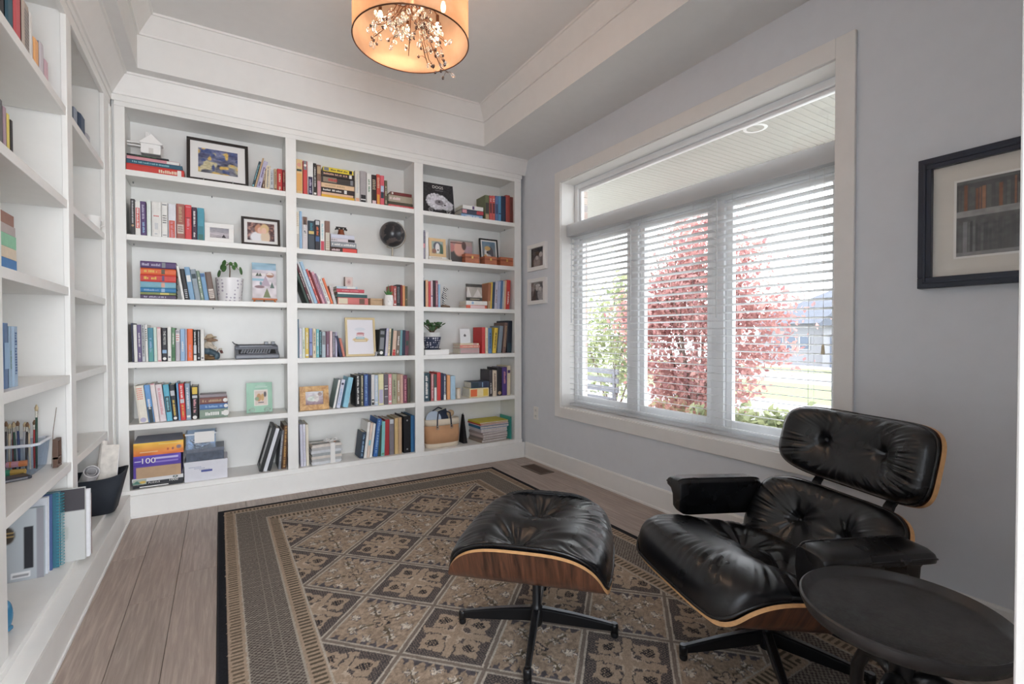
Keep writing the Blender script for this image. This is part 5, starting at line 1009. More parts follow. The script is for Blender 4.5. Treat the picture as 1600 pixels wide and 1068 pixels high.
# reading animal figurine
def merged(name, parent, m, parts, voxel=0.004, smooth=True):
    mb = MB()
    for p in parts: mb.ball(p[0], p[1], p[2], p[3], 16, rot=Matrix.Rotation(R(p[4]), 3, 'Y') if len(p) > 4 else None)
    o = mb.build(name, m, parent, smooth=True); r = o.modifiers.new('remesh', 'REMESH'); r.mode = 'VOXEL'; r.voxel_size = voxel; r.use_smooth_shade = True; return o
yf = 3.93; z0 = SH_B[3]+0.0004; t = thing('animal_figurine', 'seated animal figurine in a straw hat and blue trousers reading a book', 'figurine', (x_at(328, z0, yf), yf, z0), R(-20))
merged('base', t, mat('mossy_brown', (120, 96, 66), 0.8, var=0.2, scale=40), [((0, 0, 0.012), 0.045, 0.035, 0.014), ((-0.025, 0, 0.03), 0.022, 0.02, 0.022)])
merged('trousers', t, mat('slate_blue_glaze', (72, 92, 104), 0.5, var=0.1), [((-0.012, 0, 0.062), 0.034, 0.03, 0.028), ((0.02, -0.012, 0.05), 0.034, 0.016, 0.017, 25), ((0.02, 0.014, 0.05), 0.034, 0.016, 0.017, 25), ((0.045, -0.012, 0.028), 0.014, 0.013, 0.026), ((0.045, 0.014, 0.028), 0.014, 0.013, 0.026)])
merged('jacket', t, mat('cream_glaze', (206, 196, 180), 0.5, var=0.1), [((-0.008, 0, 0.098), 0.028, 0.028, 0.032), ((0.012, -0.024, 0.092), 0.03, 0.010, 0.011, 35), ((0.012, 0.024, 0.092), 0.03, 0.010, 0.011, 35)])
merged('head', t, mat('brown_glaze', (146, 120, 98), 0.6, var=0.15), [((0.0, 0, 0.142), 0.022, 0.02, 0.022), ((0.024, 0, 0.136), 0.022, 0.012, 0.012), ((0.046, 0, 0.134), 0.007, 0.007, 0.006), ((-0.012, 0.017, 0.152), 0.01, 0.004, 0.014), ((-0.012, -0.017, 0.152), 0.01, 0.004, 0.014)], voxel=0.003)
MB().lathe([(0.0, 0.028), (0.016, 0.026), (0.021, 0.014), (0.024, 0.008), (0.042, 0.0), (0.041, -0.002), (0.022, 0.004), (0.0, 0.004)], 24, M=T(0.002, 0, 0.150) @ RY(-14)).build('hat', mat('straw', (196, 178, 152), 0.8, var=0.12, scale=60), t, smooth=True)
MB().box(-0.001, 0.001, -0.022, 0.022, -0.015, 0.015, M=T(0.06, 0, 0.066) @ RY(35)).box(-0.001, 0.001, -0.022, 0.022, -0.015, 0.015, M=T(0.072, 0, 0.058) @ RY(-20)).build('tiny_book', mat('maroon_glaze', (104, 56, 52), 0.5, var=0), t)
MB().box(-0.004, 0.004, -0.02, 0.02, -0.013, 0.013, M=T(0.066, 0, 0.066) @ RY(10)).build('tiny_pages', PAPER, t)
# typewriter
yt = 3.905; xl, xr = x_at(367.5, z0, yt), x_at(437, z0, yt); wt = xr-xl; GYM = mat('grey_typewriter_enamel', (112, 116, 126), 0.35, var=0.04)
t = thing('typewriter', 'grey portable typewriter on the fourth shelf', 'typewriter', ((xl+xr)/2, yt, z0)); hw = wt/2
MB().prism([(0, 0), (0, 0.028), (0.008, 0.034), (0.095, 0.064), (0.10, 0.085), (0.125, 0.098), (0.19, 0.098), (0.198, 0.088), (0.198, 0)], -hw, hw, axis=0).build('body', GYM, t, bevel=0.008, seg=3)
Mk = T(0, 0.008, 0.0345) @ RX(19)
MB().box(-hw*0.84, hw*0.84, 0.004, 0.088, 0, 0.0012, M=Mk).build('key_well', mat('key_well_black', (30, 31, 36), 0.6, var=0), t)
km = MB().lathe([(0.0062, 0), (0.0066, 0.005), (0.0058, 0.007), (0, 0.0068)], 10).mesh('key', mat('grey_keys', (136, 140, 148), 0.4, var=0))
for rw in range(4):
    for k in range(11):
        o = ob('key', km, t); o.matrix_local = Mk @ T(-hw*0.72+(k+0.22*rw)*hw*1.36/11, 0.016+0.019*rw, 0.001)
MB().box(-hw*0.45, hw*0.45, 0.005, 0.011, 0.001, 0.006, M=Mk).build('space_bar', mat('grey_keys', (136, 140, 148), 0.4, var=0), t)
MB().tube([(-hw*0.93, 0.15, 0.090), (hw*0.93, 0.15, 0.090)], 0.0125, 16).build('platen', mat('rubber_roller', (52, 52, 56), 0.6, var=0), t, smooth='auto')
for s in (0.45, 0.78): MB().box(hw*s-0.012, hw*s+0.012, 0.12, 0.17, 0.10, 0.121).build('paper_guide', mat('dark_chrome', (80, 82, 86), 0.3, metal=0.6, var=0), t, bevel=0.002)
MB().box(-hw*0.80, hw*0.72, 0.100, 0.104, 0.086, 0.091).build('trim_line', mat('dark_chrome', (80, 82, 86), 0.3, metal=0.6, var=0), t)
MB().tube([(-hw*0.86, 0.12, 0.100), (-hw*1.02, 0.10, 0.108), (-hw*1.10, 0.09, 0.122)], [0.004, 0.004, 0.003], 8).build('return_lever', mat('dark_chrome', (80, 82, 86), 0.3, metal=0.6, var=0), t, smooth=True)
# green picture book on a wire stand
def face_book(label, pl, pr, top, si, y, tilt, col, layers, nx=50, zs=None, texts=()):
    z = (zs_(si) if zs is None else zs)+0.004; xl, xr = x_at(pl, z, y), x_at(pr, z, y); w = xr-xl; a = R(tilt); h = (zh((pl+pr)/2, top, y)-z)/math.cos(a)
    t = thing('book', label, 'book', ((xl+xr)/2, y, z)); t.rotation_euler = (-a, 0, 0); c = cloth(col); d = 0.016
    MB().box(-w/2, w/2, 0, 0.002, 0, h).box(-w/2, w/2, d-0.002, d, 0, h).box(-w/2, -w/2+0.002, 0.002, d-0.002, 0, h).build('cover', c, t)
    MB().box(-w/2+0.002, w/2-0.004, 0.0025, d-0.0025, 0.003, h-0.003).build('pages', PAPER, t)
    print_sheet('cover_print', w*0.995, h*0.995, layers, t, nx, T(0, -0.0006, 0))
    for body, u, v, s, colr, sx in texts: text(body, s*h, ink(colr), t, T((u-0.5)*w, -0.0011, v*h) @ RX(90), sx=sx)
    e = thing('plate_stand', 'wire scroll stand holding the ' + label.split(',')[0], 'stand', ((xl+xr)/2, y, z-0.0036))
    for s in (-1, 1):
        c_ = [(s*w*0.28+s*0.022*(1-k/26)*math.cos(k*0.5), -0.012, 0.022+0.022*(1-k/26)*math.sin(k*0.5)) for k in range(22)]
        MB().tube(c_, 0.0018, 6).build('scroll', WIRE, e, smooth=True)
        MB().tube([(s*w*0.28+s*0.022, -0.012, 0.022), (s*w*0.28, -0.006, 0.002), (s*w*0.28, 0.09, 0.002), (s*w*0.2, 0.08, 0.10)], 0.0018, 6).build('leg', WIRE, e, smooth=True)
    return t
face_book('green picture book, facing out on the fifth shelf', 385.5, 425.8, 598, 4, 3.94, 10, (160, 204, 180), [('bg', (154, 198, 174), (166, 208, 186)), ('n', 5, .05), ('r', .29, .22, .83, .76, (236, 230, 222)), ('r', .33, .26, .79, .72, (222, 206, 196)), ('e', .48, .50, .09, .13, (196, 150, 100)), ('e', .62, .50, .06, .12, (206, 166, 110)), ('e', .40, .46, .08, .06, (140, 160, 130)), ('e', .72, .60, .05, .09, (90, 80, 84)), ('r', .46, .31, .66, .345, (90, 80, 84)), ('r', .34, .84, .80, .87, (206, 226, 214)), ('r', .42, .90, .74, .92, (206, 226, 214))])
dg_ = random.Random(3); FLUFF = []
for k in range(70):
    a = dg_.uniform(0, 6.28); q = dg_.uniform(.75, 1.12); c = dg_.randint(176, 232); FLUFF.append(('e', .46+.29*q*math.cos(a), .40+.235*q*math.sin(a), .045, .040, (c-4, c-6, c)))
for k in range(40):
    a = dg_.uniform(0, 6.28); q = dg_.uniform(.7, 1.15); c = dg_.randint(160, 214); FLUFF.append(('e', .77+.16*q*math.cos(a), .30+.13*q*math.sin(a), .040, .034, (c-4, c-6, c)))
face_book('black DOGS book, facing out on the top shelf', 661.5, 710.5, 285, 0, 3.878, 9, (36, 34, 38), [('bg', (36, 34, 38), (42, 40, 44)), ('e', .46, .38, .30, .26, (206, 202, 210)), ('e', .76, .30, .20, .16, (190, 186, 196)), ('e', .34, .46, .22, .16, (214, 210, 218))]+FLUFF+[('n', 34, .14), ('e', .52, .37, .14, .09, (130, 124, 130)), ('e', .52, .39, .035, .028, (40, 36, 40)), ('e', .70, .30, .03, .025, (40, 36, 40)), ('r', .40, .765, .66, .785, (110, 108, 112))], nx=70, texts=(('DOGS', .50, .87, .13, 'w', 1.05),))
# boxes, bottom shelf of the left bay
yb_ = 3.850
def carton(name, label, cat, pl, pr, pb, ptop, col, y=3.85, d=0.2, z=None, open_top=False, rz=0, rough=0.55):
    z = BOT+0.0004 if z is None else z; xl, xr = x_at(pl, z, y), x_at(pr, z, y); h = zh((pl+pr)/2, ptop, y)-z; w = xr-xl
    t = thing(name, label, cat, ((xl+xr)/2, y, z), R(rz)); m = mat(name+'_card', col, rough, var=0.04)
    return t, w, h, m
def box_walls(w, d, h, th=0.003): return MB().box(-w/2, w/2, 0, th, 0, h).box(-w/2, w/2, d-th, d, 0, h).box(-w/2, -w/2+th, th, d-th, 0, h).box(w/2-th, w/2, th, d-th, 0, h).box(-w/2+th, w/2-th, th, d-th, 0, th)
t, w, h, m = carton('puzzle_box', 'white and black PUZZLE 1000 box at the bottom of the pile', 'box', 206.5, 286.5, 0, 744, (222, 222, 224)); d = 0.24
MB().box(-w/2+0.003, w/2-0.003, 0.003, d-0.003, 0, h*0.3).build('box_base', mat('puzzle_dark_card', (30, 32, 38), 0.5, var=0), t)
MB().box(-w/2, w/2, 0, d, h*0.32, h).build('lid', m, t, bevel=0.001)
print_sheet('side_print', w, h*0.66, [('bg', (36, 40, 48), (36, 40, 48)), ('r', 0, .46, 1, 1, (224, 224, 226)), ('r', .02, .12, .27, .9, (176, 186, 172)), ('t', .09, .2, .1, .5, (84, 130, 118)), ('e', .2, .42, .06, .2, (214, 180, 90)), ('e', .84, .74, .05, .17, (50, 70, 64)), ('e', .84, .74, .025, .09, (206, 210, 208)), ('r', .28, .0, 1, .46, (36, 40, 48))], t, 90, T(0, -0.0006, h*0.33))
text('PUZZLE', h*0.22, ink('w'), t, T(-w*0.08, -0.0014, h*0.33+h*0.66*0.23) @ RX(90), sx=1.25); text('1000', h*0.30, ink('w'), t, T(w*0.30, -0.0014, h*0.33+h*0.66*0.28) @ RX(90), sx=1.35)
MB().box(-w*0.36, w*0.2, -0.0004, 0.001, h*0.08, h*0.18).build('lettering', ink('w'), t)
zz1 = BOT+0.0004+h+0.0006
t, w, h, m = carton('cardboard_carton', 'purple carton marked 100 with a torn tan front, on the puzzle box', 'box', 208.5, 283, 0, 710, (96, 70, 168), z=zz1); d = 0.22
box_walls(w, d, h).build('carton', m, t)
print_sheet('side_print', w, h*0.45, [('bg', (84, 60, 164), (96, 72, 178)), ('n', 4, .12), ('r', .44, .22, .94, .34, (150, 132, 206)), ('r', .44, .55, .94, .75, (196, 186, 230)), ('r', .03, .42, .15, .52, (224, 220, 240))], t, 60, T(0, -0.0008, h*0.55))
text('100', h*0.34, ink('w'), t, T(-w*0.20, -0.0016, h*0.76) @ RX(90), sx=1.15)
MB().box(-w*0.44, w*0.5, -0.008, -0.005, 0.0, h*0.5).build('torn_flap', mat('bare_cardboard', (190, 160, 130), 0.8, var=0.08), t)
zz2 = zz1+h+0.0006
t, w, h, m = carton('open_carton', 'open yellow and orange box with a red emblem on top of the purple carton', 'box', 208.5, 287, 0, 690, (232, 170, 60), z=zz2); d = 0.21
box_walls(w, d, h).build('carton', m, t)
print_sheet('side_print', w, h, [('bg', (232, 120, 60), (240, 196, 70)), ('n', 4, .16), ('t', .28, .99, .24, -.42, (168, 56, 66)), ('r', .12, .24, .48, .31, (240, 206, 160)), ('r', .50, .78, .95, .88, (236, 210, 120)), ('e', .9, .5, .05, .15, (140, 120, 130)), ('e', .68, .38, .02, .1, (200, 90, 60)), ('e', .78, .40, .02, .1, (150, 90, 90))], t, 60, T(0, -0.0008, 0))
MB().add([(-w/2, 0.003, h), (w/2, 0.003, h), (w/2*0.92, 0.10, h+0.030), (-w/2*0.92, 0.10, h+0.030), (-w/2*0.92, 0.10, h+0.033), (w/2*0.92, 0.10, h+0.033), (w/2, 0.003, h+0.003), (-w/2, 0.003, h+0.003)], [(0, 1, 2, 3), (4, 5, 6, 7), (0, 7, 6, 1), (2, 5, 4, 3), (1, 6, 5, 2), (3, 4, 7, 0)]).build('flap', mat('grey_card_inside', (116, 118, 128), 0.8, var=0.05), t)
t, w, h, m = carton('storage_box', 'white paper box with a small blue label at the bottom right of the cartons', 'box', 288.3, 355.5, 0, 719, (222, 222, 230)); d = 0.22
MB().box(-w/2, w/2, 0, d, 0, h*0.80).build('box_body', m, t, bevel=0.001); MB().box(-w/2-0.002, w/2+0.002, -0.002, d+0.002, h*0.80, h).build('lid', m, t, bevel=0.001)
MB().box(-w*0.12, w*0.14, -0.003, 0.0, h*0.44, h*0.54).build('blue_label', ink((72, 82, 150)), t); g_ = MB()
for i in range(3): glyph_rows(g_, -w*0.40+i*w*0.12, -w*0.12+i*w*0.10, h*0.76-0.010*i-0.012, h*0.76-0.010*i, -0.0006, False, 1)
g_.build('lettering', ink((176, 180, 200)), t); zz3 = BOT+0.0004+h+0.0006
t, w, h, m = carton('slate_box', 'dark slate grey swirl-patterned box on the white paper box', 'box', 291, 350, 0, 700, (66, 76, 94), z=zz3); d = 0.2
MB().box(-w/2, w/2, 0, d, 0, h*0.72).build('box_body', mat('slate_swirl', (66, 76, 94), 0.4, var=0.4, scale=35), t, bevel=0.001); MB().box(-w/2-0.002, w/2+0.002, -0.002, d+0.002, h*0.72, h).build('lid', mat('slate_lid', (92, 98, 112), 0.4, var=0.2, scale=35), t, bevel=0.001); zz4 = zz3+h+0.0006
CLR = glassy('clear_plastic', tint=(0.80, 0.87, 0.95), gloss=0.12, rough=0.12)
t, w, h, m = carton('plastic_tub', 'clear plastic tub of cables with a white label on the slate box', 'box', 291, 337, 0, 673, (230, 230, 234), z=zz4); d = 0.17; h = min(h, 0.586-0.04-zz4)
box_walls(w, d, h*0.86, 0.002).build('tub', CLR, t); MB().box(-w/2-0.006, w/2+0.006, -0.006, 0.002, h*0.80, h*0.88).box(-w/2-0.006, -w/2, 0.002, d, h*0.80, h*0.88).box(w/2, w/2+0.006, 0.002, d, h*0.80, h*0.88).build('rim', mat('milky_rim', (214, 218, 226), 0.3, var=0), t)
g = random.Random(4)
for k in range(5): MB().tube([(w*0.40*math.cos(a*0.7+k)*(0.55+0.09*k), d/2+d*0.4*math.sin(a*0.7+k), 0.008+h*0.07*k+0.006*math.sin(a)) for a in range(10)], 0.004, 6).build('cable', mat('cable_%d' % (k % 2), ((220, 222, 228), (90, 100, 120))[k % 2], 0.5, var=0), t, smooth=True)
MB().box(-w*0.22, w*0.46, -0.008, -0.0065, h*0.35, h*0.97).build('paper_label', mat('white_label', (232, 230, 228), 0.7, var=0), t)
# leaning frame, album and books at the right end of the bottom shelf
def slab(name, label, cat, pl, pr, top, lean, parts, d=0.235, y=3.862, pivot_right=True):
    z = BOT+0.0004; xl, xr = x_at(pl, z, y), x_at(pr, z, y); a = R(lean); w = (xr-xl)*math.cos(a); h = (zh((pl+pr)/2+6, top, y)-z)/math.cos(a)
    t = thing(name, label, cat, (xr-w*math.cos(a), y, z+w*math.sin(a))); t.rotation_euler = (0, a, 0); return t, w, h
t, w, h = slab('framed_picture', 'black picture frame with a grey mat standing on edge, leaning right', 'picture', 404.6, 410.2, 668, 16, None); d = 0.225
f = MB(); fw = 0.022
for y0, y1, z0_, z1_ in ((0, d, 0, fw), (0, d, h-fw, h), (0, fw, fw, h-fw), (d-fw, d, fw, h-fw)): f.box(0, w, y0, y1, z0_, z1_)
f.build('frame', BLACKP, t, bevel=0.001); MB().box(w*0.45, w*0.9, fw*0.8, d-fw*0.8, fw*0.8, h-fw*0.8).build('mat_board', mat('grey_mat_board', (150, 150, 152), 0.6, var=0.03), t); MB().box(w*0.3, w*0.36, fw*0.8, d-fw*0.8, fw*0.8, h-fw*0.8).build('glass', PANE, t)
for pl, pr, top, col, nm in ((410.8, 416.8, 671, (216, 218, 224), 'white slab-like album leaning between two black frames'), (417.4, 422.6, 674, (34, 36, 42), 'thin black frame leaning right of the white album')):
    t, w, h = slab('album', nm, 'album', pl, pr, top, 16, None); MB().box(0, w, 0, 0.22, 0, h).build('cover', mat('album_cover', col, 0.4, var=0), t, bevel=0.0015); MB().box(w*0.2, w*0.8, 0.004, 0.2205, 0.004, h+0.0006).build('pages', PAPER if col[0] > 100 else BLACKP, t)
row(0, 5, [(434.5, 439, 672, (120, 124, 132), 'grey book with silver spine', 5, [('t', .2, .9, 'lg')]), (440, 447.5, 664, (96, 66, 40), 'brown book with gilt ornament', 3, [('t', .05, .97, (206, 156, 84))])])
# small bell and globe, second shelf of the middle bay
yb = 3.93; t = thing('bell_ornament', 'small copper bell on a black yoke on the book stack', 'ornament', (x_at(533, zst, yb), yb, zst+0.0006))
COP = mat('copper', (150, 88, 62), 0.35, metal=0.5, var=0.1)
MB().lathe([(0.030, 0.0), (0.030, 0.004), (0.024, 0.016), (0.021, 0.036), (0.019, 0.044), (0.0, 0.048)], 24).build('bell', COP, t, smooth='auto')
MB().prism([(-0.045, 0.040), (-0.045, 0.052), (-0.036, 0.056), (-0.040, 0.066), (0.040, 0.066), (0.036, 0.056), (0.045, 0.052), (0.045, 0.040), (0.030, 0.047), (0.012, 0.044), (-0.012, 0.044), (-0.030, 0.047)], -0.010, 0.010, axis=1).build('yoke', BLACKP, t, bevel=0.002)
for s in (-1, 1): MB().ball((s*0.016, -0.0105, 0.052), 0.005, 0.002, 0.005, 8).build('bolt', mat('pale_bolt', (206, 196, 190), 0.4, var=0), t)
z1_ = SH_B[1]+0.0004; yg = 3.905; c = on(612.8, 365.8, 1, yg); rg_ = (on(632, 365.8, 1, yg).x-on(593.8, 365.8, 1, yg).x)/2; zc = c.z-z1_
t = thing('desk_globe', 'black globe on a metal arm and round base, second shelf', 'globe', (c.x, yg, z1_))
gm = mat('black_globe', (44, 44, 48), 0.28, var=0); N, L = gm.node_tree.nodes, gm.node_tree.links; tc = N.new('ShaderNodeTexCoord'); nz = N.new('ShaderNodeTexNoise'); nz.inputs['Scale'].default_value = 16; nz.inputs['Detail'].default_value = 6; L.new(tc.outputs['Object'], nz.inputs['Vector']); rp_ = N.new('ShaderNodeValToRGB'); L.new(nz.outputs['Fac'], rp_.inputs[0]); rp_.color_ramp.elements[0].position = .52; rp_.color_ramp.elements[0].color = lin((40, 41, 46)); rp_.color_ramp.elements[1].position = .56; rp_.color_ramp.elements[1].color = lin((92, 84, 82)); L.new(rp_.outputs[0], N['Principled BSDF'].inputs['Base Color'])
MB().ball((0, 0, zc), rg_, rg_, rg_, 36).build('sphere', gm, t, smooth=True)
tl = R(23); ra = rg_*1.12; pts = [(ra*math.cos(q), 0, zc+ra*math.sin(q)) for q in np.linspace(R(-113), R(67), 24)]
BRS = mat('satin_metal', (186, 176, 160), 0.3, metal=0.8, var=0)
MB().tube(pts, 0.0034, 8).build('meridian_arm', BRS, t, smooth=True)
MB().tube([(-math.sin(tl)*ra, 0, zc-math.cos(tl)*ra), (math.sin(tl)*ra, 0, zc+math.cos(tl)*ra)], 0.002, 6).build('axis', BRS, t)
MB().lathe([(0.042, 0), (0.042, 0.003), (0.03, 0.007), (0.008, 0.012), (0.006, max(0.014, zc-ra+0.002)), (0, zc-ra+0.003)], 28).build('base', BRS, t, smooth='auto')
# card, wooden box, succulent planter (third shelf, middle bay)
t = thing('greeting_card', 'small folded card standing on the thick book stack', 'card', (x_at(545, zcard, 3.93), 3.93, zcard+0.0006), R(4))
MB().box(-0.028, 0.030, 0, 0.0012, 0, 0.078).build('front_leaf', mat('blush_card', (216, 196, 190), 0.8, var=0), t); MB().box(-0.0300, -0.028, 0, 0.030, 0, 0.078).build('rear_leaf', mat('brown_card', (140, 120, 112), 0.8, var=0), t); print_sheet('print', 0.05, 0.07, [('bg', (222, 202, 196), (220, 200, 194)), ('e', .5, .5, .3, .3, (206, 170, 166)), ('e', .5, .5, .12, .1, (170, 130, 130))], t, 20, T(0.001, -0.0006, 0.004))
TANW = mat('tan_wood', (196, 166, 132), 0.55, var=0.1, scale=30)
z2_ = SH_B[2]+0.0004; xl, xr = x_at(577.5, z2_, 3.91), x_at(598.5, z2_, 3.91); w = xr-xl; h = zh(588, 466, 3.91)-z2_
t = thing('wooden_box', 'small pale wooden box left of the white planter', 'box', ((xl+xr)/2, 3.91, z2_)); MB().box(-w/2, w/2, 0, 0.06, 0, h*0.7).build('box_body', TANW, t, bevel=0.0015); MB().box(-w/2, w/2, 0, 0.06, h*0.72, h).build('lid', TANW, t, bevel=0.0015)
for s in (-0.5, 0.44): MB().box(w*s, w*s+0.008, -0.0015, 0.0, 0, h).build('corner_band', mat('brown_band', (120, 88, 62), 0.5, var=0), t)
xl, xr = x_at(600.5, z2_, 3.885), x_at(614.6, z2_, 3.885); rp = (xr-xl)/2; h = zh(607, 461, 3.885)-z2_
t = thing('succulent_planter', 'white head-shaped planter with a spiky succulent, third shelf', 'plant', ((xl+xr)/2, 3.885, z2_))
o = MB().lathe([(rp*0.80, 0), (rp*0.92, 0.004), (rp, h*0.35), (rp*0.95, h*0.75), (rp*0.86, h), (rp*0.74, h), (rp*0.74, h*0.85)], 28).ball((-rp*0.35, -rp*0.9, h*0.45), rp*0.2, rp*0.2, rp*0.3).ball((0, -rp*0.98, h*0.62), rp*0.16, rp*0.22, rp*0.36).ball((rp*0.4, -rp*0.88, h*0.45), rp*0.22, rp*0.2, rp*0.3).build('planter', MW, t, smooth='auto')
MB().lathe([(0, h*0.9), (rp*0.74, h*0.9)], 20, caps=False).build('soil', SOIL, t)
SUC = mat('succulent_green', (84, 132, 76), 0.45, var=0.2, scale=30); spk = MB().lathe([(0.15, 0), (0.28, 0.25), (0.20, 0.65), (0.0, 1.0)], 6).mesh('leaf', SUC, True)
g = random.Random(9)
def rosette(t, z, n, L_, spread, wd=1.0, up=0.5):
    for k in range(n):
        o = ob('leaf', spk, t); a = k*2.4; q = g.uniform(0.15, 1.0); d = Vector((math.cos(a)*spread*q, math.sin(a)*spread*q, up+0.5*(1-q))).normalized(); o.rotation_euler = d.to_track_quat('Z', 'Y').to_euler(); s = L_*g.uniform(.75, 1.1); o.scale = (s*wd, s*wd*0.6, s); o.location = (d.x*0.006, d.y*0.006, z)
rosette(t, h*0.9, 16, 0.055, 0.9, 0.8, 0.45); o = ob('leaf', spk, t); o.location = (-0.004, 0, h*0.9); o.scale = (0.02, 0.02, 0.10)
# gold frame with a print of stacked books; small silver ornament
GF = mat('pale_gold_frame', (214, 194, 152), 0.4, metal=0.15, var=0.06)
shelf_frame('framed_print', 'pale gold frame with a print of three stacked books, fourth shelf', 'picture', 541, 588, 496, 3, 3.885, 8, GF, 0.017, [('bg', (230, 228, 234), (228, 226, 232)), ('e', .5, .42, .30, .06, (214, 186, 140)), ('r', .26, .36, .76, .42, (206, 178, 128)), ('r', .28, .38, .70, .41, (226, 216, 190)), ('r', .32, .44, .66, .50, (150, 182, 190)), ('r', .34, .455, .62, .48, (220, 226, 230)), ('r', .34, .52, .64, .58, (196, 140, 146)), ('r', .36, .535, .60, .56, (236, 226, 228)), ('e', .5, .60, .15, .03, (190, 130, 134)), ('e', .48, .72, .2, .05, (214, 218, 226))], nx=56)
z3_ = SH_B[3]+0.0004; xc = x_at(587.5, z3_, 3.862); t = thing('silver_trinket', 'small silver trinket at the foot of the gold frame', 'ornament', (xc, 3.858, z3_))
SIL = mat('silver', (176, 176, 180), 0.3, metal=0.8, var=0.05); MB().lathe([(0.014, 0), (0.015, 0.004), (0.006, 0.010), (0.010, 0.020), (0.012, 0.028), (0.006, 0.036), (0, 0.038)], 16).build('body', SIL, t, smooth=True); MB().tube([(0.010, 0, 0.02), (0.020, 0, 0.026), (0.017, 0, 0.036), (0.006, 0, 0.034)], 0.002, 6).build('handle', SIL, t)
# burl wood frame, fifth shelf
BURL = wood('burl_wood', (176, 122, 66), (226, 184, 122), axis=0, freq=26, rough=0.4, long=0.8)
shelf_frame('framed_photo', 'burl wood photo frame at the left end of the fifth shelf', 'picture', 469, 514.5, 604, 4, 3.85, 9, BURL, 0.040, [('bg', (150, 124, 134), (220, 222, 226)), ('e', .4, .45, .3, .2, (206, 214, 206)), ('e', .62, .5, .14, .3, (216, 210, 206)), ('e', .82, .78, .12, .14, (150, 130, 124)), ('n', 9, .15)], thick=0.02)
# ribbon-tied magazines
zb_ = BOT+0.0004; xl, xr = x_at(486, zb_, 3.86), x_at(536, zb_, 3.86); w = xr-xl; h = zh(500, 689, 3.87)-zb_
t = thing('magazine_bundle', 'stack of magazines tied with a white ribbon on the bottom shelf', 'magazines', ((xl+xr)/2, 3.86, zb_), R(3)); n = 7; g = random.Random(2)
for k in range(n):
    z0_, z1_ = k*h*0.86/n, (k+1)*h*0.86/n-0.0006; q = [(-w/2+g.uniform(0, .01), z0_), (w/2-g.uniform(0, .02), z0_), (w/2-g.uniform(0, .02), z1_), (-w/2*(0.5 if k > 4 else 1), z1_+0.002*(k > 3)), (-w/2+g.uniform(0.0, .012), z1_-0.001)]
    MB().prism(q, g.uniform(0, .008), 0.17, axis=1).build('magazine', mat('magazine_%d' % (k % 4), ((206, 208, 212), (180, 180, 180), (214, 206, 198), (160, 164, 166))[k % 4], 0.45, var=0.1, scale=30), t)
print_sheet('top_cover', w*0.86, 0.15, [('bg', (160, 160, 158), (120, 130, 130)), ('n', 6, .3), ('e', .75, .4, .16, .3, (206, 128, 92)), ('e', .72, .45, .10, .2, (120, 140, 140))], t, 40, T(0, 0.012, h*0.86+0.002) @ RX(-90))
RIB = mat('white_ribbon', (232, 230, 228), 0.6, var=0.03)
rb = MB(); z_t = h*0.86+0.0035
rb.box(w*0.10, w*0.25, -0.003, -0.0015, 0.0, z_t).box(w*0.10, w*0.25, -0.003, 0.172, z_t, z_t+0.0012).box(-w/2-0.002, w/2, 0.06, 0.09, z_t+0.0012, z_t+0.0024); rb.build('ribbon', RIB, t)
lp = MB()
for s in (-1, 1): lp.tube([(w*0.17, 0.075, z_t+0.004), (w*0.17+s*0.03, 0.06, z_t+0.024), (w*0.17+s*0.055, 0.05, z_t+0.016), (w*0.17+s*0.03, 0.066, z_t+0.006), (w*0.17, 0.075, z_t+0.004)], 0.005, 6)
lp.build('bow', RIB, t, smooth=True)
# binders at the right end of the bottom shelf
def binder(label, pl, pr, top, col, lean=0, rings=True, y=3.866, d=0.24):
    xl, xr = x_at(pl, zb_, y), x_at(pr, zb_, y); w = xr-xl-0.001; h = zh((pl+pr)/2, top, y)-zb_; t = thing('ring_binder', label, 'binder', (xl, y, zb_)); m = mat('binder_vinyl', col, 0.4, var=0.02)
    MB().box(0, 0.003, 0.002, d, 0, h).box(w-0.003, w, 0.002, d, 0, h).box(0, w, 0, 0.003, 0, h).build('cover', m, t, bevel=0.001); MB().box(0.005, w-0.005, 0.02, d-0.01, 0.004, h-0.01).build('pages', PAPER, t)
    if rings:
        for z in (0.10, 0.88): MB().lathe([(0, 0), (0.006, 0), (0.007, 0.002), (0, 0.003)], 12, M=T(w/2, -0.0005, z*h) @ RX(90), caps=False).build('rivet', WIRE, t)
    return t
binder('thick black ring binder with two silver rivets, bottom shelf', 631, 641.8, 649.5, (26, 27, 31))
binder('blue ring binder right of the black one', 642.2, 646.2, 648.5, (62, 116, 160), rings=False); binder('dark blue ring binder against the right side panel', 646.5, 650.8, 648.5, (52, 96, 142), rings=False)
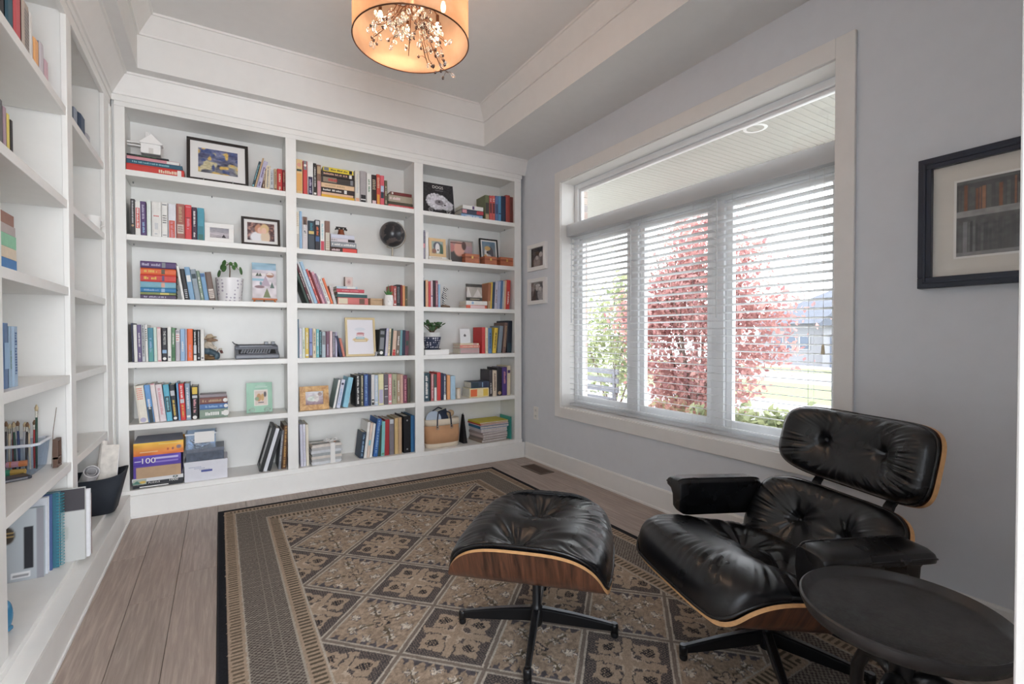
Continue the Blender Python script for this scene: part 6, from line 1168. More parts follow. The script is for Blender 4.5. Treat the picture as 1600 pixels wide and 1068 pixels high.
# right bay, second shelf
xl, xr = x_at(670.5, SH_B[1], 3.858), x_at(706, SH_B[1], 3.858)
zq = stack(2, 1, [(670.4, 706, 402.8, (226, 218, 208), 'flat cream book', []), (670.4, 700, 399.5, 'w', 'flat white book', [('t', .3, .9, 'tn')])], y=3.858, which='low', dmax=0.12)
shelf_frame('framed_photo', 'cream wooden frame with a black and white dog photo', 'picture', 671, 697.5, 372, 1, 3.872, 6, mat('cream_wood_frame', (222, 190, 146), 0.5, var=0.08), 0.026, [('bg', (150, 170, 150), (170, 180, 176)), ('e', .5, .62, .34, .34, (90, 92, 104)), ('e', .52, .45, .2, .42, (232, 228, 228)), ('e', .2, .2, .2, .2, (150, 110, 96)), ('e', .85, .3, .14, .5, (76, 100, 84)), ('e', .55, .30, .07, .06, (60, 54, 58))], zs=zq)
shelf_frame('framed_photo', 'clear and grey frame with a portrait photo of a person in dark clothes', 'picture', 703, 741, 374.5, 1, 3.93, 5, mat('clear_acrylic', (186, 188, 184), 0.15, var=0, trans=0.3), 0.012, [('bg', (170, 140, 136), (176, 152, 146)), ('r', .62, .2, 1, .8, (176, 148, 156)), ('e', .34, .2, .5, .34, (84, 80, 80)), ('e', .40, .62, .24, .34, (222, 168, 152)), ('e', .06, .68, .12, .2, (196, 130, 126)), ('e', .62, .80, .1, .2, (90, 70, 66)), ('r', 0, .88, .66, .93, (110, 70, 66))])
shelf_frame('framed_photo', 'tall black frame with a dog picture on blue, second shelf, right bay', 'picture', 751.5, 780, 372.5, 1, 3.975, 7, BLACKP, 0.013, [('bg', (150, 130, 110), (110, 140, 164)), ('n', 6, .12), ('e', .40, .50, .24, .26, (226, 222, 220)), ('e', .62, .48, .2, .3, (90, 88, 96)), ('e', .40, .70, .22, .10, (214, 176, 116)), ('e', .38, .52, .07, .06, (50, 44, 48)), ('e', .22, .30, .12, .12, (206, 156, 96)), ('e', .5, .25, .18, .18, (200, 190, 186))], matw=0.014)
CED = wood('cedar_box', (156, 84, 56), (206, 128, 92), axis=2, freq=30, rough=0.45, long=0.08); BRASS = mat('brass_clasp', (216, 178, 104), 0.3, metal=0.8, var=0)
for nm, pl, pr, top in (('leftmost of three cedar boxes with a brass clasp', 727, 749.3, 396.5), ('middle of three cedar boxes in front of the dog picture', 757.5, 776.5, 400.5), ('rightmost of three cedar boxes against the right side', 782, 802.6, 402)):
    z = SH_B[1]+0.0004; y = 3.872; xl, xr = x_at(pl, z, y), x_at(pr, z, y); w = xr-xl; h = zh((pl+pr)/2, top, y)-z; t = thing('keepsake_box', nm, 'box', ((xl+xr)/2, y, z), group='cedar boxes on the second shelf'); d = 0.095
    MB().box(-w/2, w/2, 0, d, 0, h*0.66).build('box_body', CED, t, bevel=0.0015); MB().box(-w/2, w/2, 0, d, h*0.68, h).build('lid', CED, t, bevel=0.0015); c = MB().box(-0.009, 0.009, -0.002, 0, h*0.52, h*0.80).build('clasp', BRASS, t, bevel=0.001)
# zebra-striped figurine
z = SH_B[2]+0.0004; t = thing('striped_figurine', 'black and white striped animal figurine on a rock base', 'figurine', (x_at(694, z, 3.92), 3.92, z), R(-15))
zm = mat('zebra_glaze', (230, 228, 224), 0.4, var=0); N, L = zm.node_tree.nodes, zm.node_tree.links; wv = N.new('ShaderNodeTexWave'); wv.inputs['Scale'].default_value = 22; wv.inputs['Distortion'].default_value = 3; tc = N.new('ShaderNodeTexCoord'); mp = N.new('ShaderNodeMapping'); mp.inputs['Rotation'].default_value = (0, R(50), 0); L.new(tc.outputs['Object'], mp.inputs[0]); L.new(mp.outputs[0], wv.inputs['Vector']); rp_ = N.new('ShaderNodeValToRGB'); rp_.color_ramp.interpolation = 'CONSTANT'; rp_.color_ramp.elements[0].color = lin((34, 32, 32)); rp_.color_ramp.elements[1].color = lin((230, 228, 224)); rp_.color_ramp.elements[1].position = 0.45; L.new(wv.outputs['Fac'], rp_.inputs[0]); L.new(rp_.outputs[0], N['Principled BSDF'].inputs['Base Color'])
merged('body', t, zm, [((0, 0, 0.10), 0.022, 0.02, 0.036), ((0.002, 0, 0.135), 0.014, 0.013, 0.026, 15), ((0.014, 0, 0.162), 0.022, 0.013, 0.013, 20), ((0.000, 0.008, 0.176), 0.004, 0.004, 0.012), ((0.000, -0.008, 0.176), 0.004, 0.004, 0.012), ((-0.004, 0.008, 0.055), 0.010, 0.009, 0.034), ((-0.004, -0.008, 0.055), 0.010, 0.009, 0.034), ((0.018, -0.012, 0.085), 0.022, 0.006, 0.006, 30)], voxel=0.003)
merged('rock_base', t, mat('brown_rock', (120, 98, 82), 0.8, var=0.2, scale=50), [((0, 0, 0.014), 0.032, 0.026, 0.016), ((0.032, 0, 0.010), 0.022, 0.018, 0.012)])
# small photo on the third shelf book stack
t, w, h = shelf_frame('photo_block', 'grey photo block of a pale building leaning on the books', 'picture', 729.6, 754, 443.5, 2, 3.90, 3, BLACKP, 0.0, [('bg', (60, 56, 54), (70, 66, 62)), ('r', 0, .20, 1, .82, (176, 168, 160)), ('t', .12, .22, .2, .6, (214, 208, 204)), ('t', .72, .22, .3, .5, (206, 200, 196)), ('r', .22, .08, .84, .14, (176, 164, 140)), ('n', 5, .12)], zs=zfr, thick=0.018)
# jade plant in a navy patterned pot on a white box
z = SH_B[3]+0.0004; y = 3.90; xl, xr = x_at(662.5, z, y), x_at(699.5, z, y); w = xr-xl; h = zh(681, 546, y)-z
t = thing('gift_box', 'flat white box under the navy patterned plant pot', 'box', ((xl+xr)/2, y-0.03, z)); MB().box(-w/2, w/2, 0, 0.15, 0, h*0.55).build('box_body', MW, t, bevel=0.001); MB().box(-w/2-0.001, w/2+0.001, -0.001, 0.151, h*0.57, h).build('lid', MW, t, bevel=0.001)
zp = z+h+0.0006; xl, xr = x_at(661.5, zp+.1, y+.05), x_at(688.5, zp+.1, y+.05); rp = (xr-xl)/2; hp = zh(675, 519, y+.05)-zp
t = thing('potted_plant', 'jade plant in a navy and white patterned pot on the white box', 'plant', (max((xl+xr)/2, BAYS_X[2][0]+rp+0.012), y+0.05, zp))
MB().lathe([(rp*0.9, 0), (rp*0.92, 0.008), (rp*0.80, 0.009)], 32).build('saucer', mat('navy_glaze', (40, 48, 70), 0.3, var=0), t, smooth='auto')
MB().lathe([(rp*0.74, 0.009), (rp*0.98, hp*0.74)], 40).build('pot', pot_mat('navy_dotted_pot', (44, 52, 78), (220, 222, 228), 52, 0.36), t, smooth='auto'); MB().lathe([(rp*0.98, hp*0.74), (rp, hp), (rp*0.92, hp), (rp*0.88, hp*0.85)], 40, caps=False).build('rim_band', mat('pale_glaze', (206, 206, 204), 0.35, var=0), t, smooth='auto'); MB().lathe([(0, hp*0.9), (rp*0.9, hp*0.9)], 24, caps=False).build('soil', SOIL, t)
tr = MB(); JAD = mat('jade_leaf', (72, 104, 66), 0.35, var=0.2, scale=30); jl = MB().ball((0, 0, 0.5), 0.36, 0.13, 0.5, 10).mesh('leaf', JAD, True); g = random.Random(6)
for k in range(7):
    a = k*0.9; e = Vector((math.cos(a)*rp*g.uniform(.3, .95), math.sin(a)*rp*0.7, hp+g.uniform(.02, .075))); tr.tube([(0, 0, hp*0.88), (e.x*.4, e.y*.4, hp+.02), tuple(e)], [0.006, 0.004, 0.003], 6)
    for q in range(9):
        o = ob('leaf', jl, t); d = Vector((g.gauss(0, 1)+e.x*6, g.gauss(0, 1), g.uniform(-.2, 1.3))).normalized(); s = g.uniform(.034, .052); o.scale = (s, s, s); o.rotation_euler = d.to_track_quat('Z', 'Y').to_euler(); o.location = e+Vector((g.gauss(0, .010), g.gauss(0, .010), g.gauss(0, .008)))
tr.build('stem', STEM, t, smooth=True)
shelf_frame('greeting_card', 'small white card with a black emblem, leaning on the low stack', 'card', 719.5, 735.5, 513, 3, 3.90, 8, WHF, 0.002, [('bg', (226, 226, 228), (228, 228, 230)), ('e', .48, .52, .12, .08, (90, 88, 92)), ('e', .46, .60, .05, .03, (90, 88, 92))], zs=zcd, thick=0.005, nx=30)
z = SH_B[4]+0.0004; t = thing('candle_jar', 'small cream candle jar on the fifth shelf', 'candle', (x_at(716, z, 3.90), 3.90, z)); h = zh(716, 606, 3.90)-z
MB().lathe([(0.018, 0), (0.0195, 0.002), (0.0195, h*0.92), (0.0185, h*0.94)], 24).build('jar', mat('cream_glass', (222, 206, 188), 0.25, var=0.04), t, smooth='auto'); MB().lathe([(0.0185, h*0.94), (0.0185, h), (0, h)], 24).build('lid', TANW, t, smooth='auto')
# tote bag, black pouch and paper pile on the bottom shelf of the right bay
xl, xr = x_at(668.5, zb_, 3.862), x_at(722.5, zb_, 3.862); w = xr-xl; h = zh(690, 655.5, 3.862)-zb_
t = thing('tote_bag', 'tan canvas tote bag with cream bands and navy straps', 'bag', ((xl+xr)/2, 3.95, zb_))
def oval(z, a, b, n=36): return [(a*abs(math.cos(2*math.pi*k/n))**0.6*(1 if math.cos(2*math.pi*k/n) > 0 else -1), b*abs(math.sin(2*math.pi*k/n))**0.75*(1 if math.sin(2*math.pi*k/n) > 0 else -1), z) for k in range(n)]
def loft(name, secs, m, parent):
    v = [p for s in secs for p in s]; n = len(secs[0]); f = []
    for i in range(len(secs)-1):
        for k in range(n): f.append((i*n+k, i*n+(k+1) % n, (i+1)*n+(k+1) % n, (i+1)*n+k))
    f.append(tuple(range(n))[::-1]); o = MB().add(v, f).build(name, m, parent, smooth=True); s = o.modifiers.new('thick', 'SOLIDIFY'); s.thickness = 0.003; return o
hw = w/2
CRM = mat('cream_canvas', (222, 208, 188), 0.85, var=0.04, bump=0.3, bscale=300); TANC = mat('tan_canvas', (196, 150, 112), 0.85, var=0.05, bump=0.3, bscale=300); NVY = mat('navy_webbing', (46, 50, 66), 0.7, var=0)
loft('base_band', [oval(0, hw*0.90, 0.066), oval(0.012, hw*0.94, 0.070), oval(h*0.16, hw*0.97, 0.074)], CRM, t)
loft('body', [oval(h*0.16, hw*0.965, 0.073), oval(h*0.45, hw, 0.078), oval(h*0.78, hw*0.985, 0.068)], TANC, t)
loft('top_band', [oval(h*0.78, hw*0.99, 0.069), oval(h*0.9, hw*1.0, 0.066), oval(h, hw*1.0, 0.062)], CRM, t)
for yy, lift in ((-0.072, 0.075), (0.05, 0.085)):
    MB().tube([(-hw*0.42, yy, h*0.72), (-hw*0.40, yy+0.004, h*0.98), (-hw*0.34, yy+0.01, h+lift*0.7), (0, yy+0.02, h+lift), (hw*0.34, yy+0.01, h+lift*0.7), (hw*0.38, yy+0.004, h*0.98), (hw*0.40, yy, h*0.72)], 0.006, 8).build('strap', NVY, t, smooth=True)
for s in (-0.41, 0.39): MB().tube([(hw*s+0.011*math.cos(a), -0.077, h*0.72+0.014*math.sin(a)) for a in np.linspace(0, 6.28, 13)[:-1]], 0.0028, 6, closed=True).build('buckle', WIRE, t)
for nm, lab, cat, x, c, s, col in (('paper_plate', 'pale blue round item poking out of the tote bag', 'plate', -hw*0.52, 0.0, 0.07, (186, 198, 214)), ):
    o = thing(nm, lab, cat, (t.location.x+x, 3.925, zb_+0.005)); MB().lathe([(0, 0), (s, 0.002), (s, 0.006), (0, 0.004)], 32, M=T(0, 0, h*0.98) @ RX(80), caps=False).build('disc', mat('pale_blue_plate', col, 0.5, var=0), o, smooth='auto')
o = thing('notebook', 'dark blue notebook with a white corner poking out of the tote bag', 'notebook', (t.location.x+hw*0.12, 3.955, zb_+h*0.55), R(6)); MB().box(-0.075, 0.075, 0, 0.010, 0, h*0.72, M=RY(-14)).build('cover', mat('navy_cover', (54, 62, 84), 0.5, var=0), o); MB().box(-0.070, 0.078, 0.0105, 0.016, 0, h*0.74, M=RY(-14)).build('pages', PAPER, o)
o = thing('hairbrush', 'tan wooden brush handle sticking up from the tote bag', 'brush', (t.location.x+hw*0.52, 3.945, zb_+h*0.6)); MB().ball((0, 0, h*0.55), 0.036, 0.012, 0.030, 16).build('head', TANW, o, smooth=True); MB().tube([(0, 0, 0), (0, 0, h*0.52)], 0.007, 8).build('handle', TANW, o, smooth=True)
z = zb_; xl, xr = x_at(723.3, z, 3.92), x_at(730, z, 3.92); h = zh(727, 648, 3.92)-z
t = thing('black_pouch', 'narrow black pyramid-shaped pouch beside the tote bag', 'pouch', ((xl+xr)/2+0.004, 3.92, z)); wp = (xr-xl)/2
MB().add([(-wp, 0, 0), (wp, 0, 0), (wp, 0.10, 0), (-wp, 0.10, 0), (-wp*0.2, 0.03, h), (wp*0.1, 0.03, h), (wp*0.1, 0.07, h), (-wp*0.2, 0.07, h)], [(0, 3, 2, 1), (4, 5, 6, 7), (0, 1, 5, 4), (1, 2, 6, 5), (2, 3, 7, 6), (3, 0, 4, 7)]).build('pouch', mat('black_fabric', (26, 26, 30), 0.8, var=0.05), t, bevel=0.006); MB().tube([(-wp*0.05, 0.05, h-0.002), (0.0, 0.05, h+0.012)], 0.003, 6).build('loop', BLACKP, t)
z = zb_+0.0002; xl, xr = x_at(752, zb_, 3.852), x_at(795, zb_, 3.852); w = xr-xl; xc = (xl+xr)/2; g = random.Random(8)
pile = [('magazine', 'bottom magazine of the paper pile', (150, 134, 122), 0.028), ('magazine', 'second magazine up in the paper pile', (130, 118, 114), 0.022), ('magazine', 'third magazine up in the paper pile', (196, 180, 176), 0.026), ('magazine', 'top magazine under the white papers', (160, 146, 144), 0.022), ('paper_ream', 'white and lilac papers in the middle of the pile', (214, 208, 212), 0.036), ('file_folder', 'blue folder in the paper pile', (44, 110, 150), 0.026), ('paper_sheaf', 'white loose papers on the blue folder', (222, 214, 218), 0.010), ('file_folder', 'red folder beneath the yellow one', (186, 66, 60), 0.012), ('file_folder', 'bright yellow folder on top of the paper pile', (222, 206, 54), 0.014)]
for nm, lb_, col, hh in pile:
    t = thing(nm, lb_, 'folder' if 'folder' in nm else 'paper', (xc+g.uniform(-.006, .006), 3.852+g.uniform(0, .008), z+0.0003), R(g.uniform(-2, 2)+ (7 if nm == 'magazine' else 3)), group='paper pile on the bottom shelf'); hh *= 0.92; ww = w*(1.06 if 'folder' in nm or nm == 'paper_sheaf' else 0.96); d = 0.225
    MB().box(-ww/2, ww/2, 0.0, d, 0, hh*0.14).box(-ww/2, ww/2, 0.0, d, hh*0.86, hh).box(-ww/2, -ww/2+0.002, 0, d, hh*0.14, hh*0.86).build('cover', mat('paper_cover', col, 0.5, var=0.05), t); MB().box(-ww/2+0.003, ww/2-0.003, 0.003, d-0.003, hh*0.16, hh*0.84).build('pages', mat('paper_edge', (206, 198, 194), 0.8, var=0.1, scale=60), t); z += hh+0.0006
t = thing('document_wallet', 'turquoise plastic wallet standing right of the paper pile', 'wallet', (x_at(798.5, zb_, 3.86)-0.001, 3.86, zb_)); MB().box(-0.004, 0.004, 0, 0.2, 0, 0.21).build('wallet', mat('turquoise_plastic', (84, 180, 166), 0.35, var=0), t, bevel=0.001); MB().box(-0.0045, 0.0045, -0.001, 0.004, 0.0, 0.21).build('spine', mat('turquoise_plastic_dark', (64, 160, 148), 0.35, var=0), t)

# ---------------------------------------------------------------- side bookcase contents
def lrow(si, items, x=-0.60, zs=None, bay='near'):
    zs = zs if zs is not None else (SH_L[si] if si < 5 else BOT)
    for l, r, hgt, col, desc, dec in items:     # near to far along the wall; spine faces the room (+x)
        y0, y1 = y_at(l, zs+0.1, x), y_at(r, zs+0.1, x)
        book(y1-y0-0.001, hgt, min(0.21, 0.66*hgt+0.02), col, dec, desc, 'books in the side bookcase', (x, y0+0.0005, zs+0.0003), (0, 0, R(90)))
lrow(0, [(-9, 6, .24, 'k', 'black book cut by the photo edge, top shelf of the side bookcase', []), (8, 20, .25, (40, 86, 104), 'dark teal book on the top shelf of the side bookcase', []), (21, 32, .25, (206, 90, 96), 'salmon red book on the top shelf of the side bookcase', []), (34, 45, .22, (190, 176, 164), 'speckled beige book on the top shelf of the side bookcase', [('h', .1, .9, 'gy')]), (46, 51, .22, 'w', 'white book on the top shelf of the side bookcase', []), (52, 60, .15, (240, 180, 120), 'short orange book on the top shelf of the side bookcase', []), (61, 68, .17, (206, 198, 204), 'pale grey book on the top shelf of the side bookcase', []), (69, 75, .13, (214, 180, 190), 'short pink patterned book on the top shelf of the side bookcase', [])])
t = thing('tape_dispenser', 'black desk tool lying at the far end of the top side shelf', 'stapler', (-0.66, 2.66, SH_L[0]+0.0005), R(90)); MB().box(-0.09, 0.09, -0.02, 0.02, 0, 0.012).build('base', BLACKP, t, bevel=0.003); MB().box(-0.085, 0.085, -0.014, 0.014, 0.016, 0.040, M=RY(-5)).build('arm', BLACKP, t, bevel=0.005)
lrow(1, [(-4, 4, .17, (110, 108, 112), 'grey book on the second shelf of the side bookcase', []), (5, 10, .16, (176, 150, 160), 'mauve book on the second shelf of the side bookcase', []), (11, 15, .15, (226, 206, 110), 'yellow book on the second shelf of the side bookcase', []), (16, 20, .14, 'k', 'black book on the second shelf of the side bookcase', [])])
zl = SH_L[2]+0.0004
for k, (col, th, w_, ln, nm) in enumerate((((70, 128, 186), .038, .19, .235, 'blue book at the bottom of the side bookcase stack'), ((222, 206, 184), .036, .19, .23, 'cream flowered book second from bottom of the side stack'), ((142, 200, 166), .042, .19, .23, 'mint green book in the middle of the side stack'), ((180, 168, 166), .030, .18, .22, 'grey book second from top of the side stack'), ((150, 110, 96), .036, .17, .20, 'brown book on top of the side stack'))):
    t = thing('book', nm, 'book', (-0.585, 2.27-(0.235-ln)*0.6, zl), 0, 'stacked books in the side bookcase'); c = cloth(col)
    MB().box(-w_, 0, -ln, 0, 0, .003).box(-w_, 0, -ln, 0, th-.003, th).box(-.003, 0, -ln, 0, .003, th-.003).build('cover', c, t); MB().box(-w_+.003, -.004, -ln+.003, -.003, .0035, th-.0035).build('pages', PAPER, t); zl += th+0.0006
lrow(3, [(-2, 3.5, .2, (90, 120, 160), 'blue grey book on the fourth shelf of the side bookcase', []), (4, 13, .215, (96, 124, 164), 'blue paperback on the fourth shelf of the side bookcase', [('p', .3, .7, 'lb')]), (14, 18.5, .205, (150, 176, 200), 'pale blue paperback with a green mark on the side bookcase', [('t', .3, .6, 'g')]), (19, 27.5, .205, (166, 190, 214), 'light blue paperback at the far end of the short row', [('t', .2, .9, 'b')])])
# tub of brushes
z = SH_L[4]+0.0005; tcx, tcy = -0.736, 2.695; t = thing('brush_tub', 'clear plastic tub crammed with paints, on the fifth side shelf', 'tub', (tcx, tcy, z)); w, d, h = 0.23, 0.19, 0.125
def frust(z0, z1, a0, b0, a1, b1, th):
    return MB().add([(s*a0, q*b0, z0) for s, q in ((-1, -1), (1, -1), (1, 1), (-1, 1))]+[(s*a1, q*b1, z1) for s, q in ((-1, -1), (1, -1), (1, 1), (-1, 1))], [(0, 3, 2, 1), (0, 1, 5, 4), (1, 2, 6, 5), (2, 3, 7, 6), (3, 0, 4, 7)])
o = frust(0, h, w*.45, d*.45, w*.5, d*.5, 0).build('tub', CLR, t, bevel=0.02, seg=4)
MB().tube([(w*.5*q[0], d*.5*q[1], h) for q in ((-1, -.8), (-.85, -1), (.85, -1), (1, -.8), (1, .8), (.85, 1), (-.85, 1), (-1, .8))], 0.006, 8, closed=True).build('rim', mat('milky_rim', (214, 218, 226), 0.3, var=0), t)
g = random.Random(14); cols = (('red', (206, 70, 80)), ('blue', (90, 110, 170)), ('white', (220, 220, 224)), ('green', (70, 150, 110)), ('yellow', (222, 170, 80)), ('slate', (120, 130, 160)), ('beige', (206, 196, 190)), ('dark', (50, 54, 66)), ('pink', (220, 150, 160)), ('orange', (226, 130, 70)))
for k, (cn_, cc) in enumerate(cols):
    p = MB().tube([(0, -0.03, 0), (0, 0.02, 0)], [0.012, 0.012], 8).tube([(0, 0.02, 0), (0, 0.03, 0)], 0.006, 8); o = thing('paint_tube', '%s paint tube heaped inside the clear tub' % cn_, 'paint tube', (tcx-0.05+0.022*(k % 5), tcy-0.045+0.02*(k//5), z+0.016+0.028*(k//5)), group='paint tubes in the clear tub', data=p.mesh('paint_tube', mat('paint_tube_'+cn_, cc, 0.4, var=0))); o.rotation_euler = (0, 0, g.uniform(1.3, 1.8))
hair = (mat('brush_hair', (120, 92, 70), 0.8, var=0), mat('brush_hair_pale', (206, 186, 150), 0.8, var=0)); FER = mat('brush_ferrule', (200, 196, 186), 0.25, metal=0.8, var=0)
hn = (('black', (60, 56, 58)), ('cream', (214, 196, 170)), ('red', (176, 60, 62)), ('green', (52, 80, 70)), ('navy', (56, 70, 110)), ('white', (206, 206, 210)))
for k in range(16):
    cn_, hc = hn[k % 6]; L_ = 0.185+0.02*g.random() if k != 15 else 0.265
    o = thing('paint_brush', '%s-handled brush standing in the tub, %s from its left end' % (cn_, ORD[k]), 'paint brush', (tcx-0.075+0.0105*k, tcy+0.03+0.008*(k % 3), z+0.006), group='paint brushes in the clear tub'); o.rotation_euler = (g.uniform(-.06, .06), g.uniform(-.03, .03), 0)
    MB().tube([(0, 0, 0.0), (0, 0, L_*.5), (0, 0, L_*.80)], [0.003, 0.0045, 0.004], 7).build('handle', mat('brush_handle_'+cn_, hc, 0.4, var=0), o, smooth=True); MB().tube([(0, 0, L_*.80), (0, 0, L_*.90)], [0.0045, 0.005], 7).build('ferrule', FER, o); MB().tube([(0, 0, L_*.90), (0, 0, L_*.95), (0, 0, L_)], [0.005, 0.0062, 0.002], 7).build('bristles', hair[k % 2], o, smooth=True)
o = thing('wire_stake', 'thin bent wire leaning above the brush tub', 'wire', (-0.612, 2.775, z)); MB().tube([(-0.005, -0.004, 0.0), (0.0, 0, 0.15), (0.012, 0.0, 0.25)], 0.0012, 6).build('wire', STEM, o)
t = thing('wooden_rack', 'dark wooden frame at the right end of the brush tub', 'frame', (-0.598, 2.765, z), R(90))
for x0, x1, z0_, z1_ in ((-.03, .03, 0, .010), (-.03, .03, .035, .043), (-.03, -.022, .010, .11), (.022, .03, .010, .11), (-.03, .03, .11, .118)): MB().box(x0, x1, -.008, .008, z0_, z1_).build('rail', mat('dark_walnut', (92, 66, 52), 0.5, var=0.1), t)
t = thing('tablet', 'dark grey flat device lying in front of the brush tub', 'device', (-0.745, 2.545, z), R(33)); MB().box(-0.115, 0.115, -0.035, 0.035, 0, 0.014).build('body', mat('dark_grey_device', (52, 56, 66), 0.3, var=0), t, bevel=0.006); MB().box(-0.10, 0.10, -0.0355, -0.0345, 0.004, 0.010).build('edge_strip', mat('silver_edge', (150, 152, 158), 0.3, metal=0.5, var=0), t)
# bottom shelf of the near bay: books standing with covers to the camera
zb2 = BOT+0.0005
def stand_book(label, y, w, h, th, col, layers, lean=0, rz=0, x=-0.60, spiral=None, name='book', nx=40, texts=()):
    t = thing(name, label, 'book' if name == 'book' else name, (x, y, zb2)); t.rotation_euler = (R(lean), 0, R(rz)); c = cloth(col)
    MB().box(-w, 0, 0, .0025, 0, h).box(-w, 0, th-.0025, th, 0, h).box(-w, -w+.0025, .0025, th-.0025, 0, h).build('cover', c, t); MB().box(-w+.003, -.003, .003, th-.003, .003, h-.003).build('pages', PAPER, t)
    if layers: print_sheet('cover_print', w*.995, h*.995, layers, t, nx, T(-w/2, -0.0006, 0))
    if spiral:
        for k in range(24): MB().tube([(-w if spiral == 'l' else 0.004, th/2+th*.62*math.sin(q), h*(.03+.94*k/23)) if False else ((0.0 if spiral == 'r' else -w)+th*.55*math.cos(q), th/2+th*.62*math.sin(q), h*(.03+.94*k/23)) for q in np.linspace(0, 6.28, 11)[:-1]], 0.0013, 5, closed=True).build('coil_ring', mat('teal_coil', (60, 160, 176), 0.35, var=0), t)
    return t
stand_book('book with a striped bee on a pale cover, nearest on the bottom side shelf', 2.648, .19, .282, .016, (176, 186, 194), [('bg', (176, 182, 188), (196, 204, 210)), ('r', .68, .16, .84, .76, (34, 36, 44)), ('e', .42, .66, .13, .12, (60, 50, 44)), ('r', .33, .69, .53, .71, (190, 160, 104)), ('r', .33, .63, .53, .65, (190, 160, 104)), ('e', .37, .46, .05, .16, (96, 90, 96)), ('r', .50, .04, .78, .13, (230, 230, 232)), ('r', .52, .055, .76, .10, (150, 150, 154)), ('r', .9, 0, 1, 1, (150, 150, 158))], lean=-2, x=-0.618)
stand_book('white notebook standing behind the bee book', 2.672, .20, .312, .022, (216, 220, 228), None, lean=-2, x=-0.612)
stand_book('dark blue folder behind the white notebook', 2.702, .20, .314, .010, (74, 96, 146), None, lean=-2, x=-0.606)
stand_book('teal coil-bound notebook on the bottom side shelf', 2.722, .20, .314, .026, (52, 110, 130), None, lean=-2, spiral='r', name='notebook', x=-0.588)
stand_book('large grey notebook with a black top band on the bottom side shelf', 2.765, .23, .312, .018, (190, 190, 188), [('bg', (190, 190, 188), (196, 196, 194)), ('r', 0, .70, 1, 1, (58, 54, 60)), ('r', .40, .10, .44, .62, (70, 84, 100)), ('r', .50, .93, .62, .95, (206, 80, 76)), ('e', .72, .4, .05, .1, (176, 178, 174))], lean=-2, x=-0.512)
stand_book('white ring folder standing behind the grey notebook', 2.788, .21, .295, .022, (222, 222, 226), None, lean=-2, x=-0.500)
stand_book('brown leather journal behind the white folder', 2.813, .16, .27, .012, (120, 90, 84), None, lean=-1.5, x=-0.50)
t = thing('glass_ornament', 'blue glass ornament on the bottom side shelf near the photo edge', 'ornament', (-0.612, 2.215, zb2)); GL = mat('blue_glass', (60, 130, 170), 0.08, var=0.3, scale=20, spec=0.8)
MB().ball((0, 0, 0.055), 0.018, 0.024, 0.05, 16).build('body', GL, t, smooth=True); MB().ball((0, 0.0, 0.011), 0.018, 0.02, 0.011, 12).build('foot', GL, t, smooth=True)
# black basket with rolled papers in the far bay
bx0, by0 = -0.650, 3.495
t = thing('black_basket', 'black felt basket full of rolled papers on the bottom side shelf', 'basket', (bx0, by0, zb2)); FELT = mat('black_felt', (34, 40, 50), 0.75, var=0.08, scale=60)
def rrect(z, a, b, dip=0, n=40): return [(x, y, zz+dip*abs(x/a)**3) for x, y, zz in [(a*abs(math.cos(q))**0.35*(1 if math.cos(q) > 0 else -1), b*abs(math.sin(q))**0.35*(1 if math.sin(q) > 0 else -1), z) for q in [2*math.pi*(k+.5)/n for k in range(n)]]]
o = loft('basket_wall', [rrect(0, 0.142, 0.105), rrect(0.10, 0.164, 0.117), rrect(0.195, 0.190, 0.128, 0.022)], FELT, t); o.modifiers['thick'].thickness = 0.006
PW = mat('white_sheet', (226, 224, 226), 0.7, var=0.03); FLW = mat('flowered_wrap', (222, 216, 208), 0.7, var=0.14, scale=30)
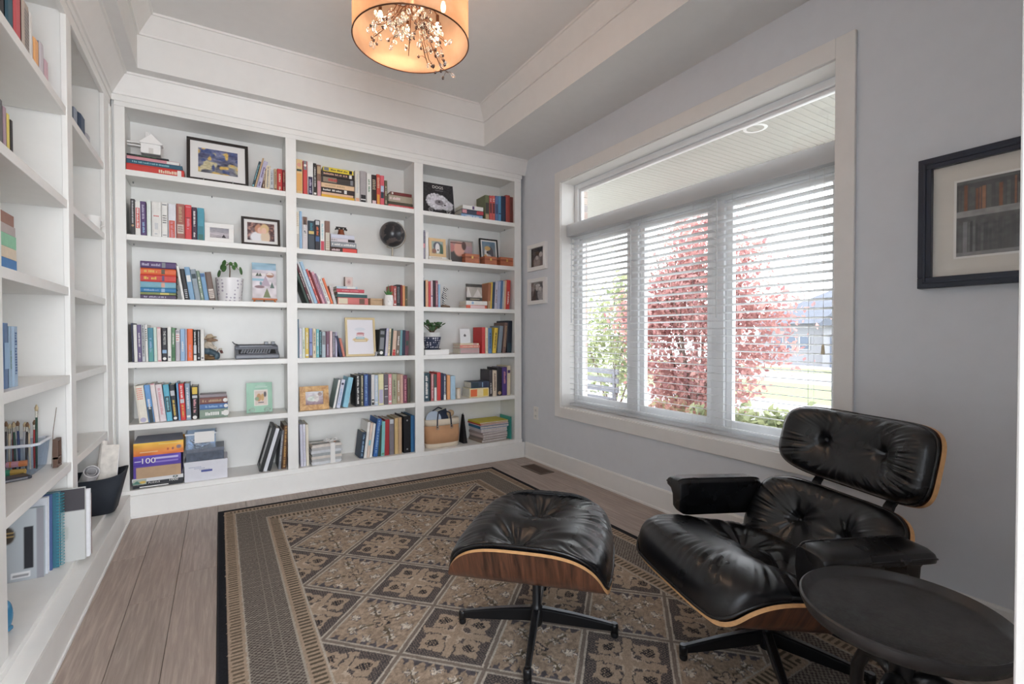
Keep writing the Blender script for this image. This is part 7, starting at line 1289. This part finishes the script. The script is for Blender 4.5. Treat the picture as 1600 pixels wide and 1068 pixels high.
def roll(label, p0, p1, r, m=PW):
    o = thing('paper_roll', label, 'paper roll', p0); d = (Vector(p1)-Vector(p0)); o.rotation_euler = d.to_track_quat('Z', 'Y').to_euler(); L_ = d.length
    MB().lathe([(r, 0), (r, L_), (r*0.9, L_), (r*0.9, L_*0.3), (0, L_*0.3)], 28, caps=False).build('sheet', m, o, smooth='auto'); MB().lathe([(r*0.6, L_*.1), (r*0.62, L_*.995), (r*0.58, L_*.995)], 28, caps=False).build('inner_turn', m, o, smooth='auto')
    return o
roll('thick white paper roll pointing out of the basket towards the room', (bx0-0.02, by0+0.06, zb2+0.10), (-0.590, 3.355, 0.425), 0.034)
roll('patterned paper roll standing upright in the basket', (bx0+0.05, by0-0.02, zb2+0.02), (-0.560, 3.50, 0.560), 0.016, FLW)
o = thing('wrapping_sheet', 'folded flowered wrapping paper standing in the basket', 'paper', (bx0+0.10, by0-0.05, zb2+0.03)); o.rotation_euler = (R(-6), R(5), R(12)); MB().box(-0.038, 0.038, 0, 0.003, 0, 0.335).build('front_sheet', FLW, o); MB().box(-0.034, 0.041, 0.004, 0.007, 0, 0.32).build('rear_sheet', PW, o)
# blue books and white pot in the far bay
lrow(0, [(115, 120.5, .16, (150, 160, 176), 'grey blue book at the near end of the far bay, side bookcase', []), (122, 132, .17, (52, 72, 100), 'navy book standing in the far bay of the side bookcase', [('p', 0, .4, (110, 140, 170))])], x=-0.62)
lrow(0, [(133.5, 140, .12, (190, 190, 196), 'short pale book in the far bay of the side bookcase', [])], x=-0.62)
z = SH_L[1]+0.0005; t = thing('white_cup', 'small white ceramic cup in the far bay of the side bookcase', 'cup', (-0.605, y_at(144, z+.03, -0.605), z)); MB().lathe([(0.032, 0), (0.034, 0.003), (0.040, 0.075), (0.037, 0.075), (0.031, 0.008), (0, 0.008)], 28).build('cup', MW, t, smooth='auto'); MB().tube([(0.037, 0, 0.055), (0.056, 0, 0.05), (0.054, 0, 0.03), (0.035, 0, 0.02)], 0.004, 8).build('handle', MW, t, smooth=True)
z = SH_L[4]+0.0005; t = thing('paper_clip_dish', 'small white dish on the fifth shelf of the side bookcase', 'dish', (-0.60, 2.99, z)); MB().lathe([(0.02, 0), (0.03, 0.012), (0.028, 0.012), (0.018, 0.003), (0, 0.003)], 20).build('dish', MW, t, smooth='auto'); MB().tube([(-0.01, 0, 0.008), (0.015, 0.01, 0.014)], 0.003, 6).build('chalk', PW, t)
